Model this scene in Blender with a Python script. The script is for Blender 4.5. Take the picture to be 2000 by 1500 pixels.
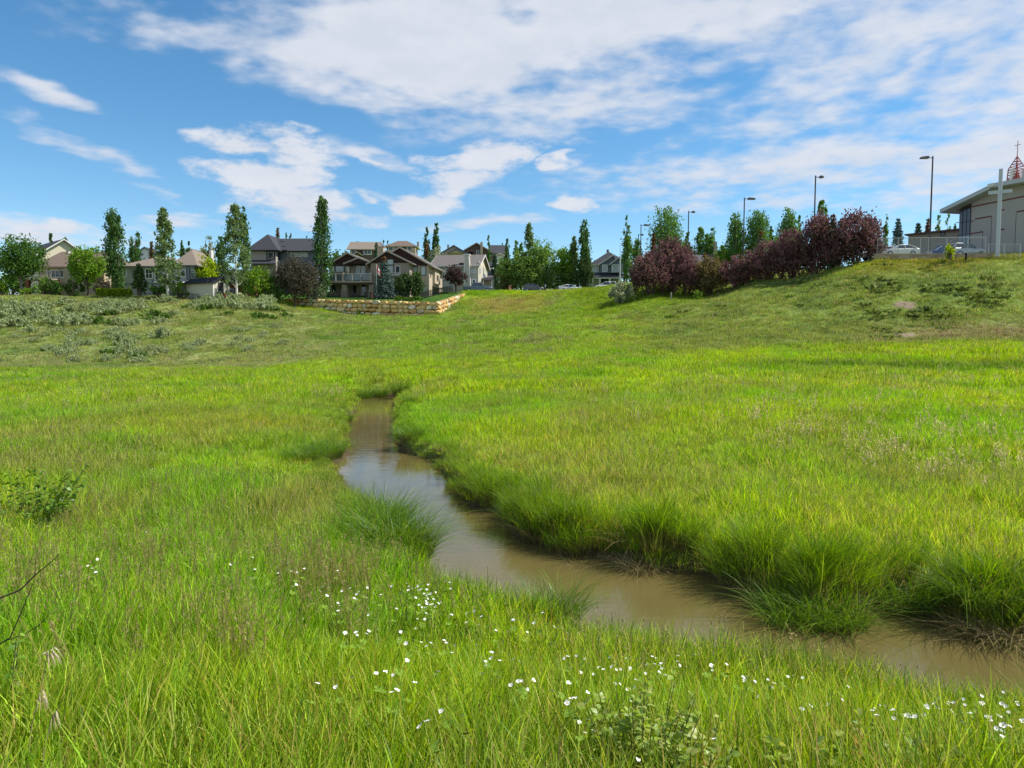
import bpy, math, random
import numpy as np
from mathutils import Vector, Matrix, Euler

# ------------------------------------------------------------------ reset
for o in list(bpy.data.objects):
    bpy.data.objects.remove(o, do_unlink=True)
scene = bpy.context.scene
COL = scene.collection
R = math.radians
rng = np.random.default_rng(7)
random.seed(7)

# ------------------------------------------------------------------ camera
FPX = 1428.0                      # focal length in pixels of the 2000 px wide picture
PITCH = R(3.8)
CAMZ = 4.0                        # metres above the water
cam_d = bpy.data.cameras.new('camera')
cam = bpy.data.objects.new('camera', cam_d)
COL.objects.link(cam)
cam.location = (0, 0, CAMZ)
cam.rotation_euler = (math.pi / 2 - PITCH, 0, 0)
cam_d.sensor_width = 36.0
cam_d.lens = 36.0 * FPX / 2000.0
cam_d.clip_start = 0.1
cam_d.clip_end = 5000
scene.camera = cam

# ------------------------------------------------------------------ light
SUN_AZ = R(83)                    # from straight ahead, towards the right
SUN_EL = R(50)
sun_d = bpy.data.lights.new('sun', 'SUN')
sun_d.energy = 4.6
sun_d.angle = R(0.53)
sun_d.color = (1.0, 0.955, 0.87)
sun = bpy.data.objects.new('sun', sun_d)
COL.objects.link(sun)
sdir = Vector((math.sin(SUN_AZ) * math.cos(SUN_EL), math.cos(SUN_AZ) * math.cos(SUN_EL), math.sin(SUN_EL)))
sun.rotation_euler = sdir.to_track_quat('Z', 'Y').to_euler()
sun.location = sdir * 300

scene.view_settings.view_transform = 'Standard'
scene.view_settings.look = 'None'
scene.view_settings.gamma = 1.0
scene.view_settings.exposure = 0.53
try:
    scene.view_settings.use_curve_mapping = False
except Exception:
    pass
scene.render.resolution_x = 1024
scene.render.resolution_y = 768
scene.render.engine = 'CYCLES'
scene.cycles.max_bounces = 6
scene.cycles.diffuse_bounces = 3
scene.cycles.glossy_bounces = 3
scene.cycles.transmission_bounces = 4
scene.cycles.transparent_max_bounces = 8


def pix_dir(u, v):
    """direction of a photo pixel, scaled so that dy = 1"""
    dx = (u - 1000.0) / FPX
    q = (750.0 - v) / FPX
    dy = math.cos(PITCH) + q * math.sin(PITCH)
    dz = -math.sin(PITCH) + q * math.cos(PITCH)
    return dx / dy, dz / dy


def W(u, v, Y):
    a, b = pix_dir(u, v)
    return Vector((a * Y, Y, CAMZ + b * Y))


def Wz(u, v, z):
    a, b = pix_dir(u, v)
    Y = (z - CAMZ) / b
    return Vector((a * Y, Y, z))


# ------------------------------------------------------------------ world: daylight sky with clouds
world = bpy.data.worlds.new('World')
scene.world = world
world.use_nodes = True
world.cycles.sampling_method = 'MANUAL'
world.cycles.sample_map_resolution = 512
nt = world.node_tree
nt.nodes.clear()


def N(tree, kind, **kw):
    n = tree.nodes.new(kind)
    for k, val in kw.items():
        if k.startswith('i_'):
            key = k[2:]
            n.inputs[int(key) if key.isdigit() else key.replace('_', ' ')].default_value = val
        else:
            setattr(n, k, val)
    return n


def math_n(tree, op, a, b=None, c=None, clamp=False):
    n = tree.nodes.new('ShaderNodeMath')
    n.operation = op
    n.use_clamp = clamp
    for i, s in enumerate((a, b, c)):
        if s is None:
            continue
        if isinstance(s, (int, float)):
            n.inputs[i].default_value = s
        else:
            tree.links.new(s, n.inputs[i])
    return n.outputs[0]


def build_sky():
    L = nt.links.new
    out = N(nt, 'ShaderNodeOutputWorld')
    bg = N(nt, 'ShaderNodeBackground')
    bg.inputs['Strength'].default_value = 0.115
    sky = N(nt, 'ShaderNodeTexSky', sky_type='NISHITA', sun_disc=False)
    sky.sun_elevation = SUN_EL
    sky.sun_rotation = SUN_AZ
    sky.altitude = 1000
    sky.air_density = 1.0
    sky.dust_density = 0.0
    sky.ozone_density = 2.2
    hsv = N(nt, 'ShaderNodeHueSaturation')
    hsv.inputs['Hue'].default_value = 0.492
    hsv.inputs['Saturation'].default_value = 1.24
    hsv.inputs['Value'].default_value = 0.95
    L(sky.outputs[0], hsv.inputs['Color'])
    tc = N(nt, 'ShaderNodeTexCoord')
    sep = N(nt, 'ShaderNodeSeparateXYZ')
    L(tc.outputs['Generated'], sep.inputs[0])
    x, y, z = sep.outputs
    az = math_n(nt, 'ARCTAN2', x, y)
    el = math_n(nt, 'ARCSINE', z)
    # cloud-deck coordinates: a high flat layer seen in perspective
    zz = math_n(nt, 'ADD', math_n(nt, 'MAXIMUM', z, 0.0), 0.09)
    px = math_n(nt, 'DIVIDE', x, zz)
    py = math_n(nt, 'DIVIDE', y, zz)
    pv = N(nt, 'ShaderNodeCombineXYZ')
    L(px, pv.inputs[0]); L(py, pv.inputs[1])

    def noise(scale, detail, rough, dist=0.0, vec=None, off=0.0, sx=1.0, sy=1.0):
        mp = N(nt, 'ShaderNodeMapping')
        mp.inputs['Location'].default_value = (off, off * 0.7, off * 1.3)
        mp.inputs['Scale'].default_value = (sx, sy, 1)
        L(vec or pv.outputs[0], mp.inputs[0])
        n = N(nt, 'ShaderNodeTexNoise', noise_dimensions='2D')
        n.inputs['Scale'].default_value = scale
        n.inputs['Detail'].default_value = detail
        n.inputs['Roughness'].default_value = rough
        n.inputs['Distortion'].default_value = dist
        L(mp.outputs[0], n.inputs['Vector'])
        return n
    ae = N(nt, 'ShaderNodeCombineXYZ')
    L(az, ae.inputs[0]); L(el, ae.inputs[1])
    # ragged edges: push the cloud coordinates about with noise
    w1 = noise(6.0, 3, 0.6, 0.0, ae.outputs[0], 3.1, 0.8, 2.4)
    wsub = N(nt, 'ShaderNodeVectorMath', operation='SUBTRACT')
    L(w1.outputs['Color'], wsub.inputs[0]); wsub.inputs[1].default_value = (0.5, 0.5, 0.5)
    wmul = N(nt, 'ShaderNodeVectorMath', operation='MULTIPLY')
    L(wsub.outputs[0], wmul.inputs[0]); wmul.inputs[1].default_value = (0.17, 0.055, 0)
    wadd = N(nt, 'ShaderNodeVectorMath', operation='ADD')
    L(ae.outputs[0], wadd.inputs[0]); L(wmul.outputs[0], wadd.inputs[1])
    AE = wadd.outputs[0]

    def angle(u, v):
        a, b = pix_dir(u, v)
        return math.atan2(a, 1), math.atan2(b, math.hypot(a, 1))

    def blob(u, v, ru, rv, rot, w):
        a0, e0 = angle(u, v)
        mp = N(nt, 'ShaderNodeMapping', vector_type='TEXTURE')
        mp.inputs['Location'].default_value = (a0, e0, 0)
        mp.inputs['Rotation'].default_value = (0, 0, R(rot))
        mp.inputs['Scale'].default_value = (ru / FPX, rv / FPX, 1)
        L(AE, mp.inputs[0])
        ln = N(nt, 'ShaderNodeVectorMath', operation='LENGTH')
        L(mp.outputs[0], ln.inputs[0])
        s = math_n(nt, 'SUBTRACT', 1.0, ln.outputs['Value'], clamp=True)
        return math_n(nt, 'MULTIPLY', s, w)

    soft = [  # large high deck and streaks
        (800, 88, 480, 125, 2, 2.0), (1250, 30, 800, 170, 2, 1.55), (1150, 205, 480, 95, 3, 0.95),
        (1700, 120, 520, 150, 12, 0.95), (1560, 330, 620, 85, 0, 1.05), (1760, 150, 430, 38, 18, 1.0),
        (1900, 300, 480, 75, 2, 1.1), (1950, 185, 280, 34, 14, 0.9), (2350, 120, 700, 260, 4, 1.2),
        (95, 182, 135, 26, -8, 1.35), (200, 320, 165, 34, -33, 0.7), (345, 422, 130, 26, 2, 0.95),
        (80, 460, 240, 34, 0, 1.05), (985, 437, 190, 20, 5, 0.9), (720, 300, 120, 24, -10, 0.6),
        (450, 55, 330, 70, 8, 0.8), (1000, -350, 1500, 260, 4, 0.9)]
    puff = [  # small heaped clouds
        (540, 285, 135, 50, -4, 1.25), (520, 345, 150, 42, 2, 1.25), (560, 395, 145, 52, -3, 1.25),
        (640, 415, 130, 40, -5, 0.9), (810, 392, 135, 32, -3, 1.25), (735, 388, 45, 30, 0, 1.15),
        (900, 348, 145, 36, 5, 1.15), (960, 302, 195, 34, 7, 1.15), (1130, 400, 65, 18, -3, 1.15),
        (1088, 330, 48, 18, 6, 0.95), (745, 315, 45, 14, -8, 0.9), (145, 446, 60, 24, 0, 1.1)]

    def total(lst):
        acc = None
        for b in lst:
            s = blob(*b)
            acc = s if acc is None else math_n(nt, 'MAXIMUM', acc, s)
        return acc
    Ms, Mp = total(soft), total(puff)
    n_big = noise(1.15, 4, 0.6, 0.0, None, 0.0).outputs['Fac']
    n_alto = noise(6.5, 2, 0.55, 0.0, None, 5.0).outputs['Fac']
    n_fine = noise(17, 4, 0.62, 0.0, ae.outputs[0], 1.0, 0.7, 2.0).outputs['Fac']
    n_puff = noise(15, 5, 0.6, 0.0, ae.outputs[0], 7.7, 0.8, 1.9).outputs['Fac']
    # everywhere else the same kind of broken high cloud goes on
    beh = N(nt, 'ShaderNodeMapRange'); beh.inputs[1].default_value = 0.75; beh.inputs[2].default_value = 1.35
    beh.inputs[3].default_value = 0.0; beh.inputs[4].default_value = 0.55
    L(math_n(nt, 'ABSOLUTE', az), beh.inputs[0])
    Ms = math_n(nt, 'MAXIMUM', Ms, beh.outputs[0])
    d1 = math_n(nt, 'ADD', Ms, math_n(nt, 'MULTIPLY', math_n(nt, 'SUBTRACT', n_big, 0.5), 1.5))
    d1 = math_n(nt, 'ADD', d1, math_n(nt, 'MULTIPLY', math_n(nt, 'SUBTRACT', n_fine, 0.5), 1.1))
    d1 = math_n(nt, 'ADD', d1, math_n(nt, 'MULTIPLY', math_n(nt, 'SUBTRACT', n_alto, 0.5), 1.0))
    r1 = N(nt, 'ShaderNodeMapRange', interpolation_type='SMOOTHSTEP')
    r1.inputs[1].default_value = 0.02; r1.inputs[2].default_value = 1.12
    r1.inputs[3].default_value = 0.0; r1.inputs[4].default_value = 0.93
    L(d1, r1.inputs[0])
    gate = N(nt, 'ShaderNodeMapRange'); gate.inputs[1].default_value = 0.0; gate.inputs[2].default_value = 0.22
    L(Ms, gate.inputs[0])
    c1 = math_n(nt, 'MULTIPLY', r1.outputs[0], gate.outputs[0])
    d2 = math_n(nt, 'ADD', Mp, math_n(nt, 'MULTIPLY', math_n(nt, 'SUBTRACT', n_puff, 0.5), 2.4))
    r2 = N(nt, 'ShaderNodeMapRange', interpolation_type='SMOOTHSTEP')
    r2.inputs[1].default_value = 0.12; r2.inputs[2].default_value = 0.86
    r2.inputs[4].default_value = 0.95
    L(d2, r2.inputs[0])
    gate2 = N(nt, 'ShaderNodeMapRange'); gate2.inputs[1].default_value = 0.0; gate2.inputs[2].default_value = 0.15
    L(Mp, gate2.inputs[0])
    c2 = math_n(nt, 'MULTIPLY', r2.outputs[0], gate2.outputs[0])
    cover = math_n(nt, 'MAXIMUM', c1, c2)
    # thicker cloud is a little greyer
    shade = N(nt, 'ShaderNodeMapRange'); shade.inputs[1].default_value = 0.35; shade.inputs[2].default_value = 0.75
    shade.inputs[3].default_value = 1.0; shade.inputs[4].default_value = 0.0
    L(n_puff, shade.inputs[0])
    ccol = N(nt, 'ShaderNodeMix', data_type='RGBA')
    ccol.inputs[6].default_value = (4.75, 4.9, 5.3, 1)
    ccol.inputs[7].default_value = (4.25, 4.5, 5.0, 1)
    L(shade.outputs[0], ccol.inputs[0])
    # thin air-light near the horizon is already in the sky model
    mix = N(nt, 'ShaderNodeMix', data_type='RGBA')
    L(cover, mix.inputs[0]); L(hsv.outputs[0], mix.inputs[6]); L(ccol.outputs[2], mix.inputs[7])
    L(mix.outputs[2], bg.inputs['Color'])
    L(bg.outputs[0], out.inputs['Surface'])


build_sky()

# ------------------------------------------------------------------ helpers


def vnoise(x, y, scale, seed=0, octaves=3):
    """smooth value noise, about 0..1"""
    x = np.asarray(x, float); y = np.asarray(y, float)
    tot = np.zeros(np.broadcast(x, y).shape); amp = 1.0; norm = 0.0
    for o in range(octaves):
        r = np.random.default_rng(seed * 101 + o)
        lat = r.random((128, 128))
        fx = x / scale + 37.7 * (o + 1) + 500; fy = y / scale + 11.3 * (o + 1) + 500
        ix = np.floor(fx).astype(int); iy = np.floor(fy).astype(int)
        tx = fx - ix; ty = fy - iy
        tx = tx * tx * (3 - 2 * tx); ty = ty * ty * (3 - 2 * ty)
        a = lat[ix % 128, iy % 128]; b = lat[(ix + 1) % 128, iy % 128]
        c = lat[ix % 128, (iy + 1) % 128]; d = lat[(ix + 1) % 128, (iy + 1) % 128]
        tot += amp * ((a * (1 - tx) + b * tx) * (1 - ty) + (c * (1 - tx) + d * tx) * ty)
        norm += amp; amp *= 0.5; scale *= 0.5
    return tot / norm


def sstep(a, b, x):
    t = np.clip((np.asarray(x, float) - a) / (b - a), 0, 1)
    return t * t * (3 - 2 * t)


def mesh_np(name, V, F, vc=None, smooth=False, mats=None, fm=None):
    """mesh from arrays; F is (m,3), (m,4) or a list of tuples"""
    me = bpy.data.meshes.new(name)
    if isinstance(F, np.ndarray):
        m, k = F.shape
        me.vertices.add(len(V)); me.vertices.foreach_set('co', np.asarray(V, np.float32).ravel())
        me.loops.add(m * k); me.loops.foreach_set('vertex_index', F.astype(np.int32).ravel())
        me.polygons.add(m)
        me.polygons.foreach_set('loop_start', np.arange(0, m * k, k, dtype=np.int32))
        try:
            me.polygons.foreach_set('loop_total', np.full(m, k, np.int32))
        except Exception:
            pass
    else:
        me.from_pydata([tuple(p) for p in V], [], [tuple(f) for f in F])
    if vc is not None:
        at = me.attributes.new('vc', 'FLOAT_COLOR', 'POINT')
        vc = np.asarray(vc); rgba = np.ones((len(V), 4), np.float32); rgba[:, :vc.shape[1]] = vc
        at.data.foreach_set('color', rgba.ravel())
    for mt in (mats or []):
        me.materials.append(mt)
    if fm is not None:
        me.polygons.foreach_set('material_index', np.asarray(fm, np.int32))
    if smooth:
        me.polygons.foreach_set('use_smooth', np.ones(len(me.polygons), bool))
    me.update(calc_edges=True)
    me.validate()
    return me


def link(name, data, parent=None, loc=None, rot=None, scale=None):
    o = bpy.data.objects.new(name, data)
    COL.objects.link(o)
    if parent is not None:
        o.parent = parent
    if loc is not None:
        o.location = loc
    if rot is not None:
        o.rotation_euler = rot
    if scale is not None:
        o.scale = scale
    return o


def tag(o, label=None, cat=None, group=None, kind=None):
    if label: o['label'] = label
    if cat: o['category'] = cat
    if group: o['group'] = group
    if kind: o['kind'] = kind
    return o


# ---- materials
MATS = {}


def mat(name, col, rough=0.8, var=0.18, scale=6.0, bump=0.0, metal=0.0, spec=0.35, detail=4, stretch=None):
    """procedural surface: base colour broken up by noise, optional fine relief"""
    if name in MATS:
        return MATS[name]
    m = bpy.data.materials.new(name); m.use_nodes = True
    t = m.node_tree; bs = t.nodes['Principled BSDF']
    bs.inputs['Roughness'].default_value = rough
    bs.inputs['Metallic'].default_value = metal
    bs.inputs['Specular IOR Level'].default_value = spec
    tc = t.nodes.new('ShaderNodeTexCoord')
    src = tc.outputs['Object']
    if stretch:
        mp = t.nodes.new('ShaderNodeMapping'); mp.inputs['Scale'].default_value = stretch
        t.links.new(src, mp.inputs[0]); src = mp.outputs[0]
    nz = t.nodes.new('ShaderNodeTexNoise')
    nz.inputs['Scale'].default_value = scale; nz.inputs['Detail'].default_value = detail
    t.links.new(src, nz.inputs['Vector'])
    mx = t.nodes.new('ShaderNodeMix'); mx.data_type = 'RGBA'
    mx.inputs[6].default_value = (*[c * (1 - var) for c in col], 1)
    mx.inputs[7].default_value = (*[min(1, c * (1 + var)) for c in col], 1)
    t.links.new(nz.outputs['Fac'], mx.inputs[0])
    t.links.new(mx.outputs[2], bs.inputs['Base Color'])
    if bump:
        b = t.nodes.new('ShaderNodeBump'); b.inputs['Strength'].default_value = bump
        b.inputs['Distance'].default_value = 0.02
        t.links.new(nz.outputs['Fac'], b.inputs['Height'])
        t.links.new(b.outputs[0], bs.inputs['Normal'])
    MATS[name] = m
    return m


def glass_mat(name, col=(0.03, 0.04, 0.05), rough=0.06):
    if name in MATS:
        return MATS[name]
    m = mat(name, col, rough, 0.25, 1.2, 0.0, 0.0, 0.8)
    return m


def leaf_mat(name, transl=0.42, inst=False, gloss=0.0):
    """plant tissue: colour from the mesh, partly see-through to light"""
    if name in MATS:
        return MATS[name]
    m = bpy.data.materials.new(name); m.use_nodes = True
    t = m.node_tree; t.nodes.clear(); L = t.links.new
    out = t.nodes.new('ShaderNodeOutputMaterial')
    at = t.nodes.new('ShaderNodeAttribute'); at.attribute_name = 'vc'
    col = at.outputs['Color']
    if inst:
        a2 = t.nodes.new('ShaderNodeAttribute'); a2.attribute_type = 'INSTANCER'; a2.attribute_name = 'tint'
        mu = t.nodes.new('ShaderNodeMix'); mu.data_type = 'RGBA'; mu.blend_type = 'MULTIPLY'
        L(at.outputs['Alpha'], mu.inputs[0])
        L(col, mu.inputs[6]); L(a2.outputs['Color'], mu.inputs[7])
        col = mu.outputs[2]
    d = t.nodes.new('ShaderNodeBsdfDiffuse'); L(col, d.inputs[0])
    tr = t.nodes.new('ShaderNodeBsdfTranslucent')
    hs = t.nodes.new('ShaderNodeHueSaturation'); hs.inputs['Hue'].default_value = 0.488
    hs.inputs['Saturation'].default_value = 1.1; hs.inputs['Value'].default_value = 1.15
    L(col, hs.inputs['Color']); L(hs.outputs[0], tr.inputs[0])
    mx = t.nodes.new('ShaderNodeMixShader'); mx.inputs[0].default_value = transl
    L(d.outputs[0], mx.inputs[1]); L(tr.outputs[0], mx.inputs[2])
    res = mx.outputs[0]
    if gloss:
        g = t.nodes.new('ShaderNodeBsdfGlossy'); g.inputs['Roughness'].default_value = 0.42
        g.inputs['Color'].default_value = (1, 1, 1, 1)
        m2 = t.nodes.new('ShaderNodeMixShader'); m2.inputs[0].default_value = gloss
        L(res, m2.inputs[1]); L(g.outputs[0], m2.inputs[2]); res = m2.outputs[0]
    L(res, out.inputs['Surface'])
    MATS[name] = m
    return m
# ------------------------------------------------------------------ terrain
PROF = {  # column x/y : heights along y
    -1.2: [(0, 2.4), (4, 1.9), (8, 1.6), (15, 1.2), (30, .9), (45, .9), (72, 1.0), (90, 4.3), (106, 8.2), (112, 10.2), (140, 10.6), (185, 12.5), (220, 13.5), (400, 18)],
    -.7: [(0, 2.4), (4, 1.75), (8, 1.2), (15, .85), (30, .7), (45, .75), (60, .8), (72, 1.0), (92, 4.3), (106, 8.1), (112, 10.1), (120, 10.3), (140, 10.6), (185, 12.5), (220, 13.5), (400, 18)],
    -.35: [(0, 2.4), (4, 1.6), (8, .95), (15, .6), (30, .55), (45, .75), (62, .85), (70, 1.1), (92, 4.3), (108, 8.0), (118, 10.1), (125, 10.7), (140, 11.3), (160, 12.6), (185, 14), (220, 15), (400, 19)],
    -.28: [(0, 2.4), (4, 1.55), (8, .82), (15, .55), (30, .52), (45, .77), (55, .9), (64, 1.2), (78, 2.7), (92, 4.2), (108, 6.6), (121.5, 8.5), (126, 10.2), (140, 11.4), (160, 13.2), (185, 14.8), (220, 15.8), (400, 19.5)],
    -.2: [(0, 2.4), (4, 1.5), (8, .7), (12, .5), (20, .45), (30, .5), (45, .8), (50, 1.05), (58, 1.4), (78, 2.64), (100, 4.9), (112, 6.4), (119.5, 7.3), (124, 9.4), (140, 11.6), (160, 13.8), (185, 15.5), (220, 16.5), (400, 20)],
    -.1: [(0, 2.4), (4, 1.47), (8, .55), (12, .45), (20, .45), (30, .55), (45, .9), (50, 1.1), (60, 1.6), (78, 2.8), (100, 5.2), (114, 6.9), (124, 8.8), (140, 12.0), (160, 13.4), (185, 15.5), (220, 16.5), (400, 20)],
    0: [(0, 2.4), (4, 1.45), (8, .5), (14, .45), (20, .55), (30, .7), (45, 1.15), (65, 1.96), (90, 4.3), (112, 7.2), (130, 10), (143, 12.5), (150, 12.6), (165, 13), (185, 14.5), (220, 16), (400, 20)],
    .1: [(0, 2.4), (4, 1.4), (7, .6), (9, .45), (16, .5), (25, .7), (45, 1.3), (64, 2.44), (84, 4.3), (108, 7.4), (125, 10.2), (138, 12.5), (150, 12.5), (180, 13.6), (220, 15), (400, 19)],
    .2: [(0, 2.4), (4, 1.35), (7, .5), (9, .4), (16, .55), (25, .8), (45, 1.45), (62, 2.5), (78, 4.28), (98, 7.1), (108, 9.0), (114, 10.4), (122, 13), (128, 14.4), (160, 14.6), (220, 16), (400, 22)],
    .27: [(0, 2.4), (4, 1.33), (7, .45), (9, .38), (14, .5), (22, .75), (35, 1.2), (45, 1.55), (62, 2.55), (77, 4.5), (92, 7.4), (102, 8.9), (110, 9.9), (116, 12), (122, 14.2), (160, 14.6), (220, 15.5), (400, 21)],
    .35: [(0, 2.4), (4, 1.3), (7, .4), (9, .35), (12, .5), (20, .7), (35, 1.25), (45, 1.65), (60, 2.6), (76, 4.9), (88, 7.9), (98, 10.7), (105, 12.1), (110, 13.8), (114, 14.3), (160, 14.6), (220, 15), (400, 20)],
    .5: [(0, 2.4), (4, 1.3), (6.5, .45), (8.5, .35), (11, .5), (18, .7), (35, 1.2), (45, 1.7), (59, 2.6), (72, 4.77), (80, 8.25), (87, 11.8), (91, 13.2), (96, 14.2), (160, 14.6), (220, 15), (400, 20)],
    .7: [(0, 2.4), (4, 1.3), (6.5, .5), (8, .35), (10, .5), (16, .7), (35, 1.2), (45, 1.75), (57, 2.6), (70, 4.75), (77, 8.1), (83, 12), (87.5, 13.7), (92, 14.2), (160, 14.6), (220, 15), (400, 20)],
    1.2: [(0, 2.4), (4, 1.3), (6.5, .6), (8, .45), (10, .6), (16, .8), (35, 1.4), (45, 2.0), (57, 3.2), (70, 5.5), (77, 9), (83, 12.6), (87.5, 13.9), (92, 14.2), (160, 14.6), (220, 15), (400, 20)],
}
PK = sorted(PROF)


def pchip(xs, ys, xq):
    xs = np.asarray(xs, float); ys = np.asarray(ys, float)
    h = np.diff(xs); dl = np.diff(ys) / h
    m = np.zeros_like(xs)
    for i in range(1, len(xs) - 1):
        if dl[i - 1] * dl[i] > 0:
            w1 = 2 * h[i] + h[i - 1]; w2 = h[i] + 2 * h[i - 1]
            m[i] = (w1 + w2) / (w1 / dl[i - 1] + w2 / dl[i])
    m[0] = dl[0]; m[-1] = dl[-1]
    xq = np.clip(xq, xs[0], xs[-1])
    k = np.clip(np.searchsorted(xs, xq) - 1, 0, len(xs) - 2)
    t = (xq - xs[k]) / h[k]
    return ((1 + 2 * t) * (1 - t) ** 2 * ys[k] + t * (1 - t) ** 2 * h[k] * m[k]
            + t * t * (3 - 2 * t) * ys[k + 1] + t * t * (t - 1) * h[k] * m[k + 1])


# ---- stream outline in the water plane
right_px = [(761, 775), (758, 810), (754, 854), (774, 882), (820, 896), (855, 907), (872, 937), (893, 966), (930, 995), (996, 1006), (1006, 1043),
            (1058, 1069), (1106, 1087), (1201, 1091), (1242, 1109), (1297, 1116), (1380, 1126), (1448, 1162), (1520, 1178), (1572, 1205),
            (1625, 1211), (1712, 1198), (1734, 1182), (1800, 1188), (1840, 1209), (1880, 1226), (1980, 1246), (2180, 1262), (2500, 1262)]
leftA_px = [(706, 775), (699, 800), (679, 830), (684, 883), (651, 913), (666, 937)]                 # water line itself visible
leftB_px = [(681, 955), (728, 985), (788, 1012), (832, 1058), (836, 1108), (880, 1130), (950, 1150), (1030, 1166), (1098, 1160), (1112, 1190),
            (1116, 1226), (1180, 1236), (1240, 1232), (1300, 1250), (1352, 1262), (1424, 1252), (1520, 1262), (1600, 1278), (1680, 1296),
            (1740, 1312), (1792, 1334), (1840, 1350), (1930, 1346), (2050, 1340), (2300, 1345)]     # hidden behind the grass tops
RB = [Wz(u + (18 if v < 870 else 8 if v < 900 else 0), v, 0.0) for u, v in right_px]
LB = [Wz(u - 3, v, 0.0) for u, v in leftA_px] + [Wz(u, v, 0.45 if u < 850 else 0.5) for u, v in leftB_px]
STREAM = np.array([(p.x, p.y) for p in LB] + [(p.x, p.y) for p in reversed(RB)])


def stream_sd(x, y):
    """signed distance to the stream edge, negative in the water"""
    x = np.asarray(x, float).ravel(); y = np.asarray(y, float).ravel()
    d2 = np.full(x.shape, 1e12); ins = np.zeros(x.shape, bool)
    P = STREAM; n = len(P)
    for i in range(n):
        ax, ay = P[i]; bx, by = P[(i + 1) % n]
        ex, ey = bx - ax, by - ay
        t = np.clip(((x - ax) * ex + (y - ay) * ey) / (ex * ex + ey * ey + 1e-12), 0, 1)
        d2 = np.minimum(d2, (x - ax - t * ex) ** 2 + (y - ay - t * ey) ** 2)
        c = ((ay > y) != (by > y))
        xi = ax + (y - ay) / ((by - ay) if abs(by - ay) > 1e-12 else 1e-12) * ex
        ins ^= c & (x < xi)
    return np.where(ins, -1, 1) * np.sqrt(d2)


# ---- boulder wall line (top edge and foot)
WALL_TOP = [W(536, 583, 125.0), W(640, 585, 121.5), W(760, 588, 118.5), W(852, 590.5, 116.5), W(885, 580, 128.0), W(913, 571, 140.5)]


def in_poly(P, x, y):
    ins = np.zeros(np.shape(x), bool); n = len(P)
    for i in range(n):
        ax, ay = P[i]; bx, by = P[(i + 1) % n]
        c = ((ay > y) != (by > y))
        xi = ax + (y - ay) / ((by - ay) if abs(by - ay) > 1e-12 else 1e-12) * (bx - ax)
        ins ^= c & (x < xi)
    return ins


LAWN = [(p.x, p.y + .45) for p in WALL_TOP[:4]] + [(p.x - .45, p.y) for p in WALL_TOP[4:]] + [(-14, 152), (-44, 152), (-46, 127)]


def lawn_z(x, y):
    return np.interp(y, [116, 125, 131, 140, 152], [9.35, 10.35, 11.05, 12.2, 13.0])


def height(x, y):
    x = np.asarray(x, float); y = np.asarray(y, float); shp = x.shape
    x = x.ravel(); y = y.ravel()
    yy = np.maximum(y, 0.5)
    a = np.clip(x / yy, PK[0], PK[-1])
    cols = np.array([pchip(*zip(*PROF[k]), np.maximum(y, 0)) for k in PK])
    j = np.clip(np.searchsorted(PK, a) - 1, 0, len(PK) - 2)
    pk = np.array(PK)
    t = (a - pk[j]) / (pk[j + 1] - pk[j])
    t = t * t * (3 - 2 * t) * .5 + t * .5
    idx = np.arange(len(x))
    z = cols[j, idx] * (1 - t) + cols[j + 1, idx] * t
    z = np.where(y < 0, 2.4 - 0.02 * y, z)
    # gentle unevenness
    far = sstep(50, 80, y)
    z = z + (vnoise(x, y, 2.2, 3) - .5) * 0.22 * sstep(2, 6, y) * (1 - far) + (vnoise(x, y, 9, 4) - .5) * (0.25 + .5 * far) * sstep(4, 12, y) * (1 - sstep(100, 125, y) * .7)
    # stream bed and banks
    near = (y > 3) & (y < 56) & (x > -18) & (x < 40)
    sd = np.full(x.shape, 50.0)
    if near.any():
        sd[near] = stream_sd(x[near], y[near])
    wob = (vnoise(x, y, 0.9, 8, 2) - .5) * .25
    s2 = sd + wob
    bank = np.interp(s2, [-1.2, -.4, 0.0, .14, .4, 1.6, 4], [-.6, -.35, -.03, .26, .45, .55, .62])
    w = 1 - sstep(0.8, 3.2, sd)
    z = np.where(sd < 3.3, z * (1 - w) + np.minimum(bank, np.maximum(z, .05)) * w, z)
    z = np.where(sd < 0.02, np.minimum(z, bank), np.maximum(z, np.where(sd < 6, np.minimum(.12, sd * .4), .12)))
    # levelled lawn behind the boulder wall
    lw = (y > 110) & (y < 156) & (x < -6) & (x > -52)
    if lw.any():
        ins = np.zeros(x.shape, bool); ins[lw] = in_poly(LAWN, x[lw], y[lw])
        z = np.where(ins, lawn_z(x, y), z)
    return z.reshape(shp)


def hz(x, y):
    return float(height(np.array([x]), np.array([y]))[0])


def on_ground(u, v, up=0.0, y0=2.0, y1=170.0):
    """first point of the ground (plus up metres) along the ray of a photo pixel"""
    a, b = pix_dir(u, v)
    ys = np.geomspace(y0, y1, 900)
    d = (CAMZ + b * ys) - (height(a * ys, ys) + up)
    k = np.nonzero(d < 0)[0]
    Y = ys[k[0]] if len(k) else y1
    return Vector((a * Y, Y, hz(a * Y, Y)))


def soft_axis(lo, hi, step, grow, end_lo, end_hi):
    ax = list(np.arange(lo, hi + 1e-6, step))
    s = step; v = lo; left = []
    while v > end_lo:
        s = min(s * grow, 14); v -= s; left.append(v)
    s = step; v = hi; right = []
    while v < end_hi:
        s = min(s * grow, 14); v += s; right.append(v)
    return np.array(left[::-1] + ax + right)


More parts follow.
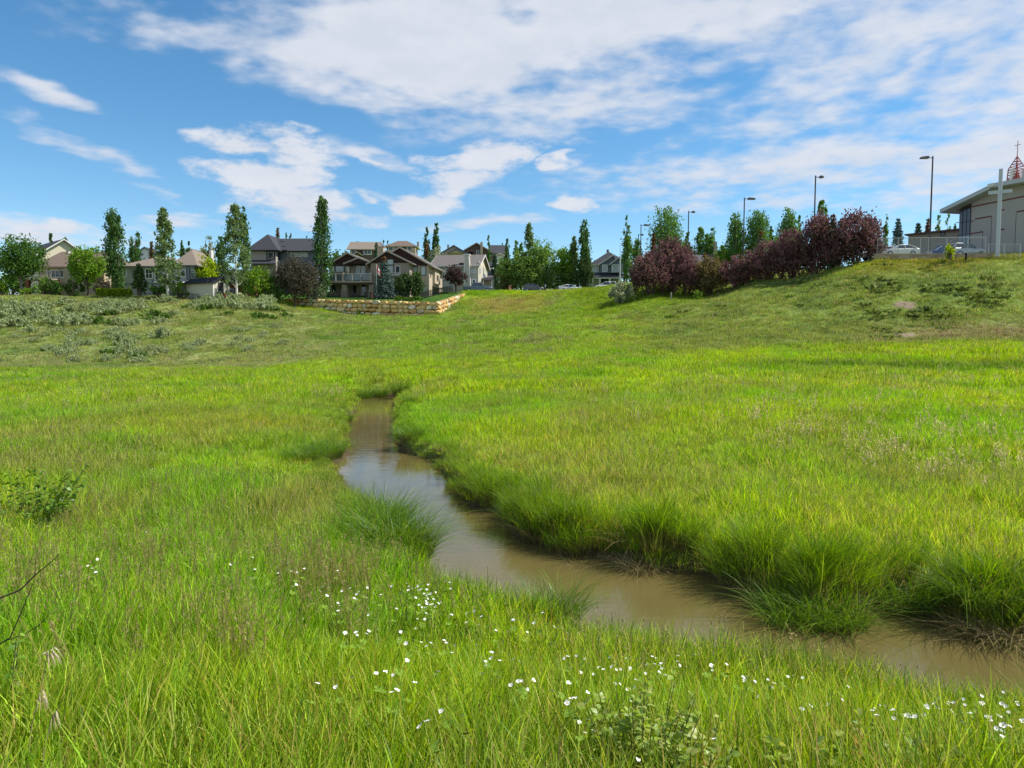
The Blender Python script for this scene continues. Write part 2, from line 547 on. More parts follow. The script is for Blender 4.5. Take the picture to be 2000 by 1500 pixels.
def ground_colour(x, y):
    """what grows where: linear base colours of grass and soil"""
    x = np.asarray(x, float); y = np.asarray(y, float)
    n1 = vnoise(x, y, 7, 21, 3); n2 = vnoise(x, y * .55, 2.6, 22, 3); n3 = vnoise(x, y, 22, 23, 2)
    lime = np.array([.240, .360, .024]); lush = np.array([.155, .315, .022]); dull = np.array([.205, .265, .045])
    dry = np.array([.30, .27, .075]); sage = np.array([.255, .290, .125]); olive = np.array([.190, .235, .065])
    c = lime + np.zeros(x.shape + (3,))

    def mixin(c, col, w):
        w = np.clip(w, 0, 1)[..., None]
        return c * (1 - w) + col * w
    c = mixin(c, lush, sstep(.45, .72, n1) * .75)
    c = mixin(c, dull, sstep(.45, .72, n2) * .6)
    c = mixin(c, dry, sstep(.6, .8, vnoise(x, y * .5, 5, 26, 3)) * .28)
    a = x / np.maximum(y, .5)
    # brownish brome on the near left, dry strip left of the stream
    bl = sstep(-.1, -.3, a) * sstep(5, 8, y) * (1 - sstep(20, 30, y))
    c = mixin(c, np.array([.24, .26, .05]), bl * sstep(.42, .7, n2) * .45)
    c = mixin(c, np.array([.24, .25, .04]), np.exp(-((y - 27) / 5) ** 2) * sstep(-.12, -.25, a) * sstep(-.62, -.4, a) * .35)
    # left slope: silvery and olive
    ls = sstep(64, 72, y) * sstep(-.12, -.28, a) * (1 - sstep(114, 122, y))
    c = mixin(c, olive, ls * .85); c = mixin(c, sage, ls * sstep(.38, .62, n2) * .75)
    c = mixin(c, np.array([.07, .16, .02]), ls * sstep(.6, .75, n1) * .8)
    # middle swale
    ms = sstep(58, 75, y) * sstep(-.3, -.15, a) * (1 - sstep(.05, .2, a)) * (1 - sstep(128, 140, y))
    c = mixin(c, np.array([.180, .275, .045]), ms * .75)
    c = mixin(c, np.array([.18, .20, .07]), ms * sstep(.5, .7, n2) * .6)
    c = mixin(c, dry, sstep(108, 116, y) * (1 - sstep(130, 138, y)) * sstep(-.07, -.045, a) * (1 - sstep(.03, .06, a)) * (.35 + .5 * n2))
    # right slope: coarse dull growth with dry foot
    rs = sstep(60, 67, y) * sstep(.08, .25, a) * (1 - sstep(88, 92, y) * sstep(.4, .5, a))
    c = mixin(c, np.array([.170, .215, .055]), rs * .85)
    c = mixin(c, np.array([.115, .175, .038]), rs * sstep(.5, .68, n2) * .7)
    c = mixin(c, np.array([.22, .195, .09]), rs * np.exp(-((y - 68 + 10 * (.5 - n3)) / 4) ** 2) * sstep(.4, .6, a) * (.4 + .6 * n1))
    c = mixin(c, np.array([.19, .20, .03]), sstep(83, 87, y) * (1 - sstep(96, 100, y)) * sstep(.42, .52, a) * .8)
    c = mixin(c, np.array([.15, .24, .02]), sstep(98, 106, y) * sstep(.06, .12, a) * (1 - sstep(.24, .3, a)) * .8)
    # a darker lush band across the right meadow
    c = mixin(c, np.array([.07, .14, .02]), np.exp(-((y - 49 + 6 * (.5 - n3)) / 2.2) ** 2) * sstep(.2, .45, a) * .75)
    # mown lawns and yards
    c = mixin(c, np.array([.06, .13, .022]), in_poly(LAWN, x, y) * 1.0)
    c = mixin(c, np.array([.05, .10, .02]), sstep(120, 128, y) * (a < -.35) * 1.0)
    return c


def build_ground():
    xs = soft_axis(-13, 19, .2, 1.09, -420, 420)
    ys = soft_axis(1.0, 50, .2, 1.045, -30, 520)
    ys = np.unique(np.concatenate([ys, np.arange(110, 150, 1.0)]))
    X, Y = np.meshgrid(xs, ys)
    Z = height(X, Y)
    nx, ny = len(xs), len(ys)
    V = np.stack([X.ravel(), Y.ravel(), Z.ravel()], 1)
    i = np.arange(nx * ny).reshape(ny, nx)
    F = np.stack([i[:-1, :-1].ravel(), i[:-1, 1:].ravel(), i[1:, 1:].ravel(), i[1:, :-1].ravel()], 1)
    col = ground_colour(X, Y).reshape(-1, 3)
    sd = np.full(len(V), 50.0); k = (V[:, 1] > 3) & (V[:, 1] < 56) & (np.abs(V[:, 0]) < 40)
    sd[k] = stream_sd(V[k, 0], V[k, 1])
    mud = (1 - sstep(.0, .35, sd))[:, None]
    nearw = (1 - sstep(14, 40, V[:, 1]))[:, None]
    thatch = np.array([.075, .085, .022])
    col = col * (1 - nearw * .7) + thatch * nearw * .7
    col = col * (1 - mud) + np.array([.085, .062, .035]) * mud
    m = bpy.data.materials.new('meadow_ground'); m.use_nodes = True
    t = m.node_tree; bs = t.nodes['Principled BSDF']; bs.inputs['Roughness'].default_value = 1.0
    bs.inputs['Specular IOR Level'].default_value = 0.05
    at = t.nodes.new('ShaderNodeAttribute'); at.attribute_name = 'vc'
    geo = t.nodes.new('ShaderNodeNewGeometry')
    mp = t.nodes.new('ShaderNodeMapping'); mp.inputs['Scale'].default_value = (1, .6, 1)
    t.links.new(geo.outputs['Position'], mp.inputs[0])
    nz = t.nodes.new('ShaderNodeTexNoise'); nz.inputs['Scale'].default_value = 2.3
    nz.inputs['Detail'].default_value = 8; nz.inputs['Roughness'].default_value = .7
    t.links.new(mp.outputs[0], nz.inputs['Vector'])
    mr = t.nodes.new('ShaderNodeMapRange'); mr.inputs[1].default_value = .3; mr.inputs[2].default_value = .7
    mr.inputs[3].default_value = .55; mr.inputs[4].default_value = 1.35
    t.links.new(nz.outputs['Fac'], mr.inputs[0])
    mu = t.nodes.new('ShaderNodeVectorMath'); mu.operation = 'SCALE'
    t.links.new(at.outputs['Color'], mu.inputs[0]); t.links.new(mr.outputs[0], mu.inputs['Scale'])
    t.links.new(mu.outputs[0], bs.inputs['Base Color'])
    bp = t.nodes.new('ShaderNodeBump'); bp.inputs['Strength'].default_value = .8; bp.inputs['Distance'].default_value = .25
    t.links.new(nz.outputs['Fac'], bp.inputs['Height']); t.links.new(bp.outputs[0], bs.inputs['Normal'])
    o = link('ground', mesh_np('ground', V, F, col, smooth=True, mats=[m]))
    tag(o, 'grassy valley ground rising to slopes on both sides', None, None, 'structure')


build_ground()


def build_water():
    x0, x1, y0, y1, st = STREAM[:, 0].min() - 1.2, STREAM[:, 0].max() + 1, STREAM[:, 1].min() - 1.2, STREAM[:, 1].max() + 1.2, .4
    xs = np.arange(x0, x1, st); ys = np.arange(y0, y1, st)
    X, Y = np.meshgrid(xs, ys)
    sd = stream_sd(X, Y).reshape(X.shape)
    ny, nx = X.shape
    i = np.arange(nx * ny).reshape(ny, nx)
    keep = np.minimum.reduce([sd[:-1, :-1], sd[:-1, 1:], sd[1:, 1:], sd[1:, :-1]]) < .5
    F = np.stack([i[:-1, :-1][keep], i[:-1, 1:][keep], i[1:, 1:][keep], i[1:, :-1][keep]], 1)
    used = np.unique(F); remap = np.full(nx * ny, -1); remap[used] = np.arange(len(used))
    V = np.stack([X.ravel(), Y.ravel(), np.zeros(X.size)], 1)[used]
    m = bpy.data.materials.new('muddy_water'); m.use_nodes = True
    t = m.node_tree; bs = t.nodes['Principled BSDF']
    bs.inputs['Roughness'].default_value = .035; bs.inputs['IOR'].default_value = 1.33
    bs.inputs['Specular IOR Level'].default_value = .55
    geo = t.nodes.new('ShaderNodeNewGeometry')
    nz = t.nodes.new('ShaderNodeTexNoise'); nz.inputs['Scale'].default_value = .5; nz.inputs['Detail'].default_value = 3
    t.links.new(geo.outputs['Position'], nz.inputs['Vector'])
    mx = t.nodes.new('ShaderNodeMix'); mx.data_type = 'RGBA'
    mx.inputs[6].default_value = (.100, .079, .025, 1); mx.inputs[7].default_value = (.135, .108, .038, 1)
    t.links.new(nz.outputs['Fac'], mx.inputs[0]); t.links.new(mx.outputs[2], bs.inputs['Base Color'])
    mp = t.nodes.new('ShaderNodeMapping'); mp.inputs['Scale'].default_value = (.45, 1.5, 1)
    mp.inputs['Rotation'].default_value = (0, 0, R(12))
    t.links.new(geo.outputs['Position'], mp.inputs[0])
    rp = t.nodes.new('ShaderNodeTexNoise'); rp.inputs['Scale'].default_value = 3.2; rp.inputs['Detail'].default_value = 3
    t.links.new(mp.outputs[0], rp.inputs['Vector'])
    bp = t.nodes.new('ShaderNodeBump'); bp.inputs['Strength'].default_value = .06; bp.inputs['Distance'].default_value = .05
    t.links.new(rp.outputs['Fac'], bp.inputs['Height']); t.links.new(bp.outputs[0], bs.inputs['Normal'])
    o = link('water', mesh_np('water', V, remap[F], smooth=True, mats=[m]))
    tag(o, 'muddy brown creek water winding through the meadow', None, None, 'structure')


build_water()

# ------------------------------------------------------------------ grass
GRASS = leaf_mat('grass_blade', .5, inst=True, gloss=.008)


def blades(n, rad, h0, h1, w, lean, droop, cols, seg=3, seed=0, rootcol=None):
    """a clump of n bent tapering blades -> V, F(quads), vc"""
    r = np.random.default_rng(seed)
    ang = r.random(n) * 2 * np.pi; rr = rad * np.sqrt(r.random(n))
    bx, by = rr * np.cos(ang), rr * np.sin(ang)
    la = ang + r.normal(0, 1.1, n)
    hgt = r.uniform(h0, h1, n); le = np.abs(r.normal(lean, lean * .6, n)) + .03; dr = np.abs(r.normal(droop, droop * .5, n))
    wd = w * r.uniform(.6, 1.3, n); fa = r.random(n) * np.pi
    V = np.zeros((n, seg + 1, 2, 3)); C = np.zeros((n, seg + 1, 2, 3))
    cols = np.asarray(cols); ci = r.integers(0, len(cols), n)
    base = cols[ci] * r.uniform(.75, 1.25, (n, 1))
    for s in range(seg + 1):
        t = s / seg
        out = le * hgt * t + dr * hgt * t * t
        zz = hgt * (t - .55 * dr * t * t * t)
        cx = bx + np.cos(la) * out; cy = by + np.sin(la) * out
        hw = wd * .5 * (1 - t) ** .7 + .0006
        dx, dy = np.cos(fa) * hw, np.sin(fa) * hw
        V[:, s, 0] = np.stack([cx - dx, cy - dy, zz], 1); V[:, s, 1] = np.stack([cx + dx, cy + dy, zz], 1)
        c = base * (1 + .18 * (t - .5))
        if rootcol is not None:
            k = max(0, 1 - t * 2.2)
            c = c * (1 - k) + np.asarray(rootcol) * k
        C[:, s, 0] = c; C[:, s, 1] = c
    i = np.arange(n)[:, None] * (seg + 1) * 2 + np.arange(seg)[None, :] * 2
    F = np.stack([i, i + 1, i + 3, i + 2], -1).reshape(-1, 4)
    return V.reshape(-1, 3), F, C.reshape(-1, 3)


def seed_stalk(n, rad, h0, h1, heads, col, stemcol, hl, hw, spread, seed=0):
    """stems with a loose tuft of seed heads"""
    r = np.random.default_rng(seed)
    VV, FF, CC = [], [], []; off = 0
    for k in range(n):
        a = r.random() * 6.28; q = rad * math.sqrt(r.random()); b = np.array([q * math.cos(a), q * math.sin(a), 0])
        h = r.uniform(h0, h1); ln = r.normal(0, .12, 2); top = b + np.array([ln[0] * h, ln[1] * h, h])
        sw = .0025 * (1 + hw / .01)
        f = r.random() * 3.14; d = np.array([math.cos(f), math.sin(f), 0]) * sw
        VV += [b - d, b + d, top + d * .5, top - d * .5]; CC += [stemcol] * 4; FF.append([off, off + 1, off + 2, off + 3]); off += 4
        for j in range(heads):
            t = 1 - .45 * r.random(); p = b + (top - b) * t
            dirv = np.array([r.normal(0, spread) + ln[0] * 2, r.normal(0, spread) + ln[1] * 2, r.uniform(.15, 1.0)]); dirv /= np.linalg.norm(dirv)
            l = hl * r.uniform(.6, 1.3); e = p + dirv * l
            sdv = np.cross(dirv, r.normal(0, 1, 3)); sdv = sdv / (np.linalg.norm(sdv) + 1e-9) * hw * .5
            mid = p + dirv * l * .55
            c = np.asarray(col) * r.uniform(.75, 1.25)
            VV += [p, mid - sdv, e, mid + sdv]; CC += [c] * 4; FF.append([off, off + 1, off + 2, off + 3]); off += 4
    CC = np.array(CC); return np.array(VV), np.array(FF), np.concatenate([CC, np.zeros((len(CC), 1))], 1)   # alpha 0: keeps its own colour


def scatter_group():
    g = bpy.data.node_groups.get('scatter_plants')
    if g: return g
    g = bpy.data.node_groups.new('scatter_plants', 'GeometryNodeTree')
    g.interface.new_socket('Geometry', in_out='INPUT', socket_type='NodeSocketGeometry')
    g.interface.new_socket('Geometry', in_out='OUTPUT', socket_type='NodeSocketGeometry')
    L = g.links.new; n = g.nodes.new
    gi, go = n('NodeGroupInput'), n('NodeGroupOutput')

    def attr(name, ty):
        a = n('GeometryNodeInputNamedAttribute'); a.data_type = ty; a.inputs['Name'].default_value = name
        return a.outputs['Attribute']
    cmp_ = n('FunctionNodeCompare'); cmp_.data_type = 'INT'; cmp_.operation = 'LESS_THAN'
    L(attr('vid', 'INT'), cmp_.inputs[2]); cmp_.inputs[3].default_value = 0
    sep = n('GeometryNodeSeparateGeometry'); sep.domain = 'POINT'
    L(gi.outputs[0], sep.inputs[0]); L(cmp_.outputs[0], sep.inputs[1])
    spl = n('GeometryNodeSplitToInstances'); spl.domain = 'POINT'
    L(sep.outputs[1], spl.inputs[0]); L(attr('vid', 'INT'), spl.inputs['Group ID'])
    iop = n('GeometryNodeInstanceOnPoints')
    L(sep.outputs[0], iop.inputs['Points']); L(spl.outputs[0], iop.inputs['Instance'])
    iop.inputs['Pick Instance'].default_value = True
    L(attr('pick', 'INT'), iop.inputs['Instance Index'])
    er = n('FunctionNodeEulerToRotation'); L(attr('rotv', 'FLOAT_VECTOR'), er.inputs[0]); L(er.outputs[0], iop.inputs['Rotation'])
    L(attr('scl', 'FLOAT_VECTOR'), iop.inputs['Scale'])
    L(iop.outputs[0], go.inputs[0])
    return g


def scatter(name, label, protos, P, rotv, scl, tint, pick, material=None):
    """one plant mass: prototype clumps plus the points they stand on, instanced by geometry nodes"""
    Vs, Fs, Cs, ids = [], [], [], []; off = 0
    for k, (V, F, C) in enumerate(protos):
        if C.shape[1] == 3: C = np.concatenate([C, np.ones((len(C), 1))], 1)
        Vs.append(V); Fs.append(F + off); Cs.append(C); ids.append(np.full(len(V), k)); off += len(V)
    npt = len(P); nv = off
    V = np.concatenate(Vs + [P]); F = np.concatenate(Fs)
    C = np.concatenate(Cs + [np.ones((npt, 4))])
    me = mesh_np(name, V, F, C, mats=[material or GRASS])

    def put(nm, ty, key, arr, width):
        a = me.attributes.new(nm, ty, 'POINT')
        full = np.zeros((nv + npt, width) if width > 1 else nv + npt, np.int32 if ty == 'INT' else np.float32)
        full[nv:] = arr
        if nm == 'vid': full[:nv] = np.concatenate(ids)
        a.data.foreach_set(key, full.ravel())
    put('vid', 'INT', 'value', np.full(npt, -1), 1)
    put('pick', 'INT', 'value', pick, 1)
    put('rotv', 'FLOAT_VECTOR', 'vector', rotv, 3)
    put('scl', 'FLOAT_VECTOR', 'vector', scl, 3)
    t4 = np.ones((npt, 4)); t4[:, :3] = tint
    put('tint', 'FLOAT_COLOR', 'color', t4, 4)
    o = link(name, me)
    md = o.modifiers.new('scatter', 'NODES'); md.node_group = scatter_group()
    tag(o, label, None, None, 'stuff')
    return o


def sample_band(y0, y1, dens, a0=-.9, a1=.9, seed=0):
    r = np.random.default_rng(seed)
    area = (a1 - a0) * (y1 * y1 - y0 * y0) / 2
    n = int(area * dens)
    y = np.sqrt(r.uniform(y0 * y0, y1 * y1, n)); x = r.uniform(a0, a1, n) * y
    return x, y, r


BASE = np.array([.12, .19, .022])         # reference green the blades are drawn in
G1 = [(.165, .275, .020), (.215, .320, .026), (.185, .290, .020), (.14, .245, .022), (.235, .300, .035), (.27, .29, .06), (.105, .20, .014)]


def keep_out(x, y):
    a = x / y
    bad = (y > 143) & (a > -.1)
    bad |= (y > 118) & (a < -.32)
    bad |= (y > 126) & (a <= -.1)
    bad |= (y > 124) & (a > .15) | (y > 108) & (a > .3) | (y > 93) & (a > .45)
    return bad


def grass_band(name, label, y0, y1, dens, protos, smin, smax, seed, bankk=1.0, tilt=.08):
    x, y, r = sample_band(y0, y1, dens, *((-1.35, 1.35) if y1 < 20 else (-.95, .95)), seed=seed)
    sd = np.full(x.shape, 50.0); k = (y < 56)
    if k.any(): sd[k] = stream_sd(x[k], y[k])
    ok = (sd > .05) & ~keep_out(x, y)
    for (bx, by, br) in BARE:
        ok &= ((x - bx) ** 2 + ((y - by) * .8) ** 2) > (br * GRASS_GAP) ** 2
    x, y, sd = x[ok], y[ok], sd[ok]
    z = height(x, y)
    P = np.stack([x, y, z - .02], 1); n = len(x)
    rot = np.stack([r.normal(0, tilt, n), r.normal(0, tilt, n), r.random(n) * 6.28], 1)
    hn = np.clip(vnoise(x, y, 2.2, 41, 3) * 1.5 - .25, 0, 1)
    s = (smin + (smax - smin) * hn) * r.uniform(.85, 1.15, n)
    lawn = in_poly(LAWN, x, y)
    s = np.where(lawn, s * .22, s)
    slope = sstep(62, 70, y) * (np.abs(x / y) > .12)
    s = s * (1 - .25 * slope)
    s = np.where((sd < 1.6) & (y > 16), s * np.interp(sd, [0, .5, 1.6], [.35, .5, 1.0]), s)
    scl = np.stack([s ** .5, s ** .5, s], 1) if True else s
    tint = ground_colour(x, y) / BASE * r.uniform(.72, 1.26, (n, 1)) * (1 + r.normal(0, .07, (n, 3)))
    tint *= .98 if y1 < 7 else 1.12 if y1 < 40 else 1.06
    scatter(name, label, protos, P, rot, scl, np.clip(tint, 0, 4), r.integers(0, len(protos), n))


BARE = []
for (u, v, rad) in [(1766, 596, 1.35), (1768, 655, 1.45)]:
    g = on_ground(u, v, 0, 50)
    BARE.append((g.x, g.y, rad))
GRASS_GAP = .78

GN = [(.10, .19, .016), (.23, .335, .04), (.17, .27, .022), (.07, .145, .012), (.28, .37, .06), (.14, .24, .02), (.30, .27, .09), (.05, .11, .010)]


def combine(*parts):
    V, F, C, off = [], [], [], 0
    for v, f, c in parts:
        if c.shape[1] == 3: c = np.concatenate([c, np.ones((len(c), 1))], 1)
        V.append(v); F.append(f + off); C.append(c); off += len(v)
    return np.concatenate(V), np.concatenate(F), np.concatenate(C)


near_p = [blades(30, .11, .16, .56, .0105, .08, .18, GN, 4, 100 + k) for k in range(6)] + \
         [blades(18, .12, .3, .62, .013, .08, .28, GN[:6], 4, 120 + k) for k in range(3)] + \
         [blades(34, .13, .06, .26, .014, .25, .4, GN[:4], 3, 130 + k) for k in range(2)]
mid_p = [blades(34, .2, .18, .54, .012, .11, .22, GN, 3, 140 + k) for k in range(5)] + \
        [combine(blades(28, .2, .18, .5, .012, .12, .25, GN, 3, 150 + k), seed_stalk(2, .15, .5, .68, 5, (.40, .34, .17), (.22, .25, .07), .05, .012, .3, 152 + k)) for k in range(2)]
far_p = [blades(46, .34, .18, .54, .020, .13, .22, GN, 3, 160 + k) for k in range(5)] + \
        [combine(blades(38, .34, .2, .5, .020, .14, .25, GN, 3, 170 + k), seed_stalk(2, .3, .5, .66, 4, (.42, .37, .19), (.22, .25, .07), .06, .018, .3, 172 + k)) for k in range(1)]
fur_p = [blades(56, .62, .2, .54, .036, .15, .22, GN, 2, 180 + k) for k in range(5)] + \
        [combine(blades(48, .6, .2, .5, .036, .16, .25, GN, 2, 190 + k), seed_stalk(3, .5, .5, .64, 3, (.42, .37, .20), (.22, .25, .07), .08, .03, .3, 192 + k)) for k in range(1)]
grass_band('meadow_grass', 'tall fresh green grass on the near bank of the creek', 1.0, 6.5, 105, near_p, .6, 1.2, 1)
grass_band('meadow_grass', 'green meadow grass on both sides of the muddy creek', 6.5, 17, 46, mid_p, .5, 1.15, 2)
grass_band('meadow_grass', 'bright lime green grass of the flat meadow floor', 17, 36, 19, far_p, .42, 1.15, 3)
grass_band('meadow_grass', 'meadow grass at the foot of the slopes', 36, 75, 6.5, fur_p, .4, 1.2, 4)
grass_band('hillside_grass', 'olive and grey green rough grass covering the slopes', 75, 146, 3.4, fur_p, .45, 1.35, 5)
# ------------------------------------------------------------------ mesh builder
class MB:
    def __init__(s):
        s.v, s.f = [], []

    def add(s, V, F):
        o = len(s.v); s.v += [tuple(p) for p in V]; s.f += [tuple(i + o for i in f) for f in F]
        return s

    def box(s, x0, x1, y0, y1, z0, z1):
        V = [(x, y, z) for z in (z0, z1) for y in (y0, y1) for x in (x0, x1)]
        return s.add(V, [(0, 2, 3, 1), (4, 5, 7, 6), (0, 1, 5, 4), (2, 6, 7, 3), (0, 4, 6, 2), (1, 3, 7, 5)])

    def prism(s, poly, y0, y1, axis='y'):
        """polygon in x-z (axis y) or y-z (axis x) or x-y (axis z) pushed along the axis"""
        n = len(poly)

        def p3(a, b, t):
            return (a, t, b) if axis == 'y' else ((t, a, b) if axis == 'x' else (a, b, t))
        V = [p3(a, b, y0) for a, b in poly] + [p3(a, b, y1) for a, b in poly]
        F = [tuple(range(n)), tuple(range(2 * n - 1, n - 1, -1))]
        F += [(i, i + n, (i + 1) % n + n, (i + 1) % n) for i in range(n)]
        return s.add(V, F)

    def tube(s, p, q, r0, r1=None, n=8, caps=True):
        r1 = r0 if r1 is None else r1
        p, q = Vector(p), Vector(q); d = (q - p)
        if d.length < 1e-6: return s
        d.normalize()
        a = d.orthogonal().normalized(); b = d.cross(a)
        V = [p + (a * math.cos(2 * math.pi * i / n) + b * math.sin(2 * math.pi * i / n)) * r0 for i in range(n)]
        V += [q + (a * math.cos(2 * math.pi * i / n) + b * math.sin(2 * math.pi * i / n)) * r1 for i in range(n)]
        F = [(i, (i + 1) % n, (i + 1) % n + n, i + n) for i in range(n)]
        if caps: F += [tuple(range(n - 1, -1, -1)), tuple(range(n, 2 * n))]
        return s.add(V, F)

    def path(s, pts, rad, n=7):
        for i in range(len(pts) - 1):
            ra = rad[i] if isinstance(rad, (list, tuple)) else rad
            rb = rad[i + 1] if isinstance(rad, (list, tuple)) else rad
            s.tube(pts[i], pts[i + 1], ra, rb, n)
        return s

    def slab(s, quad, th):
        """a sheet through four points with thickness th downwards"""
        n = len(quad)
        V = [tuple(p) for p in quad] + [(p[0], p[1], p[2] - th) for p in quad]
        F = [tuple(range(n)), tuple(range(2 * n - 1, n - 1, -1))] + [(i, i + n, (i + 1) % n + n, (i + 1) % n) for i in range(n)]
        return s.add(V, F)

    def build(s, name, material, parent=None, smooth=False, **kw):
        me = mesh_np(name, s.v, s.f, smooth=smooth, mats=[material])
        bm_fix(me)
        return link(name, me, parent, **kw)


import bmesh


def bm_fix(me):
    bm = bmesh.new(); bm.from_mesh(me)
    bmesh.ops.recalc_face_normals(bm, faces=bm.faces)
    bm.to_mesh(me); bm.free()


def empty(name, loc, rz=0.0, label=None, cat=None, group=None):
    o = link(name, None, None, loc, (0, 0, rz))
    o.empty_display_size = .5
    return tag(o, label, cat, group)


def copy_tree(o, parent=None):
    c = o.copy(); COL.objects.link(c); c.parent = parent
    for ch in list(o.children):
        copy_tree(ch, c)
    return c


# ------------------------------------------------------------------ building kit
M_frame = mat('window_frame_white', (.72, .71, .67), .5, .05)
M_framed = mat('window_frame_dark', (.035, .03, .028), .5, .1)
M_pane = glass_mat('window_glass', (.035, .045, .055))
M_blind = mat('window_blind', (.42, .47, .46), .25, .12, 3.0, spec=.6)
M_trimt = mat('trim_tan', (.40, .33, .26), .6, .08)
M_trimw = mat('trim_white', (.66, .64, .58), .55, .06)
M_metal = mat('galvanised_metal', (.42, .44, .45), .45, .12, 8, metal=.6)
M_black = mat('black_paint', (.018, .018, .02), .5, .15)


def roof_mat(name, c):
    if name in MATS: return MATS[name]
    m = mat(name, c, .92, .22, 3.0, .5, spec=.15, detail=8, stretch=(.6, .6, 4.0))
    return m


class House:
    """a building in its own frame: x along the front, y away from the front, z up; pixels of the photo can be mapped onto its planes"""

    def __init__(s, name, label, u, v, Y, yaw=0.0, cat='house', group=None, base=None):
        p = W(u, v, Y)
        s.p = p; s.yaw = R(yaw)
        s.root = empty(name, p, s.yaw, label, cat, group)
        s.c, s.s = math.cos(s.yaw), math.sin(s.yaw)

    def at(s, u, v, y=0.0):
        """photo pixel -> (x, z) on the plane local y"""
        a, b = pix_dir(u, v)
        # world point t*(a,1,b)+(0,0,CAMZ); local y = -(dx)*sin + (dy)*cos
        px, py, pz = s.p
        t = (y + (-px) * s.s * -1 * -1 * 0 + (-(px) * s.s * -1 + py * s.c) * 0 + 0) if False else None
        # local = R(-yaw) (P - p)
        # ly = -(X-px)*sin + (Yw-py)*cos
        den = -a * s.s + s.c
        t = (y - px * s.s + py * s.c) / den
        X, Yw, Z = a * t, t, CAMZ + b * t
        lx = (X - px) * s.c + (Yw - py) * s.s
        return lx, Z - pz

    def x(s, u, v=520, y=0.0): return s.at(u, v, y)[0]
    def z(s, v, u=None, y=0.0):
        if u is None:
            u = 1000 + FPX * s.p.x / s.p.y
        return s.at(u, v, y)[1]

    def wall(s, x0, x1, y0, y1, z0, z1, m, name='wall'):
        return MB().box(x0, x1, y0, y1, z0, z1).build(name, m, s.root)

    def gable(s, x0, x1, y0, y1, ze, zp, mroof, mwall=None, oh=.5, th=.18, axis='y', xp=None, trim=None, ohe=None, back=True):
        """gable roof: ridge along y (axis y) or along x (axis x)"""
        ohe = oh if ohe is None else ohe
        if axis == 'y':
            xp = (x0 + x1) / 2 if xp is None else xp
            if mwall:
                MB().prism([(x0, ze), (x1, ze), (xp, zp - .02)], y0 + .01, y1 - .01, 'y').build('gable_wall', mwall, s.root)
            kl = (zp - ze) / (xp - x0); kr = (zp - ze) / (x1 - xp)
            ya, yb = y0 - oh, y1 + (oh if back else 0)
            for nm, quad in (('roof_slope', [(x0 - ohe, ya, ze - kl * ohe + th), (xp, ya, zp + th), (xp, yb, zp + th), (x0 - ohe, yb, ze - kl * ohe + th)]),
                             ('roof_slope', [(xp, ya, zp + th), (x1 + ohe, ya, ze - kr * ohe + th), (x1 + ohe, yb, ze - kr * ohe + th), (xp, yb, zp + th)])):
                MB().slab(quad, th).build(nm, mroof, s.root)
            if trim:
                t = .26
                for (xa, za, xb, zb) in ((x0 - ohe, ze - kl * ohe, xp, zp), (xp, zp, x1 + ohe, ze - kr * ohe)):
                    MB().prism([(xa, za + th + .01), (xb, zb + th + .01), (xb, zb + th - t), (xa, za + th - t)], ya - .05, ya - .003, 'y').build('fascia', trim, s.root)
        else:
            yp = (y0 + y1) / 2 if xp is None else xp
            if mwall:
                MB().prism([(y0, ze), (y1, ze), (yp, zp - .02)], x0 + .01, x1 - .01, 'x').build('gable_wall', mwall, s.root)
            kl = (zp - ze) / (yp - y0); kr = (zp - ze) / (y1 - yp)
            xa, xb = x0 - oh, x1 + oh
            for quad in ([(xa, y0 - ohe, ze - kl * ohe + th), (xb, y0 - ohe, ze - kl * ohe + th), (xb, yp, zp + th), (xa, yp, zp + th)],
                         [(xa, yp, zp + th), (xb, yp, zp + th), (xb, y1 + ohe, ze - kr * ohe + th), (xa, y1 + ohe, ze - kr * ohe + th)]):
                MB().slab(quad, th).build('roof_slope', mroof, s.root)
            if trim:
                for xx in (xa - .05, xb + .003):
                    for (ya, za, yb, zb) in ((y0 - ohe, ze - kl * ohe, yp, zp), (yp, zp, y1 + ohe, ze - kr * ohe)):
                        MB().prism([(ya, za + th + .01), (yb, zb + th + .01), (yb, zb + th - .26), (ya, za + th - .26)], xx, xx + .047, 'x').build('fascia', trim, s.root)
                MB().box(xa, xb, y0 - ohe - .06, y0 - ohe - .003, ze - kl * ohe - .02, ze - kl * ohe + th).build('gutter', trim, s.root)

    def hip(s, x0, x1, y0, y1, ze, zp, mroof, oh=.5, th=.16, trim=None, run=None):
        """hip roof with its ridge along the longer side"""
        a, b, c, d = x0 - oh, x1 + oh, y0 - oh, y1 + oh
        w, l = b - a, d - c
        r = min(w, l) / 2 if run is None else run
        if w >= l:
            r1, r2 = (a + r, (c + d) / 2), (b - r, (c + d) / 2)
        else:
            r1, r2 = ((a + b) / 2, c + r), ((a + b) / 2, d - r)
        z0 = ze; A, B, C, D = (a, c, z0), (b, c, z0), (b, d, z0), (a, d, z0)
        P, Q = (*r1, zp), (*r2, zp)
        faces = [[A, B, Q, P], [C, D, P, Q], [D, A, P], [B, C, Q]] if w >= l else [[A, B, P], [C, D, Q], [D, A, P, Q], [B, C, Q, P]]
        for q in faces:
            MB().slab(q, .04).build('roof_slope', mroof, s.root)
        MB().box(a + .03, b - .03, c + .03, d - .03, z0 - th, z0 - .045).build('soffit', trim or M_trimt, s.root)
        if trim:
            g = MB()
            g.box(a, b, c - .09, c - .003, z0 - .15, z0 - .005); g.box(a, b, d + .003, d + .09, z0 - .15, z0 - .005)
            g.box(a - .09, a - .003, c, d, z0 - .15, z0 - .005); g.box(b + .003, b + .09, c, d, z0 - .15, z0 - .005)
            g.build('gutter', trim, s.root)

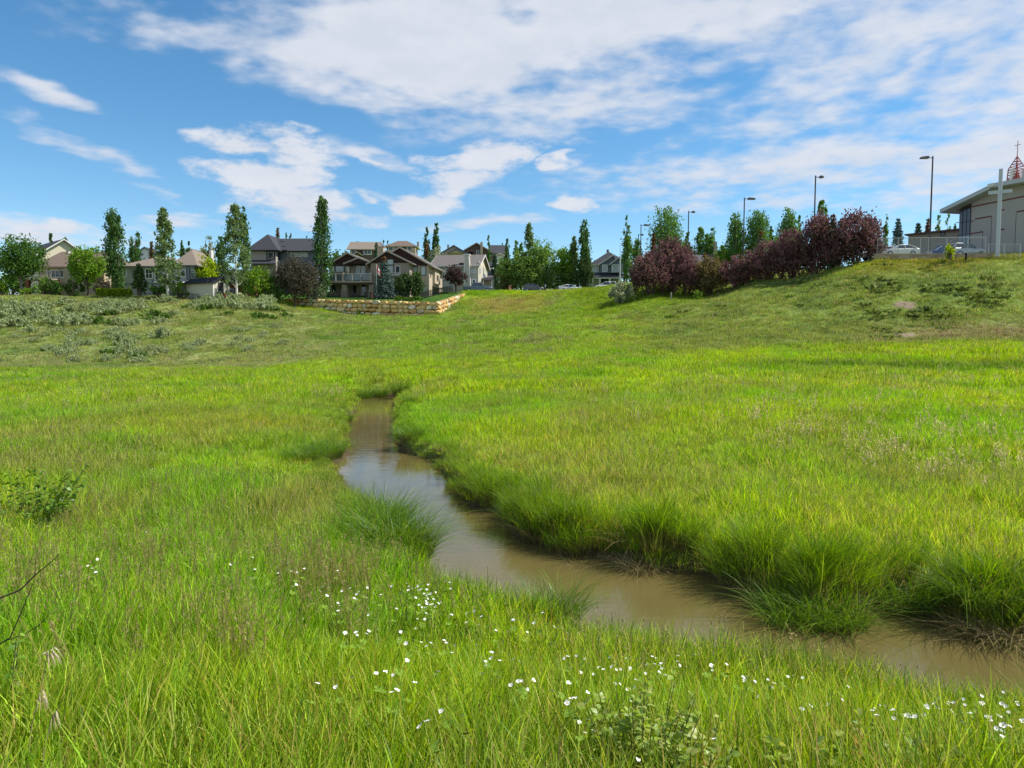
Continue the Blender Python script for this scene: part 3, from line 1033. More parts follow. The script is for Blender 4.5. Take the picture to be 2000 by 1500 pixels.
    def window(s, x0, x1, z0, z1, y=0.0, face='front', frame=None, pane=None, fw=.1, mull=0, rail=False, name='window', proud=.05):
        """a framed window; face says which wall it sits in, y is the wall plane"""
        frame = frame or M_frame; pane = pane or M_pane
        if x1 < x0: x0, x1 = x1, x0
        if z1 < z0: z0, z1 = z1, z0

        def bx(m, xa, xb, za, zb, d0, d1):
            if face == 'front': m.box(xa, xb, y - d1, y - d0, za, zb)
            elif face == 'right': m.box(y + d0, y + d1, xa, xb, za, zb)
            else: m.box(y - d1, y - d0, xa, xb, za, zb)
        f = MB()
        bx(f, x0 - fw, x1 + fw, z1, z1 + fw, .002, proud); bx(f, x0 - fw, x1 + fw, z0 - fw, z0, .002, proud)
        bx(f, x0 - fw, x0, z0, z1, .002, proud); bx(f, x1, x1 + fw, z0, z1, .002, proud)
        for k in range(mull):
            xm = x0 + (x1 - x0) * (k + 1) / (mull + 1)
            bx(f, xm - .04, xm + .04, z0, z1, .02, proud - .008)
        if rail:
            zm = (z0 + z1) / 2
            bx(f, x0, x1, zm - .035, zm + .035, .02, proud - .004)
        w = f.build(name, frame, s.root)
        g = MB(); bx(g, x0, x1, z0, z1, .003, .018); g.build('pane', pane, w)
        return w

    def pwin(s, u0, v0, u1, v1, y=0.0, **kw):
        """window on the front plane y from a photo rectangle"""
        xa, za = s.at(u0, v1, y); xb, zb = s.at(u1, v0, y)
        return s.window(xa, xb, za, zb, y, **kw)

    def part(s, name, mb, m, parent=None):
        return mb.build(name, m, parent or s.root)


GROUND_SINK = 1.2
# ---------------- wall materials
S_tan = mat('stucco_tan', (.44, .37, .28), .95, .08, 9, .3)
S_brown = mat('stucco_taupe', (.32, .27, .21), .95, .08, 9, .3)
S_beige = mat('siding_beige', (.50, .47, .38), .85, .05, 3, .2, stretch=(.2, .2, 9))
S_cream = mat('stucco_cream', (.60, .54, .40), .9, .06, 6, .2)
S_grey = mat('siding_grey_blue', (.30, .32, .32), .85, .06, 3, .2, stretch=(.2, .2, 9))
S_slate = mat('siding_slate_blue', (.15, .17, .20), .85, .08, 3, .2, stretch=(.2, .2, 9))
S_white = mat('siding_white', (.66, .66, .63), .85, .05, 3, .2, stretch=(.2, .2, 9))
S_green = mat('siding_grey_green', (.30, .33, .27), .85, .06, 3, .2, stretch=(.2, .2, 9))
S_shake = mat('cedar_shake_dark', (.055, .030, .026), .9, .35, 5, .5, stretch=(3, 3, 1))
S_red = mat('siding_brick_red', (.24, .085, .06), .9, .2, 7, .3)
S_brn2 = mat('siding_dark_brown', (.12, .085, .07), .9, .12, 6, .2)
S_stone = mat('house_stone', (.46, .37, .26), .9, .45, 2.6, .9, detail=2)
R_brown = roof_mat('shingles_brown', (.165, .125, .10))
R_tan = roof_mat('shingles_tan', (.22, .18, .145))
R_grey = roof_mat('shingles_charcoal', (.055, .057, .065))
R_taupe = roof_mat('shingles_taupe', (.155, .14, .13))
R_black = roof_mat('shingles_black', (.028, .030, .036))


def tile_faces():
    pass


# ================= walkout bungalow with the deck
def main_house():
    h = House('walkout_house', 'brown walkout house with stone deck columns above the boulder wall', 626, 579.5, 128.0, -5.5)
    X, Z = h.x, h.z
    zg = -GROUND_SINK
    zd = Z(549, 660)                      # deck floor
    ze = Z(519, 660, 3.2)                 # eaves
    xl = X(643, 530, 3.2); xr = X(724, 530, 3.2)
    # left wing
    h.wall(xl, xr, 3.2, 14, zg, ze, S_brown)
    lx0, lx1 = X(641, 519, 3.2), X(728, 519, 3.2)
    h.gable(lx0, lx1, 3.2, 12, ze, Z(495.5, 680, 3.2), R_taupe, S_shake, .55, .2, trim=M_trimt, xp=X(680, 500, 3.2), back=False)
    # porch gable over the deck door
    px0, px1, pp = X(675, 514, 1.6), X(727, 514, 1.6), X(697, 503, 1.6)
    h.gable(px0, px1, 1.6, 6.5, Z(514.5, 695, 1.6), Z(504.5, 697, 1.6), R_taupe, S_shake, .35, .18, trim=M_trimt, xp=(px0 + px1) / 2, back=False)
    h.part('porch_post', MB().box(px1 - .35, px1 - .1, 1.65, 1.9, zd, Z(514.5, 695, 1.6)), M_trimt)
    # middle wing
    mx0, mx1 = X(724, 530, .6), X(800, 530, .6)
    zem = Z(514, 760, .6)
    h.wall(mx0 + .02, mx1, .6, 13.5, zg, zem, S_brown)
    h.gable(X(722, 514, .6), X(802, 514, .6), .6, 12, zem, Z(491.5, 755, .6), R_taupe, S_shake, .55, .2, trim=M_trimt, xp=X(757, 490, .6), back=False)
    # right wing
    YR = 3.4
    rx0, rx1 = X(796, 530, YR), X(838, 530, YR)
    zer = Z(519, 820, YR)
    h.wall(rx0 + .02, rx1, YR, 15.5, zg, zer, S_tan)
    gx0 = 2 * X(782, 483, YR) - X(841, 519, YR)
    h.gable(gx0, X(841, 519, YR), YR + .02, 15.5, zer, Z(484.5, 782, YR), R_taupe, S_shake, .6, .2, trim=M_trimt, xp=X(782, 483, YR))
    # bay on the right side and its windows
    h.part('side_bay', MB().box(rx1 - .1, rx1 + .45, 6.4, 11.2, Z(548, 845), zer - .2), S_tan)
    h.window(4.3, 5.0, Z(537, 842), Z(527, 842), rx1, 'right', M_trimt)
    h.window(8.0, 9.4, Z(541, 842), Z(530, 842), rx1 + .45, 'right', M_trimt)
    h.window(6.9, 10.2, Z(573, 842), Z(560, 842), rx1, 'right', M_framed, mull=1)
    h.part('side_awning', MB().prism([(rx1 + .002, Z(553, 842)), (rx1 + 1.1, Z(556, 842)), (rx1 + 1.1, Z(557.5, 842)), (rx1 + .002, Z(556, 842))], 6.0, 11.4, 'y'), R_taupe)
    # front windows
    h.pwin(644.5, 520, 653, 531, 3.2, frame=M_framed, pane=M_blind)
    h.pwin(656, 520, 671.5, 531, 3.2, frame=M_framed, pane=M_blind)
    h.pwin(675, 520, 683.5, 531.5, 3.2, frame=M_framed, pane=M_blind)
    h.pwin(694.5, 519, 714, 547, 3.2, frame=M_framed, pane=M_blind, mull=1, name='patio_door')
    h.part('transom', MB().box(X(695, 521, 3.2), X(713.5, 521, 3.2), 3.1, 3.13, Z(522.8, 700, 3.2), Z(521, 700, 3.2)), M_trimw)
    h.pwin(757, 507, 768, 516.8, .6, frame=M_framed, pane=M_blind)
    h.pwin(757, 519, 768, 533, .6, frame=M_framed, pane=M_blind)
    d = h.pwin(773.5, 520, 780.5, 535, .6, frame=M_frame, name='balcony_door')
    h.pwin(806.5, 521, 814.5, 534.5, YR, frame=M_framed, pane=M_blind)
    h.pwin(822.5, 520.5, 831, 537, YR, frame=M_framed, pane=M_blind)
    h.pwin(824, 559, 831, 571, YR, frame=M_trimt, pane=M_blind)
    h.part('balcony', MB().box(X(768, 540, 0), X(785, 540, 0), -.5, .598, Z(541, 775, 1.0), Z(539, 775, 1.0)), M_trimt)
    rl = MB()
    for zz in (533.5, 538.5):
        rl.box(X(768, 535, .95), X(785, 535, .95), -.48, -.42, Z(zz + .4, 775, .95), Z(zz - .4, 775, .95))
    for k in range(7):
        xx = X(768 + k * 17 / 6, 535, .95); rl.box(xx - .03, xx + .03, -.475, -.425, Z(539, 775, .95), Z(533.5, 775, .95))
    h.part('balcony_railing', rl, M_trimw)
    # chimney
    cx0, cx1 = X(737, 490, 8), X(748.5, 490, 8)
    h.part('chimney', MB().box(cx0, cx1, 8, 9.2, ze + 1, Z(482.5, 743, 8)), S_stone)
    h.part('chimney_cap', MB().box(cx0 - .12, cx1 + .12, 7.88, 9.32, Z(482.5, 743, 8) + .002, Z(481, 743, 8)), M_trimt)
    h.part('flue_pipe', MB().tube(((cx0 + cx1) / 2, 8.6, Z(481, 743, 8)), ((cx0 + cx1) / 2, 8.6, Z(471, 743, 8)), .12), M_metal)
    # deck
    dx0, dx1 = X(626, 550), X(728, 550)
    h.part('deck_floor', MB().box(dx0, dx1, -.2, 3.18, zd - .28, zd), mat('deck_board', (.40, .34, .27), .8, .12, 5))
    h.part('deck_beam', MB().box(dx0 + .3, dx1 - .3, .25, .6, zd - .62, zd - .285), S_brn2)
    zr = Z(534.5, 660)
    rail = MB(); rail.box(dx0 + .05, dx1 - .05, -.16, -.06, zr - .06, zr); rail.box(dx0 + .05, dx0 + .13, -.06, 3.15, zr - .06, zr)
    h.part('top_rail', rail, M_trimw)
    for u, wd in ((642, .1), (656, .1), (670, .32), (688, .1), (705, .1), (724.5, .34), (627, .1)):
        xx = X(u, 540)
        h.part('railing_post', MB().box(xx - wd / 2, xx + wd / 2, -.15 - (wd > .2) * .06, -.06 + (wd > .2) * .16, zd + .002, zr + (.18 if wd > .2 else -.062)), M_trimt if wd > .2 else M_trimw)
    gm = glass_mat('railing_glass', (.10, .12, .13), .08)
    us = [627, 642, 656, 670, 688, 705, 724.5]
    for a, b in zip(us[:-1], us[1:]):
        h.part('glass_panel', MB().box(X(a, 540) + .17, X(b, 540) - .17, -.115, -.1, zd + .12, zr - .1), gm)
    # lattice privacy wall at the deck's end
    lat = MB()
    for k in range(9):
        lat.box(dx0 + .14, dx0 + .2, .1 + k * .34, .32 + k * .34, zd + .01, zd + 1.9)
    h.part('privacy_slats', lat, M_trimt)
    # stone columns: tapered, each built of fieldstones
    cols_px = [(630.5, 9.5), (672, 10.5), (725, 10.5)]
    for (u, wpx) in cols_px:
        xx = X(u, 565); w1 = wpx * 128 / FPX * .62; w0 = w1 * .62; zt = zd - .64
        core = MB()
        zb = hz(*(h.root.matrix_basis @ Vector((xx, .4, 0))).xy) - h.p.z - .15
        core.add([(xx - w1, .45 - w1, zb), (xx + w1, .45 - w1, zb), (xx + w1, .45 + w1, zb), (xx - w1, .45 + w1, zb),
                  (xx - w0, .45 - w0, zt), (xx + w0, .45 - w0, zt), (xx + w0, .45 + w0, zt), (xx - w0, .45 + w0, zt)],
                 [(0, 3, 2, 1), (4, 5, 6, 7), (0, 1, 5, 4), (1, 2, 6, 5), (2, 3, 7, 6), (3, 0, 4, 7)])
        c = core.build('column', mat('mortar', (.20, .17, .13), .95), h.root)
        st = MB(); r_ = random.Random(int(u))
        zz = zb
        while zz < zt - .12:
            hh = r_.uniform(.14, .26); t = (zz + hh / 2 - zb) / (zt - zb); wq = w1 * (1 - t) + w0 * t
            for side in range(4):
                p = -wq
                while p < wq - .05:
                    ww = min(r_.uniform(.16, .36), wq - p)
                    pr = r_.uniform(.03, .08)
                    a0, a1, z0, z1 = p + .015, p + ww - .015, zz + .012, min(zz + hh - .012, zt)
                    am, zm = (a0 + a1) / 2, (z0 + z1) / 2

                    def pt(a, z, o):
                        q = wq + o - .02
                        return [(xx + a, .45 - q, z), (xx + q, .45 + a, z), (xx - a, .45 + q, z), (xx - q, .45 - a, z)][side]
                    oct_ = [(a0 + (a1 - a0) * .2, z0), (a1 - (a1 - a0) * .2, z0), (a1, z0 + (z1 - z0) * .3), (a1, z1 - (z1 - z0) * .3), (a1 - (a1 - a0) * .25, z1), (a0 + (a1 - a0) * .2, z1), (a0, z1 - (z1 - z0) * .3), (a0, z0 + (z1 - z0) * .3)]
                    V = [pt(a, z, 0) for a, z in oct_] + [pt(am + (a - am) * .7, zm + (z - zm) * .7, pr) for a, z in oct_]
                    st.add(V, [(i, (i + 1) % 8, (i + 1) % 8 + 8, i + 8) for i in range(8)] + [tuple(range(8, 16))])
                    p += ww
            zz += hh
        so = st.build('fieldstone_facing', mat('fieldstone', (.44, .37, .27), .9, .6, 3.3, .3, detail=1), c)
        so['kind'] = 'stuff'
    # basement openings under the deck
    h.pwin(648, 557.5, 656, 569.5, 3.2, frame=M_trimt, name='basement_window')
    h.pwin(689.5, 556.5, 696.5, 575, 3.2, frame=M_trimt, name='basement_door')
    h.pwin(706.5, 556.5, 714, 576, 3.2, frame=M_trimt, name='basement_door')
    # downpipe and wall lamp
    h.part('downpipe', MB().path([(xr + .25, 2.9, ze - .2), (xr - .1, 3.1, ze - .7), (xr - .1, 3.1, zd)], .06), M_trimt)
    h.part('wall_lamp', MB().tube((X(688, 520, 3.1), 3.1, Z(521.5, 688, 3.1)), (X(688, 520, 3.1), 3.1, Z(518.8, 688, 3.1)), .1, .13), M_black)
    return h


MAIN = main_house()


def deck_furniture():
    h = MAIN; X, Z = h.x, h.z
    zd = Z(549, 660); Mw = h.root.matrix_basis

    def place(name, label, cat, x, y, z, rz=0, group=None):
        return empty(name, Mw @ Vector((x, y, z)), h.yaw + rz, label, cat, group)
    # closed parasol
    p = place('patio_umbrella', 'closed cream patio umbrella standing on the glass railed deck', 'umbrella', X(680.5, 540, 1.2), 1.2, zd + .003)
    MB().tube((0, 0, 0), (0, 0, 2.55), .03).build('pole', M_metal, p)
    MB().tube((0, 0, 0), (0, 0, .12), .28, .24, 12).build('base', M_black, p)
    MB().path([(0, 0, .75), (0, 0, 1.1), (0, 0, 1.7), (0, 0, 2.2), (0, 0, 2.55)], [.10, .15, .14, .17, .05], 9).build('folded_canopy', mat('canopy_cream', (.55, .47, .30), .9, .15, 8), p)

    def chair(lbl, x, y, rz, colm):
        c = place('patio_chair', lbl, 'chair', x, y, zd + .003, rz, 'chairs on the deck')
        MB().box(-.28, .28, -.26, .26, .40, .46).build('seat', colm, c)
        MB().prism([(.22, .46), (.27, .46), (.40, 1.0), (.35, 1.0)], -.27, .27, 'x').build('backrest', colm, c)
        for sx in (-1, 1):
            for sy in (-1, 1):
                MB().box(sx * .26 - .02, sx * .26 + .02, sy * .24 - .02, sy * .24 + .02, 0, .398).build('leg', M_black, c)
            MB().box(sx * .29 - .025, sx * .29 + .025, -.26, .3, .62, .65).build('armrest', M_black, c)
    wk = mat('wicker_dark', (.03, .032, .035), .7, .3, 20)
    chair('light patio chair by the slatted end of the deck', X(636, 545, 1.0), 1.0, .5, M_trimt)
    chair('light patio chair beside the dark table on the deck', X(648, 545, 1.4), 1.4, -.4, M_trimt)
    chair('dark wicker patio chair in front of the patio door', X(697, 545, 1.3), 1.3, .8, wk)
    chair('dark wicker patio chair at the corner post of the deck', X(717, 545, 1.1), 1.1, -.6, wk)
    t = place('patio_table', 'dark patio table on the deck between the light chairs', 'table', X(660, 545, 1.3), 1.3, zd + .003)
    MB().box(-.6, .6, -.4, .4, .66, .72).build('table_top', M_black, t)
    for sx in (-1, 1):
        for sy in (-1, 1):
            MB().box(sx * .52 - .03, sx * .52 + .03, sy * .33 - .03, sy * .33 + .03, 0, .658).build('leg', M_black, t)
    s = place('patio_sofa', 'dark padded outdoor sofa under the porch gable', 'sofa', X(707, 545, 2.2), 2.2, zd + .003)
    MB().box(-.95, .95, -.4, .4, .12, .42).build('seat', wk, s)
    MB().box(-.95, .95, .25, .42, .422, .82).build('backrest', wk, s)
    for sx in (-1, 1): MB().box(sx * .95 - .1, sx * .95 + .1, -.4, .24, .422, .62).build('armrest', wk, s)
    # red planter box under the deck
    x, y = X(693, 575, 1.5), 1.5
    wp = Mw @ Vector((x, y, 0)); zg = hz(wp.x, wp.y)
    b = empty('garden_bench', (wp.x, wp.y, zg), h.yaw, 'low reddish wooden bench in the shade under the deck', 'bench')
    MB().box(-.65, .65, -.2, .2, .38, .45).build('seat', mat('bench_red', (.22, .07, .04), .7), b)
    for sx in (-1, 1): MB().box(sx * .5 - .05, sx * .5 + .05, -.17, .17, -.05, .378).build('leg', S_brn2, b)


deck_furniture()


def flag_pole():
    Y = 122.5
    b = on_ground(736, 581, 0, 100); p = W(736, 581, Y)
    z0 = hz(p.x, p.y); zt = W(736, 518, Y).z
    f = empty('flagpole', (p.x, p.y, z0), 0, 'slim white flagpole flying a red and white maple leaf flag', 'flagpole')
    H = zt - z0
    MB().tube((0, 0, -.2), (0, 0, H), .07, .045).build('pole', M_trimw, f)
    MB().tube((0, 0, H), (0, 0, H + .12), .08, .03).build('finial', M_trimw, f)
    MB().box(-.12, .12, -.12, .12, -.1, .12).build('base', M_metal, f)
    # hanging flag: wavy cloth with three bands
    n, m_ = 14, 10; V = []; fm = []
    Lh, Hh = 1.9, 1.15
    for i in range(n + 1):
        for j in range(m_ + 1):
            s, t = i / n, j / m_
            V.append((.08 + s * .62 + .06 * math.sin(s * 9 + t), .10 * math.sin(s * 11 + 2 * t) * (.3 + s), H - .1 - t * Hh - s * s * 1.0 - s * .25))
    F = []
    for i in range(n):
        for j in range(m_):
            a = i * (m_ + 1) + j
            F.append((a, a + 1, a + m_ + 2, a + m_ + 1))
            s, t = (i + .5) / n, (j + .5) / m_
            red = s < .26 or s > .74
            leaf = abs(s - .5) * 1.3 + abs(t - .5) * .75 < .2
            fm.append(0 if (red or leaf) else 1)
    me = mesh_np('flag', np.array(V), np.array(F), smooth=True, mats=[mat('flag_red', (.55, .02, .035), .8, .1), mat('flag_white', (.78, .77, .76), .8, .05)], fm=fm)
    fo = link('flag', me, f)
    sm = fo.modifiers.new('thick', 'SOLIDIFY'); sm.thickness = .006


flag_pole()


# ================= boulder retaining wall
def boulder_mesh(seed):
    r = random.Random(seed)
    bm = bmesh.new(); bmesh.ops.create_cube(bm, size=1.0)
    bmesh.ops.subdivide_edges(bm, edges=bm.edges, cuts=1, use_grid_fill=True)
    for v in bm.verts:
        c = v.co
        n = sum(1 for k in c if abs(k) > .4)
        f = {1: 1.03, 2: .90, 3: .75}.get(n, 1)
        c *= f
        c.x += r.uniform(-.055, .055); c.y += r.uniform(-.06, .06); c.z += r.uniform(-.055, .055)
    me = bpy.data.meshes.new('rock'); bm.to_mesh(me); bm.free()
    return me


def rock_mat(name, c):
    return mat(name, c, .95, .30, 2.2, .6, spec=.1, detail=7)


RMATS = [rock_mat('sandstone_%s' % n, c) for n, c in (('honey', (.62, .42, .17)), ('buff', (.66, .50, .27)), ('rust', (.54, .32, .13)), ('grey', (.52, .44, .32)), ('pale', (.74, .67, .53)), ('brown', (.46, .29, .14)))]


def boulder_wall():
    p0 = WALL_TOP[0]
    root = empty('boulder_wall', (p0.x, p0.y, p0.z), 0, 'honey coloured sandstone boulder retaining wall below the brown house', 'retaining wall')
    meshes = []
    for k in range(12):
        me = boulder_mesh(k + 3); me.materials.append(RMATS[[0, 1, 0, 2, 1, 3, 0, 5, 1, 2, 4, 0][k]])
        meshes.append(me)
    r = random.Random(5)
    # arc-length along the top line
    pts = WALL_TOP; seg = [(pts[i + 1] - pts[i]).length for i in range(len(pts) - 1)]
    tot = sum(seg)

    def at(s):
        for i, l in enumerate(seg):
            if s <= l or i == len(seg) - 1:
                d = (pts[i + 1] - pts[i]); return pts[i] + d * (s / l), d.normalized()
            s -= l
    n = 0
    for course in range(6):
        s = r.uniform(0, .5)
        ch = .64
        while s < tot:
            wd = r.choice([.75, .95, 1.1, 1.25, 1.4, 1.7]) * r.uniform(.92, 1.08)
            p, d = at(min(s + wd / 2, tot))
            nx, ny = (d.y, -d.x)                     # outward, to the right of the run
            hgt = ch * r.uniform(.86, 1.12)
            top = p.z - course * ch
            off = .12 * course + r.uniform(-.05, .05)
            x, y = p.x + nx * off, p.y + ny * off
            gz = hz(x + nx * .55, y + ny * .55)
            if top > gz + .06:
                o = link('boulder', meshes[r.randrange(12)], root)
                o.location = Vector((x, y, top - hgt / 2 + .05)) - p0
                o.rotation_euler = (r.uniform(-.06, .06), r.uniform(-.07, .07), math.atan2(d.y, d.x) + r.uniform(-.1, .1))
                o.scale = (wd * .97, r.uniform(.75, .95), hgt * .97)
                n += 1
            s += wd
    return n


NB = boulder_wall()
# ================= the neighbours' houses
def ground_rel(h, x, y):
    w = h.root.matrix_basis @ Vector((x, y, 0))
    return hz(w.x, w.y) - h.p.z


def house_cream():
    h = House('gabled_house', 'cream gabled house with dark grey roof behind the round elm', 76, 500, 150, -42)
    w = 9.0; ze = h.z(491, 95); zp = h.z(464, 76, 0)
    h.wall(-14, 0, 0, w, -9, ze, S_cream)
    h.gable(-14, 0, 0, w, ze, zp, R_grey, S_cream, .6, .2, axis='x', trim=M_trimw)
    h.window(3.4, 5.6, ze - 1.6, ze - .3, 0, 'right', M_frame, mull=1)
    h.window(-5, -3, ze - 1.8, ze - .5, 0, 'front', M_frame)


house_cream()


def house_tan():
    h = House('bungalow', 'tan bungalow with brown hipped roof and brick porch posts', 74, 577, 123, 0)
    X, Z = h.x, h.z
    x0, x1 = X(74), X(203); ze = Z(521, 100)
    h.wall(x0, x1, 0, 11, -2, ze, S_tan)
    h.hip(x0, x1, 0, 10, ze, Z(491.5, 110, 5), R_brown, .6, trim=M_trimt, run=1.6)
    h.part('stone_end', MB().box(X(192), X(204.5), -.3, -.003, -2, Z(540, 200)), mat('stone_peach', (.50, .30, .22), .9, .3, 4))
    h.pwin(93.5, 530, 97.5, 540.5, 0, fw=.18, frame=M_trimw); h.pwin(101.5, 529, 115, 541, 0, fw=.18, frame=M_trimw, mull=1); h.pwin(118.5, 529, 123.5, 541, 0, fw=.18, frame=M_trimw)
    h.pwin(142.5, 527, 148.5, 543, 0, fw=.15, frame=M_frame)
    h.part('side_projection', MB().box(X(127), X(140), -.5, -.003, -2, ze - .1), S_tan)
    zd = Z(546, 90)
    h.part('deck_floor', MB().box(x0 - 1, X(118), -2.6, -.505, zd - .25, zd), M_trimt)
    for u in (54, 81, 113):
        xx = X(u, 560, -2.3); zb = ground_rel(h, xx, -2.3)
        h.part('brick_post', MB().box(xx - .32, xx + .32, -2.55, -1.95, zb - .2, zd - .255), S_red)
    rl = MB(); rl.box(x0 - 1, X(118), -2.58, -2.5, zd + .95, zd + 1.02)
    k = x0 - 1
    while k < X(118): rl.box(k, k + .05, -2.57, -2.52, zd + .002, zd + .95); k += .3
    h.part('deck_railing', rl, M_trimt)
    h.part('roof_vent', MB().box(X(104), X(107), 4, 4.5, Z(495, 105, 4), Z(491, 105, 4)), M_trimw)
    h.part('roof_vent', MB().box(X(129), X(132.5), 4.6, 5, Z(493, 130, 4), Z(490, 130, 4.6)), M_trimw)
    h.pwin(101, 560, 112, 575, 0, frame=M_framed, name='patio_door')


house_tan()


def house_greyblue():
    h = House('split_level_house', 'pale grey split level house with tan roof behind the white trunked aspen', 235, 575, 126, 0)
    X, Z = h.x, h.z
    x0, x1, x2 = X(237), X(322), X(384); ze = Z(520, 300)
    h.wall(x0, x1, 0, 10, -2, ze, S_grey)
    h.wall(x1 + .02, x2, -1.0, 9, -2, ze, S_grey)
    h.hip(x0, x1 + 3, 0, 10, ze, Z(499.5, 310, 5), R_tan, .6, trim=S_slate)
    h.hip(X(346), X(388), -1.2, 9, ze + .05, Z(490.5, 368, 4), R_tan, .5, trim=S_slate, run=3.4)
    h.gable(X(338), X(358), -1.2, 2, ze + .06, Z(510, 348, -1), R_tan, S_grey, .3, .14, trim=S_slate)
    h.part('band_board', MB().box(x0, x1, -.06, -.003, Z(554, 260) - .12, Z(554, 260) + .12), S_slate)
    h.pwin(241, 526.5, 246, 539, 0, fw=.14); h.pwin(285.5, 526, 296.5, 543, 0, fw=.14, mull=1, rail=True)
    h.pwin(304, 526, 308, 546, 0, fw=.12)
    h.pwin(347, 527, 351.5, 544, -1.0, fw=.12); h.pwin(356, 527, 361, 540, -1.0, fw=.12)
    h.pwin(366, 519.8, 370, 545, -1.0, frame=M_framed, name='patio_door')
    h.pwin(294, 556, 298, 563, 0, fw=.1); h.pwin(283, 564, 288, 569, 0, fw=.1)
    h.part('corner_board', MB().box(X(296.5), X(298.5), -.05, -.003, -1, Z(546, 298)), S_slate)
    h.part('chimney', MB().box(X(386), X(390), 5, 6, ze, Z(488.5, 388, 5)), M_trimw)
    h.part('flue_pipe', MB().tube((X(387.5), 5.5, Z(489, 388, 5)), (X(387.5), 5.5, Z(481, 388, 5)), .14), M_metal)
    # small deck
    zd = Z(552, 345)
    h.part('deck_floor', MB().box(X(316), X(372), -3.0, -1.02, zd - .22, zd), M_trimw)
    for u in (318, 345, 370):
        xx = X(u, 560, -2.8); h.part('deck_post', MB().box(xx - .08, xx + .08, -2.95, -2.79, -1.2, zd - .222), M_trimw)


house_greyblue()


def shed():
    h = House('garden_shed', 'low beige garden shed with black roof and dark door', 364, 575.5, 115, -24, cat='shed')
    X, Z = h.x, h.z
    L = X(416, 560); w = 3.4; ze = Z(552, 390); zp = Z(543.5, 400, 1.7)
    h.wall(0, L, 0, w, -1.2, ze, S_beige)
    h.gable(0, L, 0, w, ze, zp, R_black, S_beige, .25, .12, axis='x', trim=M_black, ohe=.35)
    h.window(1.1, 2.0, Z(573, 418), Z(552, 418), L, 'right', M_black, M_black, name='door')
    h.part('corner_trim', MB().box(L - .02, L + .03, -.03, .1, -1.0, ze), M_trimw)


shed()


def house_darkroof():
    h = House('large_house', 'large house with charcoal hipped roofs left of the tallest poplar', 487, 578, 134, -3)
    X, Z = h.x, h.z
    ze = Z(489, 520)
    xa, xb, xc = X(490), X(539), X(606)
    h.wall(xa, xb, 0, 11, -3, ze, mat('stucco_greige', (.36, .33, .28), .95, .07, 8, .3))
    h.wall(xb + .02, xc, 2.2, 9.6, -3, Z(490, 580, 2.2), S_slate)
    h.hip(xa, xb, 0, 11, ze, Z(461.5, 513, 5), R_grey, .7, trim=M_black)
    h.hip(X(500, 500, 3), xc, 2.2, 9.6, Z(489, 580, 2.2), Z(466, 570, 6), R_grey, .7, trim=M_black, run=2.2)
    # lower skirt roof
    z1, z2 = Z(508, 518), Z(514.5, 518, -1.8)
    h.part('skirt_roof', MB().slab([(xa, -.005, z1), (xb, -.005, z1), (xb + .6, -1.9, z2), (xa - .3, -1.9, z2)], .15), R_grey)
    h.part('bay_roof', MB().slab([(X(562, 490, 1.5), 2.195, Z(485, 580, 2)), (X(606, 490, 1.5), 2.195, Z(485, 580, 2)), (X(608, 490, 1), 1.0, Z(489.5, 580, 1)), (X(560, 490, 1), 1.0, Z(489.5, 580, 1))], .12), R_grey)
    h.pwin(522.5, 492, 535, 505, 0, fw=.2, frame=M_framed, rail=True); h.pwin(524, 493, 534, 504.5, -.06, fw=.05)
    h.pwin(567, 494, 581, 501, 2.2, pane=M_blind, frame=M_trimw); h.pwin(584, 494, 600, 501, 2.2, pane=M_blind, frame=M_trimw)
    h.window(1.0, 2.2, Z(505, 538), Z(493, 538), xb, 'right', M_framed)
    for u, v, y in ((552, 471, 5), (560, 470.5, 5.5), (584, 470, 5.6), (555, 481, 3)):
        h.part('roof_vent', MB().box(X(u, v, y) - .3, X(u, v, y) + .3, y - .25, y + .25, Z(v + 1.5, u, y) - .4, Z(v, u, y)), M_black)
    # lower storey projecting to the left, with a brick-faced base
    h.wall(X(437, 550, -2), X(498, 550, -2), -2, 8, Z(556, 470, -2), Z(527, 470, -2), mat('stucco_greige', (.36, .33, .28)), name='lower_wall')
    h.part('lower_floor_band', MB().box(X(435, 550, -2.3), X(499, 550, -2.3), -2.35, -2.003, Z(556.5, 470, -2), Z(553.5, 470, -2)), M_trimt)
    h.wall(X(437, 560, -1.5), X(498, 560, -1.5), -1.5, 8, -2, Z(556.6, 470, -1.5), S_red, name='brick_base')
    h.pwin(452, 543, 460, 551, -2, frame=M_framed); h.pwin(465, 543, 475, 551, -2, frame=M_framed)
    h.part('deck_post', MB().box(X(434, 540, -2.2), X(438, 540, -2.2), -2.3, -1.9, Z(545, 436), Z(514, 436)), M_black)


house_darkroof()


def house_behind_a():
    h = House('far_house', 'brown two storey house showing above the deck house, left of the stone chimney', 683, 500, 185, 2)
    X, Z = h.x, h.z
    x0, x1, ze = X(684), X(736), Z(486, 700)
    h.wall(x0, x1, 0, 9, -12, ze, S_brn2)
    h.gable(x0, x1, 0, 9, ze, Z(474, 710, 4.5), R_tan, S_brn2, .7, .2, axis='x', trim=M_trimt)
    h.pwin(686.5, 488, 694, 496, 0, fw=.2); h.pwin(711.5, 487.5, 724.5, 496, 0, fw=.2, mull=1)
    h.gable(X(693), X(710), -2.5, 2, Z(500, 700), Z(492.5, 701, -2.5), R_grey, S_brn2, .3, .2, trim=M_trimt)
    h.part('chimney', MB().box(X(689), X(693.5), 5.5, 7, ze, Z(471.5, 691, 5.5)), S_brn2)


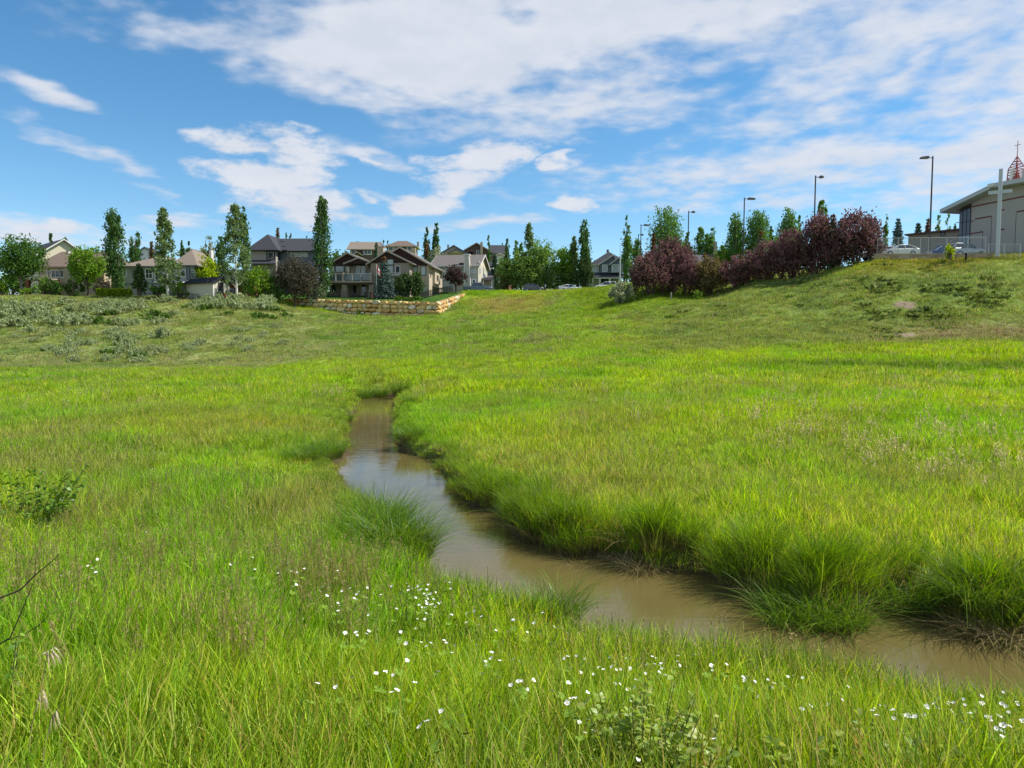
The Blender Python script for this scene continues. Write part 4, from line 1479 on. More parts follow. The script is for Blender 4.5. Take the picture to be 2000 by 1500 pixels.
def house_behind_b():
    h = House('far_house', 'brown hip roofed house showing above the deck house, right of the stone chimney', 757, 500, 190, 0)
    X, Z = h.x, h.z
    x0, x1, ze = X(757), X(810), Z(481, 780)
    h.wall(x0, x1, 0, 6, -12, ze, S_brn2)
    h.hip(x0, x1, 0, 6, ze, Z(470.5, 787, 3), R_brown, .7, trim=M_trimt, run=3.0)
    h.pwin(759.5, 482.8, 767, 489, 0, fw=.18); h.pwin(771, 482, 783, 486, 0, fw=.15, mull=1); h.pwin(796, 482.5, 804, 488, 0, fw=.18)
    h.part('chimney', MB().box(X(805), X(813), -1.2, -.01, -8, Z(484, 809, -1)), S_stone)
    h.part('chimney', MB().box(X(810), X(813.5), 5, 6, ze, Z(472, 811, 5)), S_brown)


house_behind_a(); house_behind_b()


def house_beige():
    h = House('side_gabled_house', 'beige house with tall tapering chimney and taupe roof beside the dark plum tree', 868, 567, 149, -9)
    X, Z = h.x, h.z
    x0, x1, ze = X(846), X(934), Z(518, 900)
    w = 9.5
    h.wall(x0, x1, 0, w, -2, ze, S_beige)
    h.gable(x0, x1, 0, w, ze, Z(500, 890, w / 2), R_taupe, S_cream, .55, .2, axis='x', trim=M_trimw)
    # stepped-forward right bay with its own little roof
    # tapered chimney
    zc = Z(498.5, 910, -1); zb = -1.0
    xa, xb = X(906.5, 520, -1), X(915.5, 500, -1); xc = X(919.5, 560, -1)
    h.part('chimney', MB().prism([(xa - .1, zb), (xc, zb), (xb + .15, Z(519, 910, -1)), (xb, zc), (xa, zc)], -1.0, -.003, 'y'), S_beige)
    h.part('chimney_trim', MB().prism([(xc - .22, zb), (xc + .02, zb), (xb + .17, Z(519, 910, -1)), (xb + .02, zc), (xb - .16, zc), (xb - .06, Z(519, 910, -1))], -1.05, -1.003, 'y'), M_trimw)
    h.part('chimney_trim', MB().box(xa - .05, xa + .14, -1.05, -1.003, zb, zc), M_trimw)
    h.part('chimney_cap', MB().box(xa - .15, xb + .15, -1.12, .1, zc + .002, zc + .25), M_trimw)
    h.part('skylight', MB().box(X(897, 515, -.2), X(905.5, 515, -.2), -.3, .9, Z(516.5, 900, 0), Z(513.5, 900, 0)), R_grey)
    h.pwin(921.5, 521, 928.5, 531.5, 0, pane=M_blind, fw=.16); h.pwin(924, 547, 927.5, 560, 0, fw=.3); h.pwin(872, 521, 876, 530, 0, pane=M_blind, fw=.14); h.pwin(896, 545, 899, 561, 0)
    h.pwin(878, 548, 886, 560, 0, pane=M_blind)
    h.window(1.2, 2.0, Z(533, 936), Z(522, 936), x1, 'right', M_trimw); h.window(6.0, 7.6, Z(538, 936), Z(530, 936), x1, 'right', M_trimw)
    h.window(1.2, 2.2, Z(562, 936), Z(548, 936), x1, 'right', M_trimw)
    h.part('gable_brackets', MB().prism([(x1 + .05, ze), (x1 + .5, ze + .1), (x1 + .5, ze + .4), (x1 + .05, ze + .9)], .2, .45, 'y'), M_trimw)
    # entrance porch on the right side
    zr = Z(543, 950)
    h.part('porch_roof', MB().slab([(x1 + .05, 5.2, Z(537, 945)), (x1 + 2.3, 5.2, Z(537, 945)), (x1 + 2.5, 3.0, zr), (x1 + .05, 3.0, zr)], .2), R_taupe)
    for q in (.4, 2.2):
        h.part('porch_post', MB().box(x1 + q - .1, x1 + q + .1, 3.15, 3.35, -1.5, zr - .202), M_trimw)
    h.part('porch_wall', MB().box(x1 + .003, x1 + 1.8, 5.2, 8, -1.5, Z(537, 945) - .2), S_cream)


house_beige()


def house_yellow():
    h = House('far_gabled_house', 'pale yellow gabled house peeking over the taupe roof', 864, 500, 168, 4)
    X, Z = h.x, h.z
    x0, x1, ze = X(862), X(911), Z(495, 885)
    h.wall(x0, x1, 0, 9, -8, ze, S_cream)
    h.gable(x0, x1, 0, 9, ze, Z(480.5, 886), R_grey, S_cream, .5, .2, trim=S_slate)
    h.gable(X(878), X(904), -1.5, 1, ze + .05, Z(487.5, 891, -1.5), R_grey, S_cream, .3, .18, trim=S_slate)
    h.part('chimney', MB().box(X(873), X(877.5), 2, 3, ze, Z(477.5, 875, 2)), M_trimw)


house_yellow()


def house_brownback():
    h = House('far_brown_house', 'dark reddish brown house with stone chimney on the rise behind', 905, 500, 180, 0)
    X, Z = h.x, h.z
    x0, x1, ze = X(906), X(956), Z(490, 930)
    h.wall(x0, x1, 0, 9, -10, ze, S_brn2)
    h.gable(x0, x1, 0, 9, ze, Z(475.5, 930), R_grey, S_brn2, .5, .2, trim=M_trimt)
    h.part('chimney', MB().box(X(938.5), X(943), -.9, -.01, -8, Z(473.5, 941)), S_stone)
    h.pwin(931, 490, 935, 497, 0)
    h.wall(X(957.5), X(986), 1.5, 10, -10, Z(492, 970), S_brown, name='wing_wall')
    h.gable(X(957.5), X(986), 1.5, 10, Z(492, 970), Z(480.5, 970, 6), R_grey, S_brown, .4, .2, axis='x', trim=M_trimt)
    h.pwin(959, 493, 964, 498, 1.5, frame=M_frame); h.pwin(970, 492.5, 975, 498, 1.5, frame=M_frame)
    h.gable(X(968), X(985), -.5, 3, Z(500, 975), Z(495, 976, -.5), R_taupe, S_cream, .3, .15, trim=M_trimw)
    h.part('gable_base', MB().box(X(970), X(983), -.4, 1.49, -10, Z(500.2, 975)), S_white)


house_brownback()


def house_blue():
    h = House('porch_house', 'blue grey house with white trimmed gables and porch posts beyond the beige house', 944, 566, 164, -14)
    X, Z = h.x, h.z
    x0, x1, ze = X(942), X(960), Z(524, 950)
    h.wall(x0, x1, 0, 8, -2, ze, S_slate)
    h.gable(x0, x1, 0, 8, ze, Z(513, 950, 4), R_grey, S_slate, .4, .18, axis='x', trim=M_trimw)
    h.window(1.5, 3, Z(536, 960), Z(526, 960), x1, 'right', M_trimw)
    h.pwin(944, 526, 952, 537, 0, fw=.15)
    h.part('porch_roof', MB().slab([(x0, -.01, Z(537, 950)), (x1 + .6, -.01, Z(537, 950)), (x1 + .6, -2.2, Z(544, 950, -2.2)), (x0, -2.2, Z(544, 950, -2.2))], .18), R_taupe)
    for u in (944, 954, 959):
        xx = X(u, 555, -2); h.part('porch_post', MB().box(xx - .11, xx + .11, -2.1, -1.88, -2, Z(545, 950, -2)), M_trimw)
    h.part('gutter_board', MB().box(x1 + .45, x1 + .6, -.3, 8.2, ze - .25, ze - .05), M_trimw)


def house_red():
    h = House('red_house', 'brick red house with dark roof half hidden by the green aspens', 962, 566, 180, -14)
    X, Z = h.x, h.z
    x0, x1, ze = X(961), X(985), Z(533, 970)
    h.wall(x0, x1, 0, 8, -3, ze, S_red)
    h.gable(x0, x1, 0, 8, ze, Z(524, 970, 4), R_grey, S_red, .4, .2, axis='x', trim=M_trimt)
    h.pwin(965, 538, 969, 546, 0)
    h.part('porch_roof', MB().slab([(x0, -.01, Z(550, 970)), (x1, -.01, Z(550, 970)), (x1, -2, Z(556, 970, -2)), (x0, -2, Z(556, 970, -2))], .18), R_taupe)
    for u in (963, 971): h.part('porch_post', MB().box(X(u, 555, -1.9) - .1, X(u, 555, -1.9) + .1, -1.95, -1.75, -3, Z(556, 970, -1.9)), M_trimw)


house_blue(); house_red()


def house_centre():
    h = House('twin_gable_house', 'grey blue house with white trimmed twin gables behind the parked white car', 1155, 566, 166, 0)
    X, Z = h.x, h.z
    x0, x1, ze = X(1156), X(1214), Z(517, 1185)
    h.wall(x0, x1, 0, 11, -2, ze, S_slate)
    h.hip(x0 - .3, x1 + 2, 0, 11, ze, Z(493, 1195, 5), R_grey, .5, trim=M_trimw, run=4.0)
    h.gable(X(1170), X(1206), -.8, 3, ze, Z(498.5, 1198, -.8), R_grey, S_slate, .35, .2, trim=M_trimw, xp=X(1198, 500, -.8))
    h.gable(X(1190), X(1224), -1.5, 3, ze - .05, Z(503, 1209, -1.5), R_grey, S_slate, .35, .2, trim=M_trimw)
    h.wall(X(1171), X(1205), -.78, -.01, Z(534, 1190), ze - .01, S_slate, name='bay_wall')
    h.wall(X(1192), X(1222), -1.48, -.79, Z(534, 1200), ze - .06, S_grey, name='bay_wall')
    h.pwin(1158, 519.5, 1168, 530, 0, pane=M_blind, fw=.18, rail=True); h.pwin(1177.5, 518.5, 1185.5, 529.5, -.78, pane=M_blind, fw=.18); h.pwin(1196.5, 518, 1207.5, 529, -1.48, pane=M_blind, fw=.18, rail=True)
    h.part('skirt_roof', MB().slab([(x0 - .5, -.005, Z(534, 1185)), (x1 + 1, -.005, Z(534, 1185)), (x1 + 1, -2.4, Z(540, 1185, -2.4)), (x0 - .5, -2.4, Z(540, 1185, -2.4))], .3), R_grey)
    h.part('beam', MB().box(x0 - .5, x1 + 1, -2.42, -2.1, Z(544, 1185, -2.4), Z(541.8, 1185, -2.4)), M_trimw)
    for u in (1157, 1171.5, 1191, 1210): h.part('porch_post', MB().box(X(u, 552, -2.3) - .2, X(u, 552, -2.3) + .2, -2.4, -2.12, -2, Z(544.02, 1185, -2.4)), M_trimw)
    h.pwin(1159, 547, 1168, 562, 0, frame=M_trimw, pane=mat('garage_panel', (.40, .40, .38), .6, .06), name='garage_door')
    h.pwin(1195, 547, 1208, 562, 0, frame=M_trimw, pane=mat('garage_panel', (.40, .40, .38)), name='garage_door')
    h.pwin(1176, 547, 1188, 562, 0, frame=M_framed, name='front_door', mull=2)
    h.part('flue_pipe', MB().tube((X(1192.5), 5, Z(493, 1192, 5)), (X(1192.5), 5, Z(487.5, 1192, 5)), .3, .25), S_brn2)


house_centre()


def house_shrubroof():
    h = House('low_house', 'low house whose dark roof shows above the purple shrubs', 1340, 540, 158, 0)
    X, Z = h.x, h.z
    x0, x1, ze = X(1322), X(1408), Z(519, 1370)
    h.wall(x0, x1, 0, 10, -4, ze, S_brown)
    h.gable(x0, x1, 0, 10, ze, Z(499.5, 1370, 5), roof_mat('shingles_mauve', (.10, .092, .10)), S_brown, .6, .2, axis='x', trim=M_trimt)
    h.part('roof_vent', MB().box(X(1359.5), X(1364.5), 3.6, 4.4, Z(504, 1362, 4), Z(496.5, 1362, 4)), M_trimw)
    h.pwin(1330, 524, 1338, 532, 0); h.pwin(1350, 524, 1362, 532, 0, mull=1)
    h.part('chimney', MB().box(X(1405), X(1410), 4, 5, ze - 4, Z(472, 1407, 4)), M_trimt)


house_shrubroof()


def tiny_roofs():
    h = House('distant_house', 'small white gabled house glimpsed between the poplars and the brown topped spruce', 270, 500, 195, 6)
    X, Z = h.x, h.z
    x0, x1, ze = X(268), X(300), Z(494, 283)
    h.wall(x0, x1, 0, 8, -10, ze, S_white)
    h.gable(x0, x1, 0, 8, ze, Z(483.5, 287), R_grey, S_white, .4, .2, trim=S_slate)
    h.pwin(276, 494.5, 280, 499, 0)
    h = House('distant_house', 'small house with curved white gable edge behind the tan hipped roof', 350, 500, 195, 0)
    X, Z = h.x, h.z
    x0, x1, ze = X(352), X(388), Z(493, 370)
    h.wall(x0, x1, 0, 8, -10, ze, S_white)
    h.gable(x0, x1, 0, 8, ze, Z(485.5, 372), R_taupe, S_white, .4, .2, trim=M_trimw)
    h.pwin(366, 492.5, 370, 497, 0)


tiny_roofs()


# ================= church on the right
def church():
    # wall runs from its far left corner towards the camera and right
    s0 = Vector((62.15, 102.2)); d = Vector((.247, -.969)).normalized()
    M_ch = mat('church_stucco', (.40, .375, .345), .95, .05, 3, .2)
    M_redl = mat('reveal_red', (.17, .035, .035), .7, .1)
    M_rf = mat('roof_fascia_grey', (.46, .49, .50), .5, .05)
    zb = 14.25
    root = empty('church', (s0.x, s0.y, zb), math.atan2(d.y, d.x), 'grey stuccoed church with low pitched roof and dark tall windows behind the tall cross', 'church')
    # local: x along the wall towards the camera, y into the building (left-hand normal of d points away -> +y)
    def P(u, v, off=0.0):
        """pixel onto the wall plane offset off metres outwards -> (x, z)"""
        a, b = pix_dir(u, v)
        nx, ny = d.y, -d.x       # outward normal (towards -x world)
        # plane: (p - s0).n = off
        t = (off + s0.x * nx + s0.y * ny) / (a * nx + ny)
        p = Vector((a * t, t))
        return (p - s0).dot(d), CAMZ + b * t - zb
    L = 12.0; Dp = 22.0; th = .55; oh = 1.6
    e0, ze0 = P(1835.5, 409, oh); xr, zr0 = P(1937, 359, oh)      # top edge of the overhanging roof
    k = (zr0 - ze0) / (xr - e0)
    zr = zr0 - th; ze = zr - k * xr; ohl = -e0
    # gable wall profile: rises to the ridge, then falls very slowly
    zend = zr - .035 * (L - xr)
    MB().prism([(0, -2), (L, -2), (L, zend), (xr, zr), (0, ze)], 0, Dp, 'y').build('wall', M_ch, root)
    # roof slabs with wide overhang
    MB().prism([(-ohl, ze - k * ohl + .02), (xr, zr + .02), (xr, zr + th), (-ohl, ze - k * ohl + th)], -oh, Dp + oh, 'y').build('roof_slope', M_rf, root)
    MB().prism([(xr + .002, zr + .02), (L, zend + .02), (L, zend + th), (xr + .002, zr + th)], -oh - .25, Dp + oh, 'y').build('roof_slope', M_rf, root)
    MB().box(xr - .25, xr + .6, -oh - .42, -oh - .255, zr + .1, zr + th - .02).build('ridge_cap', M_trimw, root)
    # tall dark glazing near the far corner
    xa, xb = P(1873.5, 450)[0], P(1895.5, 450)[0]
    zt0, zt1 = ze + k * xa - .05, ze + k * xb - .05
    zlo = P(1885, 459)[1]
    fr = MB().prism([(xa, .4), (xb, .4), (xb, zt1), (xa, zt0)], -.06, -.002, 'y').build('window', M_framed, root)
    n = 3; wpx = (xb - xa) / n
    zlev = [.5, P(1885, 459)[1], P(1884, 434)[1], P(1884, 409)[1], zt0 - .1]
    tint = glass_mat('church_glass', (.045, .035, .05), .1)
    for i in range(n):
        for j in range(4):
            MB().box(xa + i * wpx + .07, xa + (i + 1) * wpx - .07, -.09, -.062, zlev[j] + .05, zlev[j + 1] - .05).build('pane', tint if j else glass_mat('church_glass_low', (.20, .24, .27), .1), fr)
    # red reveal lines
    def line(u0, v0, u1, v1, hgt=.16):
        x0, z0 = P(u0, v0); x1, z1 = P(u1, v1); z = (z0 + z1) / 2
        MB().box(x0, x1, -.05, -.002, z - hgt / 2, z + hgt / 2).build('reveal_strip', M_redl, root)
    line(1896, 404, 2060, 372); line(1905, 428, 1937, 422); line(1894, 457, 1920, 452, .13); line(1953, 410, 1962, 410, .13); line(1953, 448, 1962, 448, .13); line(1986, 414, 2040, 404)
    line(1869, 410, 1873.2, 409, .1); line(1869, 435, 1873.2, 434, .1); line(1869, 461, 1873.2, 460, .1)
    line(1896.2, 433, 1902, 431, .12)
    # control joints
    for u, v0, v1 in ((1937, 423, 490), (1920, 453, 490), (1985, 415, 490)):
        x0, z1 = P(u, v0)
        MB().box(x0 - .03, x0 + .03, -.02, -.002, .1, z1).build('control_joint', S_brn2, root)
    # vent boxes on the roof beside the lattice
    def roofbox(u0, u1, v0, v1, off, m, nm):
        x0, z0 = P(u0, v1, off); x1, z1 = P(u1, v0, off)
        MB().box(x0, x1, -off, -off + 1.2, z0 - 1.2, z1).build(nm, m, root)
    roofbox(1971.5, 1976, 329, 348, -6, M_trimw, 'roof_vent'); roofbox(1995.5, 2012, 326, 349, -6, M_ch, 'roof_vent')
    return root, P, d, s0, zb


CH = church()


def bell_lattice():
    root, P, d, s0, zb = CH
    off = -7.0
    xc, z0 = P(1985, 346, off); x0 = P(1974.5, 346, off)[0]; x1 = P(1995, 346, off)[0]
    zt = P(1990, 304, off)[1]; ztip = P(1991, 274, off)[1]
    zmid = P(1985, 330, off)[1]
    m = mat('lattice_red', (.30, .06, .05), .6, .12)
    base = root.matrix_basis @ Vector((xc, -off, z0 - 1.0))
    t = empty('roof_steeple', base, root.rotation_euler.z, 'open red lattice steeple with thin cross on the church roof', 'steeple')
    hw = (x1 - x0) / 2; H0 = zmid - z0 + 1.0; H1 = zt - z0 + 1.0; H2 = ztip - z0 + 1.0
    for sx in (-1, 1):
        for sy in (-1, 1):
            MB().path([(sx * hw, sy * hw, -.4), (sx * hw * .85, sy * hw * .85, H0), (0, 0, H1)], [.07, .07, .05], 6).build('corner_post', m, t)
    for k in range(8):
        z = .95 + (H1 - .95) * k / 8
        q = hw * (1 - .15 * min(1, z / H0)) if z < H0 else hw * .85 * (H1 - z) / (H1 - H0)
        r = MB()
        for a, b in (((-q, -q), (q, -q)), ((q, -q), (q, q)), ((q, q), (-q, q)), ((-q, q), (-q, -q))):
            r.tube((*a, z), (*b, z), .05, .05, 5)
        r.build('ring', m, t)
    MB().tube((0, 0, H1), (0, 0, H2), .05, .035, 6).build('mast', m, t)
    zc = H1 + (H2 - H1) * .72
    MB().tube((-.42, 0, zc), (.42, 0, zc), .04, .04, 6).build('cross_arm', m, t)
    MB().box(-hw, hw, -hw, hw, .55, .8).build('platform', m, t)
    MB().tube((0, 0, .8), (0, 0, 1.7), .45, .25, 10).build('bell', m, t)


bell_lattice()


def church_wing():
    h = House('church_hall', 'low tan hall with dark sloping roof edge left of the church', 1780, 497, 118, -52, cat='building')
    X, Z = h.x, h.z
    x0, x1 = X(1772), X(1868)
    zr = Z(447.5, 1866)
    h.wall(x0, x1 + 2, 0, 12, -3, Z(450, 1866) - .05, mat('hall_stucco', (.30, .265, .20), .95, .06, 4))
    h.part('roof_edge', MB().box(x0 - .4, x1 + 2.2, -.5, 12.4, Z(450, 1866) - .045, zr), mat('roof_edge_red', (.10, .045, .04), .7))
    h.pwin(1827, 476, 1837, 490, 0, frame=M_trimt); h.pwin(1838, 455, 1845, 460, 0, frame=M_framed)
    h.part('handrail', MB().path([(X(1790, 490, -2), -2, Z(490, 1790, -2)), (X(1866, 468, -2), -2, Z(468, 1866, -2))], .05), M_metal)


church_wing()


def tall_cross():
    Y = 87.0
    p = W(1948, 497, Y); zt = W(1950, 330, Y).z; z0 = hz(p.x, p.y)
    r = empty('tall_cross', (p.x, p.y, z0), R(-38), 'tall pale metal cross standing on the grass before the church', 'cross')
    H = zt - z0; w = .19
    m = mat('cross_metal', (.42, .45, .47), .4, .06, 2, metal=.3)
    MB().box(-w, w, -w, w, -.3, H).build('upright', m, r)
    zc = W(1949, 375, Y).z - z0
    MB().box(-1.15, -w - .002, -.16, .16, zc - .2, zc + .2).build('cross_arm', m, r)
    MB().box(w + .002, 1.15, -.16, .16, zc - .2, zc + .2).build('cross_arm', m, r)


tall_cross()


# ================= block wall, chain-link fence
def block_wall():
    a, b = W(1708, 497, 93.0), W(1932, 497, 87.6)
    root = empty('block_wall', (a.x, a.y, a.z), math.atan2(b.y - a.y, b.x - a.x), 'low tan block retaining wall under the chain link fence', 'wall')
    L = (b - a).to_2d().length; r = random.Random(3)
    mm = [mat('concrete_block_%s' % n, c, .95, .2, 5, .3) for n, c in (('sand', (.40, .31, .20)), ('straw', (.44, .36, .25)), ('clay', (.34, .25, .16)))]
    protos = []
    for q in range(3):
        protos.append(mesh_np('block', *(lambda B: (B.v, B.f))(MB().box(0, 1, 0, 1, 0, 1)), mats=[mm[q]]))
    dz = b.z - a.z
    for c in range(7):
        s = -(c % 2) * .3; hh = .21
        while s < L:
            w = .6
            o = link('block', protos[r.randrange(3)], root)
            o.location = (s + .008, -.02 - .025 * c + r.uniform(-.01, .01), dz * (s / L) - (c + 1) * hh)
            o.scale = (w - .016, .32, hh - .012)
            s += w
    MB().box(-.1, L, -.06, .36, .002, .07).build('cap', mm[1], root).rotation_euler = (0, -math.atan2(dz, L), 0)


block_wall()


def chain_fence(name, label, A, B, posts, hgt, m, group=None, mesh=True, grid=.16, wire=.007):
    """posts with a top rail and woven wire between A and B"""
    A, B = Vector(A), Vector(B)
    root = empty(name, A, math.atan2(B.y - A.y, B.x - A.x), label, 'fence', group)
    L = (B - A).to_2d().length; dz = B.z - A.z
    zz = lambda s: dz * s / L
    for t in posts:
        s = L * t
        MB().tube((s, 0, zz(s) - .35), (s, 0, zz(s) + hgt + .04), .045, .045, 8).build('post', m, root)
    MB().tube((0, 0, zz(0) + hgt), (L, 0, zz(L) + hgt), .035, .035, 6).build('top_rail', m, root)
    MB().tube((0, 0, zz(0) + .08), (L, 0, zz(L) + .08), .02, .02, 5).build('bottom_rail', m, root)
    if mesh:
        w = MB(); s = -hgt
        while s < L:
            for sg in (1, -1):
                a0, a1 = (s, s + hgt) if sg > 0 else (s + hgt, s)
                z0, z1 = 0.0, hgt
                # clip to 0..L
                def at(a): return z0 + (z1 - z0) * (a - a0) / (a1 - a0)
                lo, hi = max(0, min(a0, a1)), min(L, max(a0, a1))
                if hi - lo > .02:
                    w.tube((lo, 0, zz(lo) + at(lo) * .97 + .05), (hi, 0, zz(hi) + at(hi) * .97 + .05), wire, wire, 3, False)
            s += grid
        o = w.build('wire_mesh', M_metal if m is not M_black else M_black, root)
    return root


fa, fb = W(1714, 497, 93.0), W(1927, 497, 87.9)
fa.y += .15; fb.y += .15
chain_fence('chain_link_fence', 'tall galvanised chain link fence on the block wall around the parking lot', fa, fb, [0, .2, .41, .485, .65, .84, .995], 2.05, M_metal)
fa2, fb2 = W(1930, 498, 87.7), W(1992, 500, 85.5)
fa2.z = hz(fa2.x, fa2.y); fb2.z = hz(fb2.x, fb2.y)
chain_fence('chain_link_fence', 'lower chain link fence running past the foot of the tall cross', fa2, fb2, [0, .5, 1], 1.65, M_metal)


def yard_fence(label, pts, n, hgt=1.25):
    """thin black railing along a few ground points"""
    P0 = Vector(pts[0])
    root = empty('yard_fence', P0, 0, label, 'fence')
    for a, b in zip(pts[:-1], pts[1:]):
        a, b = Vector(a), Vector(b)
        for k in range(n + 1):
            p = a.lerp(b, k / n); z = hz(p.x, p.y)
            MB().tube((p.x - P0.x, p.y - P0.y, z - P0.z - .2), (p.x - P0.x, p.y - P0.y, z - P0.z + hgt + .05), .045, .045, 6).build('post', M_black, root)
        pr = MB(); steps = max(2, int((b - a).length / .16))
        for k in range(steps):
            p = a.lerp(b, (k + .5) / steps); z = hz(p.x, p.y)
            pr.box(p.x - P0.x - .011, p.x - P0.x + .011, p.y - P0.y - .011, p.y - P0.y + .011, z - P0.z + .05, z - P0.z + hgt)
        pr.build('pickets', M_black, root)
        for q in (.12, hgt - .03):
            rl = []
            for k in range(n + 1):
                p = a.lerp(b, k / n); rl.append((p.x - P0.x, p.y - P0.y, hz(p.x, p.y) - P0.z + q))
            MB().path(rl, .025, 5).build('rail', M_black, root)


def gp(u, Y):
    x = pix_dir(u, 580)[0] * Y
    return (x, Y, hz(x, Y))


yard_fence('black iron railing on the lawn above the boulder wall', [gp(632, 125.3), gp(712, 122.8), gp(800, 121.6)], 8, 1.15)
yard_fence('black iron railing stepping up beside the right side of the brown house', [gp(822, 121.5), gp(850, 131), gp(884, 142)], 6, 1.2)
yard_fence('black railing in front of the pale garden shed', [gp(322, 113.6), gp(362, 113.8), gp(428, 114.2)], 5, 1.0)
yard_fence('dark railing at the far left garden under the elm', [gp(-20, 113.5), gp(40, 113.6)], 4, 1.0)


# ================= parking lot lamps
def lamp_post(label, u, v, Y, dirx, hl=1.0):
    """pole with a shoebox head on a short arm; dirx is the side the head points to"""
    top = W(u, v, Y); z0 = hz(top.x, top.y); H = top.z - z0
    o = empty('parking_lot_lamp', (top.x, top.y, z0), 0, label, 'lamp post', 'lamp posts of the parking lot')
    m = mat('lamp_bronze', (.045, .040, .036), .5, .15)
    MB().tube((0, 0, 0), (0, 0, .6), .28, .28, 12).build('base', mat('concrete_pale', (.38, .36, .33), .95), o)
    MB().tube((0, 0, .6), (0, 0, H), .11, .085, 10).build('pole', m, o)
    MB().tube((dirx * .09, 0, H - .22), (dirx * .55, 0, H - .16), .05, .05, 6).build('arm', m, o)
    a = dirx * .55; b = dirx * (.55 + 1.15 * hl); lo, hi = min(a, b), max(a, b)
    ze = H - .30
    MB().add([(lo, -.32, ze), (hi, -.32, ze), (hi, .32, ze), (lo, .32, ze), (lo + .1, -.26, ze + .30 - (dirx < 0) * .1), (hi - .1, -.26, ze + .2 + (dirx < 0) * .1), (hi - .1, .26, ze + .2 + (dirx < 0) * .1), (lo + .1, .26, ze + .3 - (dirx < 0) * .1)],
             [(0, 3, 2, 1), (4, 5, 6, 7), (0, 1, 5, 4), (1, 2, 6, 5), (2, 3, 7, 6), (3, 0, 4, 7)]).build('lamp_head', m, o)
    MB().box(lo + .12, hi - .12, -.24, .24, ze - .03, ze - .003).build('lens', mat('lamp_lens', (.40, .38, .33), .4), o)


lamp_post('dark parking lamp nearest the church with its head pointing left', 1822, 305, 95.5, -1, .9)
lamp_post('slim parking lamp rising above the tallest purple shrubs', 1593, 343, 101, 1, .45)
lamp_post('parking lamp with a wide bronze head behind the middle purple shrubs', 1454, 386, 117, 1)
lamp_post('slim parking lamp above the mauve roofed low house', 1345, 412, 129, 1, .5)
lamp_post('parking lamp with a wide head left of the multi stemmed poplar', 1252, 438, 145, 1)
lamp_post('farther parking lamp just left of the wide headed one', 1247, 457, 160, 1, .5)
lamp_post('short far parking lamp behind the middle purple shrubs', 1447.5, 455, 160, 1, .5)


def light_pole():
    p = W(1211.5, 474, 132); z0 = hz(p.x, p.y)
    o = empty('street_pole', (p.x, p.y, z0), 0, 'thin pale grey pole beside the twin gabled house', 'pole')
    m = mat('pole_pale', (.48, .50, .48), .5, .06)
    MB().tube((0, 0, -.2), (0, 0, (p.z - z0) * .68), .12, .11, 8).build('lower_shaft', m, o)
    MB().tube((0, 0, (p.z - z0) * .68), (0, 0, p.z - z0), .06, .035, 8).build('upper_shaft', m, o)


light_pole()


# ================= street and cars
def street():
    asph = mat('asphalt', (.055, .055, .055), .95, .2, 9, .2)
    V, F = [], []; xs = np.linspace(-9, 26, 36)
    for k, x in enumerate(xs):
        for y in (143.4, 150.4):
            V.append((x, y, max(hz(x, yy) for yy in (143.4, 145, 147, 150)) + .03))
    for k in range(len(xs) - 1):
        F.append((2 * k, 2 * k + 2, 2 * k + 3, 2 * k + 1))
    tag(link('street', mesh_np('street', V, F, mats=[asph])), 'asphalt street beyond the grassy crest', None, None, 'structure')
    V, F = [], []; xs = np.linspace(28, 76, 49)
    for k, x in enumerate(xs):
        for y in np.linspace(96, 122, 14):
            V.append((x, y, max(hz(x, y), hz(x + .5, y + .8)) + .06 if y > 1050 / x * 2 or True else 0))
    n = 14
    for k in range(len(xs) - 1):
        for j in range(n - 1):
            x, y = xs[k], np.linspace(96, 122, 14)[j]
            if x / y > .475 + (y - 96) * -.006: F.append((k * n + j, (k + 1) * n + j, (k + 1) * n + j + 1, k * n + j + 1))
    tag(link('parking_lot', mesh_np('parking_lot', V, F, mats=[asph])), 'asphalt parking lot beside the church', None, None, 'structure')


street()

M_tyre = mat('tyre', (.018, .018, .018), .9); M_rim = mat('alloy_rim', (.38, .39, .40), .35, .1, metal=.7)
M_carglass = glass_mat('car_glass', (.03, .045, .05), .05)
M_light = mat('headlight', (.65, .66, .66), .2); M_tail = mat('tail_light', (.35, .02, .02), .3)


def paint(name, c, metal=.0):
    m = mat('paint_' + name, c, .28, .04, 2, metal=metal, spec=.6)
    return m


def loft(sections, closed=True):
    n = len(sections[0]); V = [p for s in sections for p in s]; F = []
    for i in range(len(sections) - 1):
        for j in range(n):
            F.append((i * n + j, i * n + (j + 1) % n, (i + 1) * n + (j + 1) % n, (i + 1) * n + j))
    F += [tuple(range(n - 1, -1, -1)), tuple((len(sections) - 1) * n + k for k in range(n))]
    return V, F


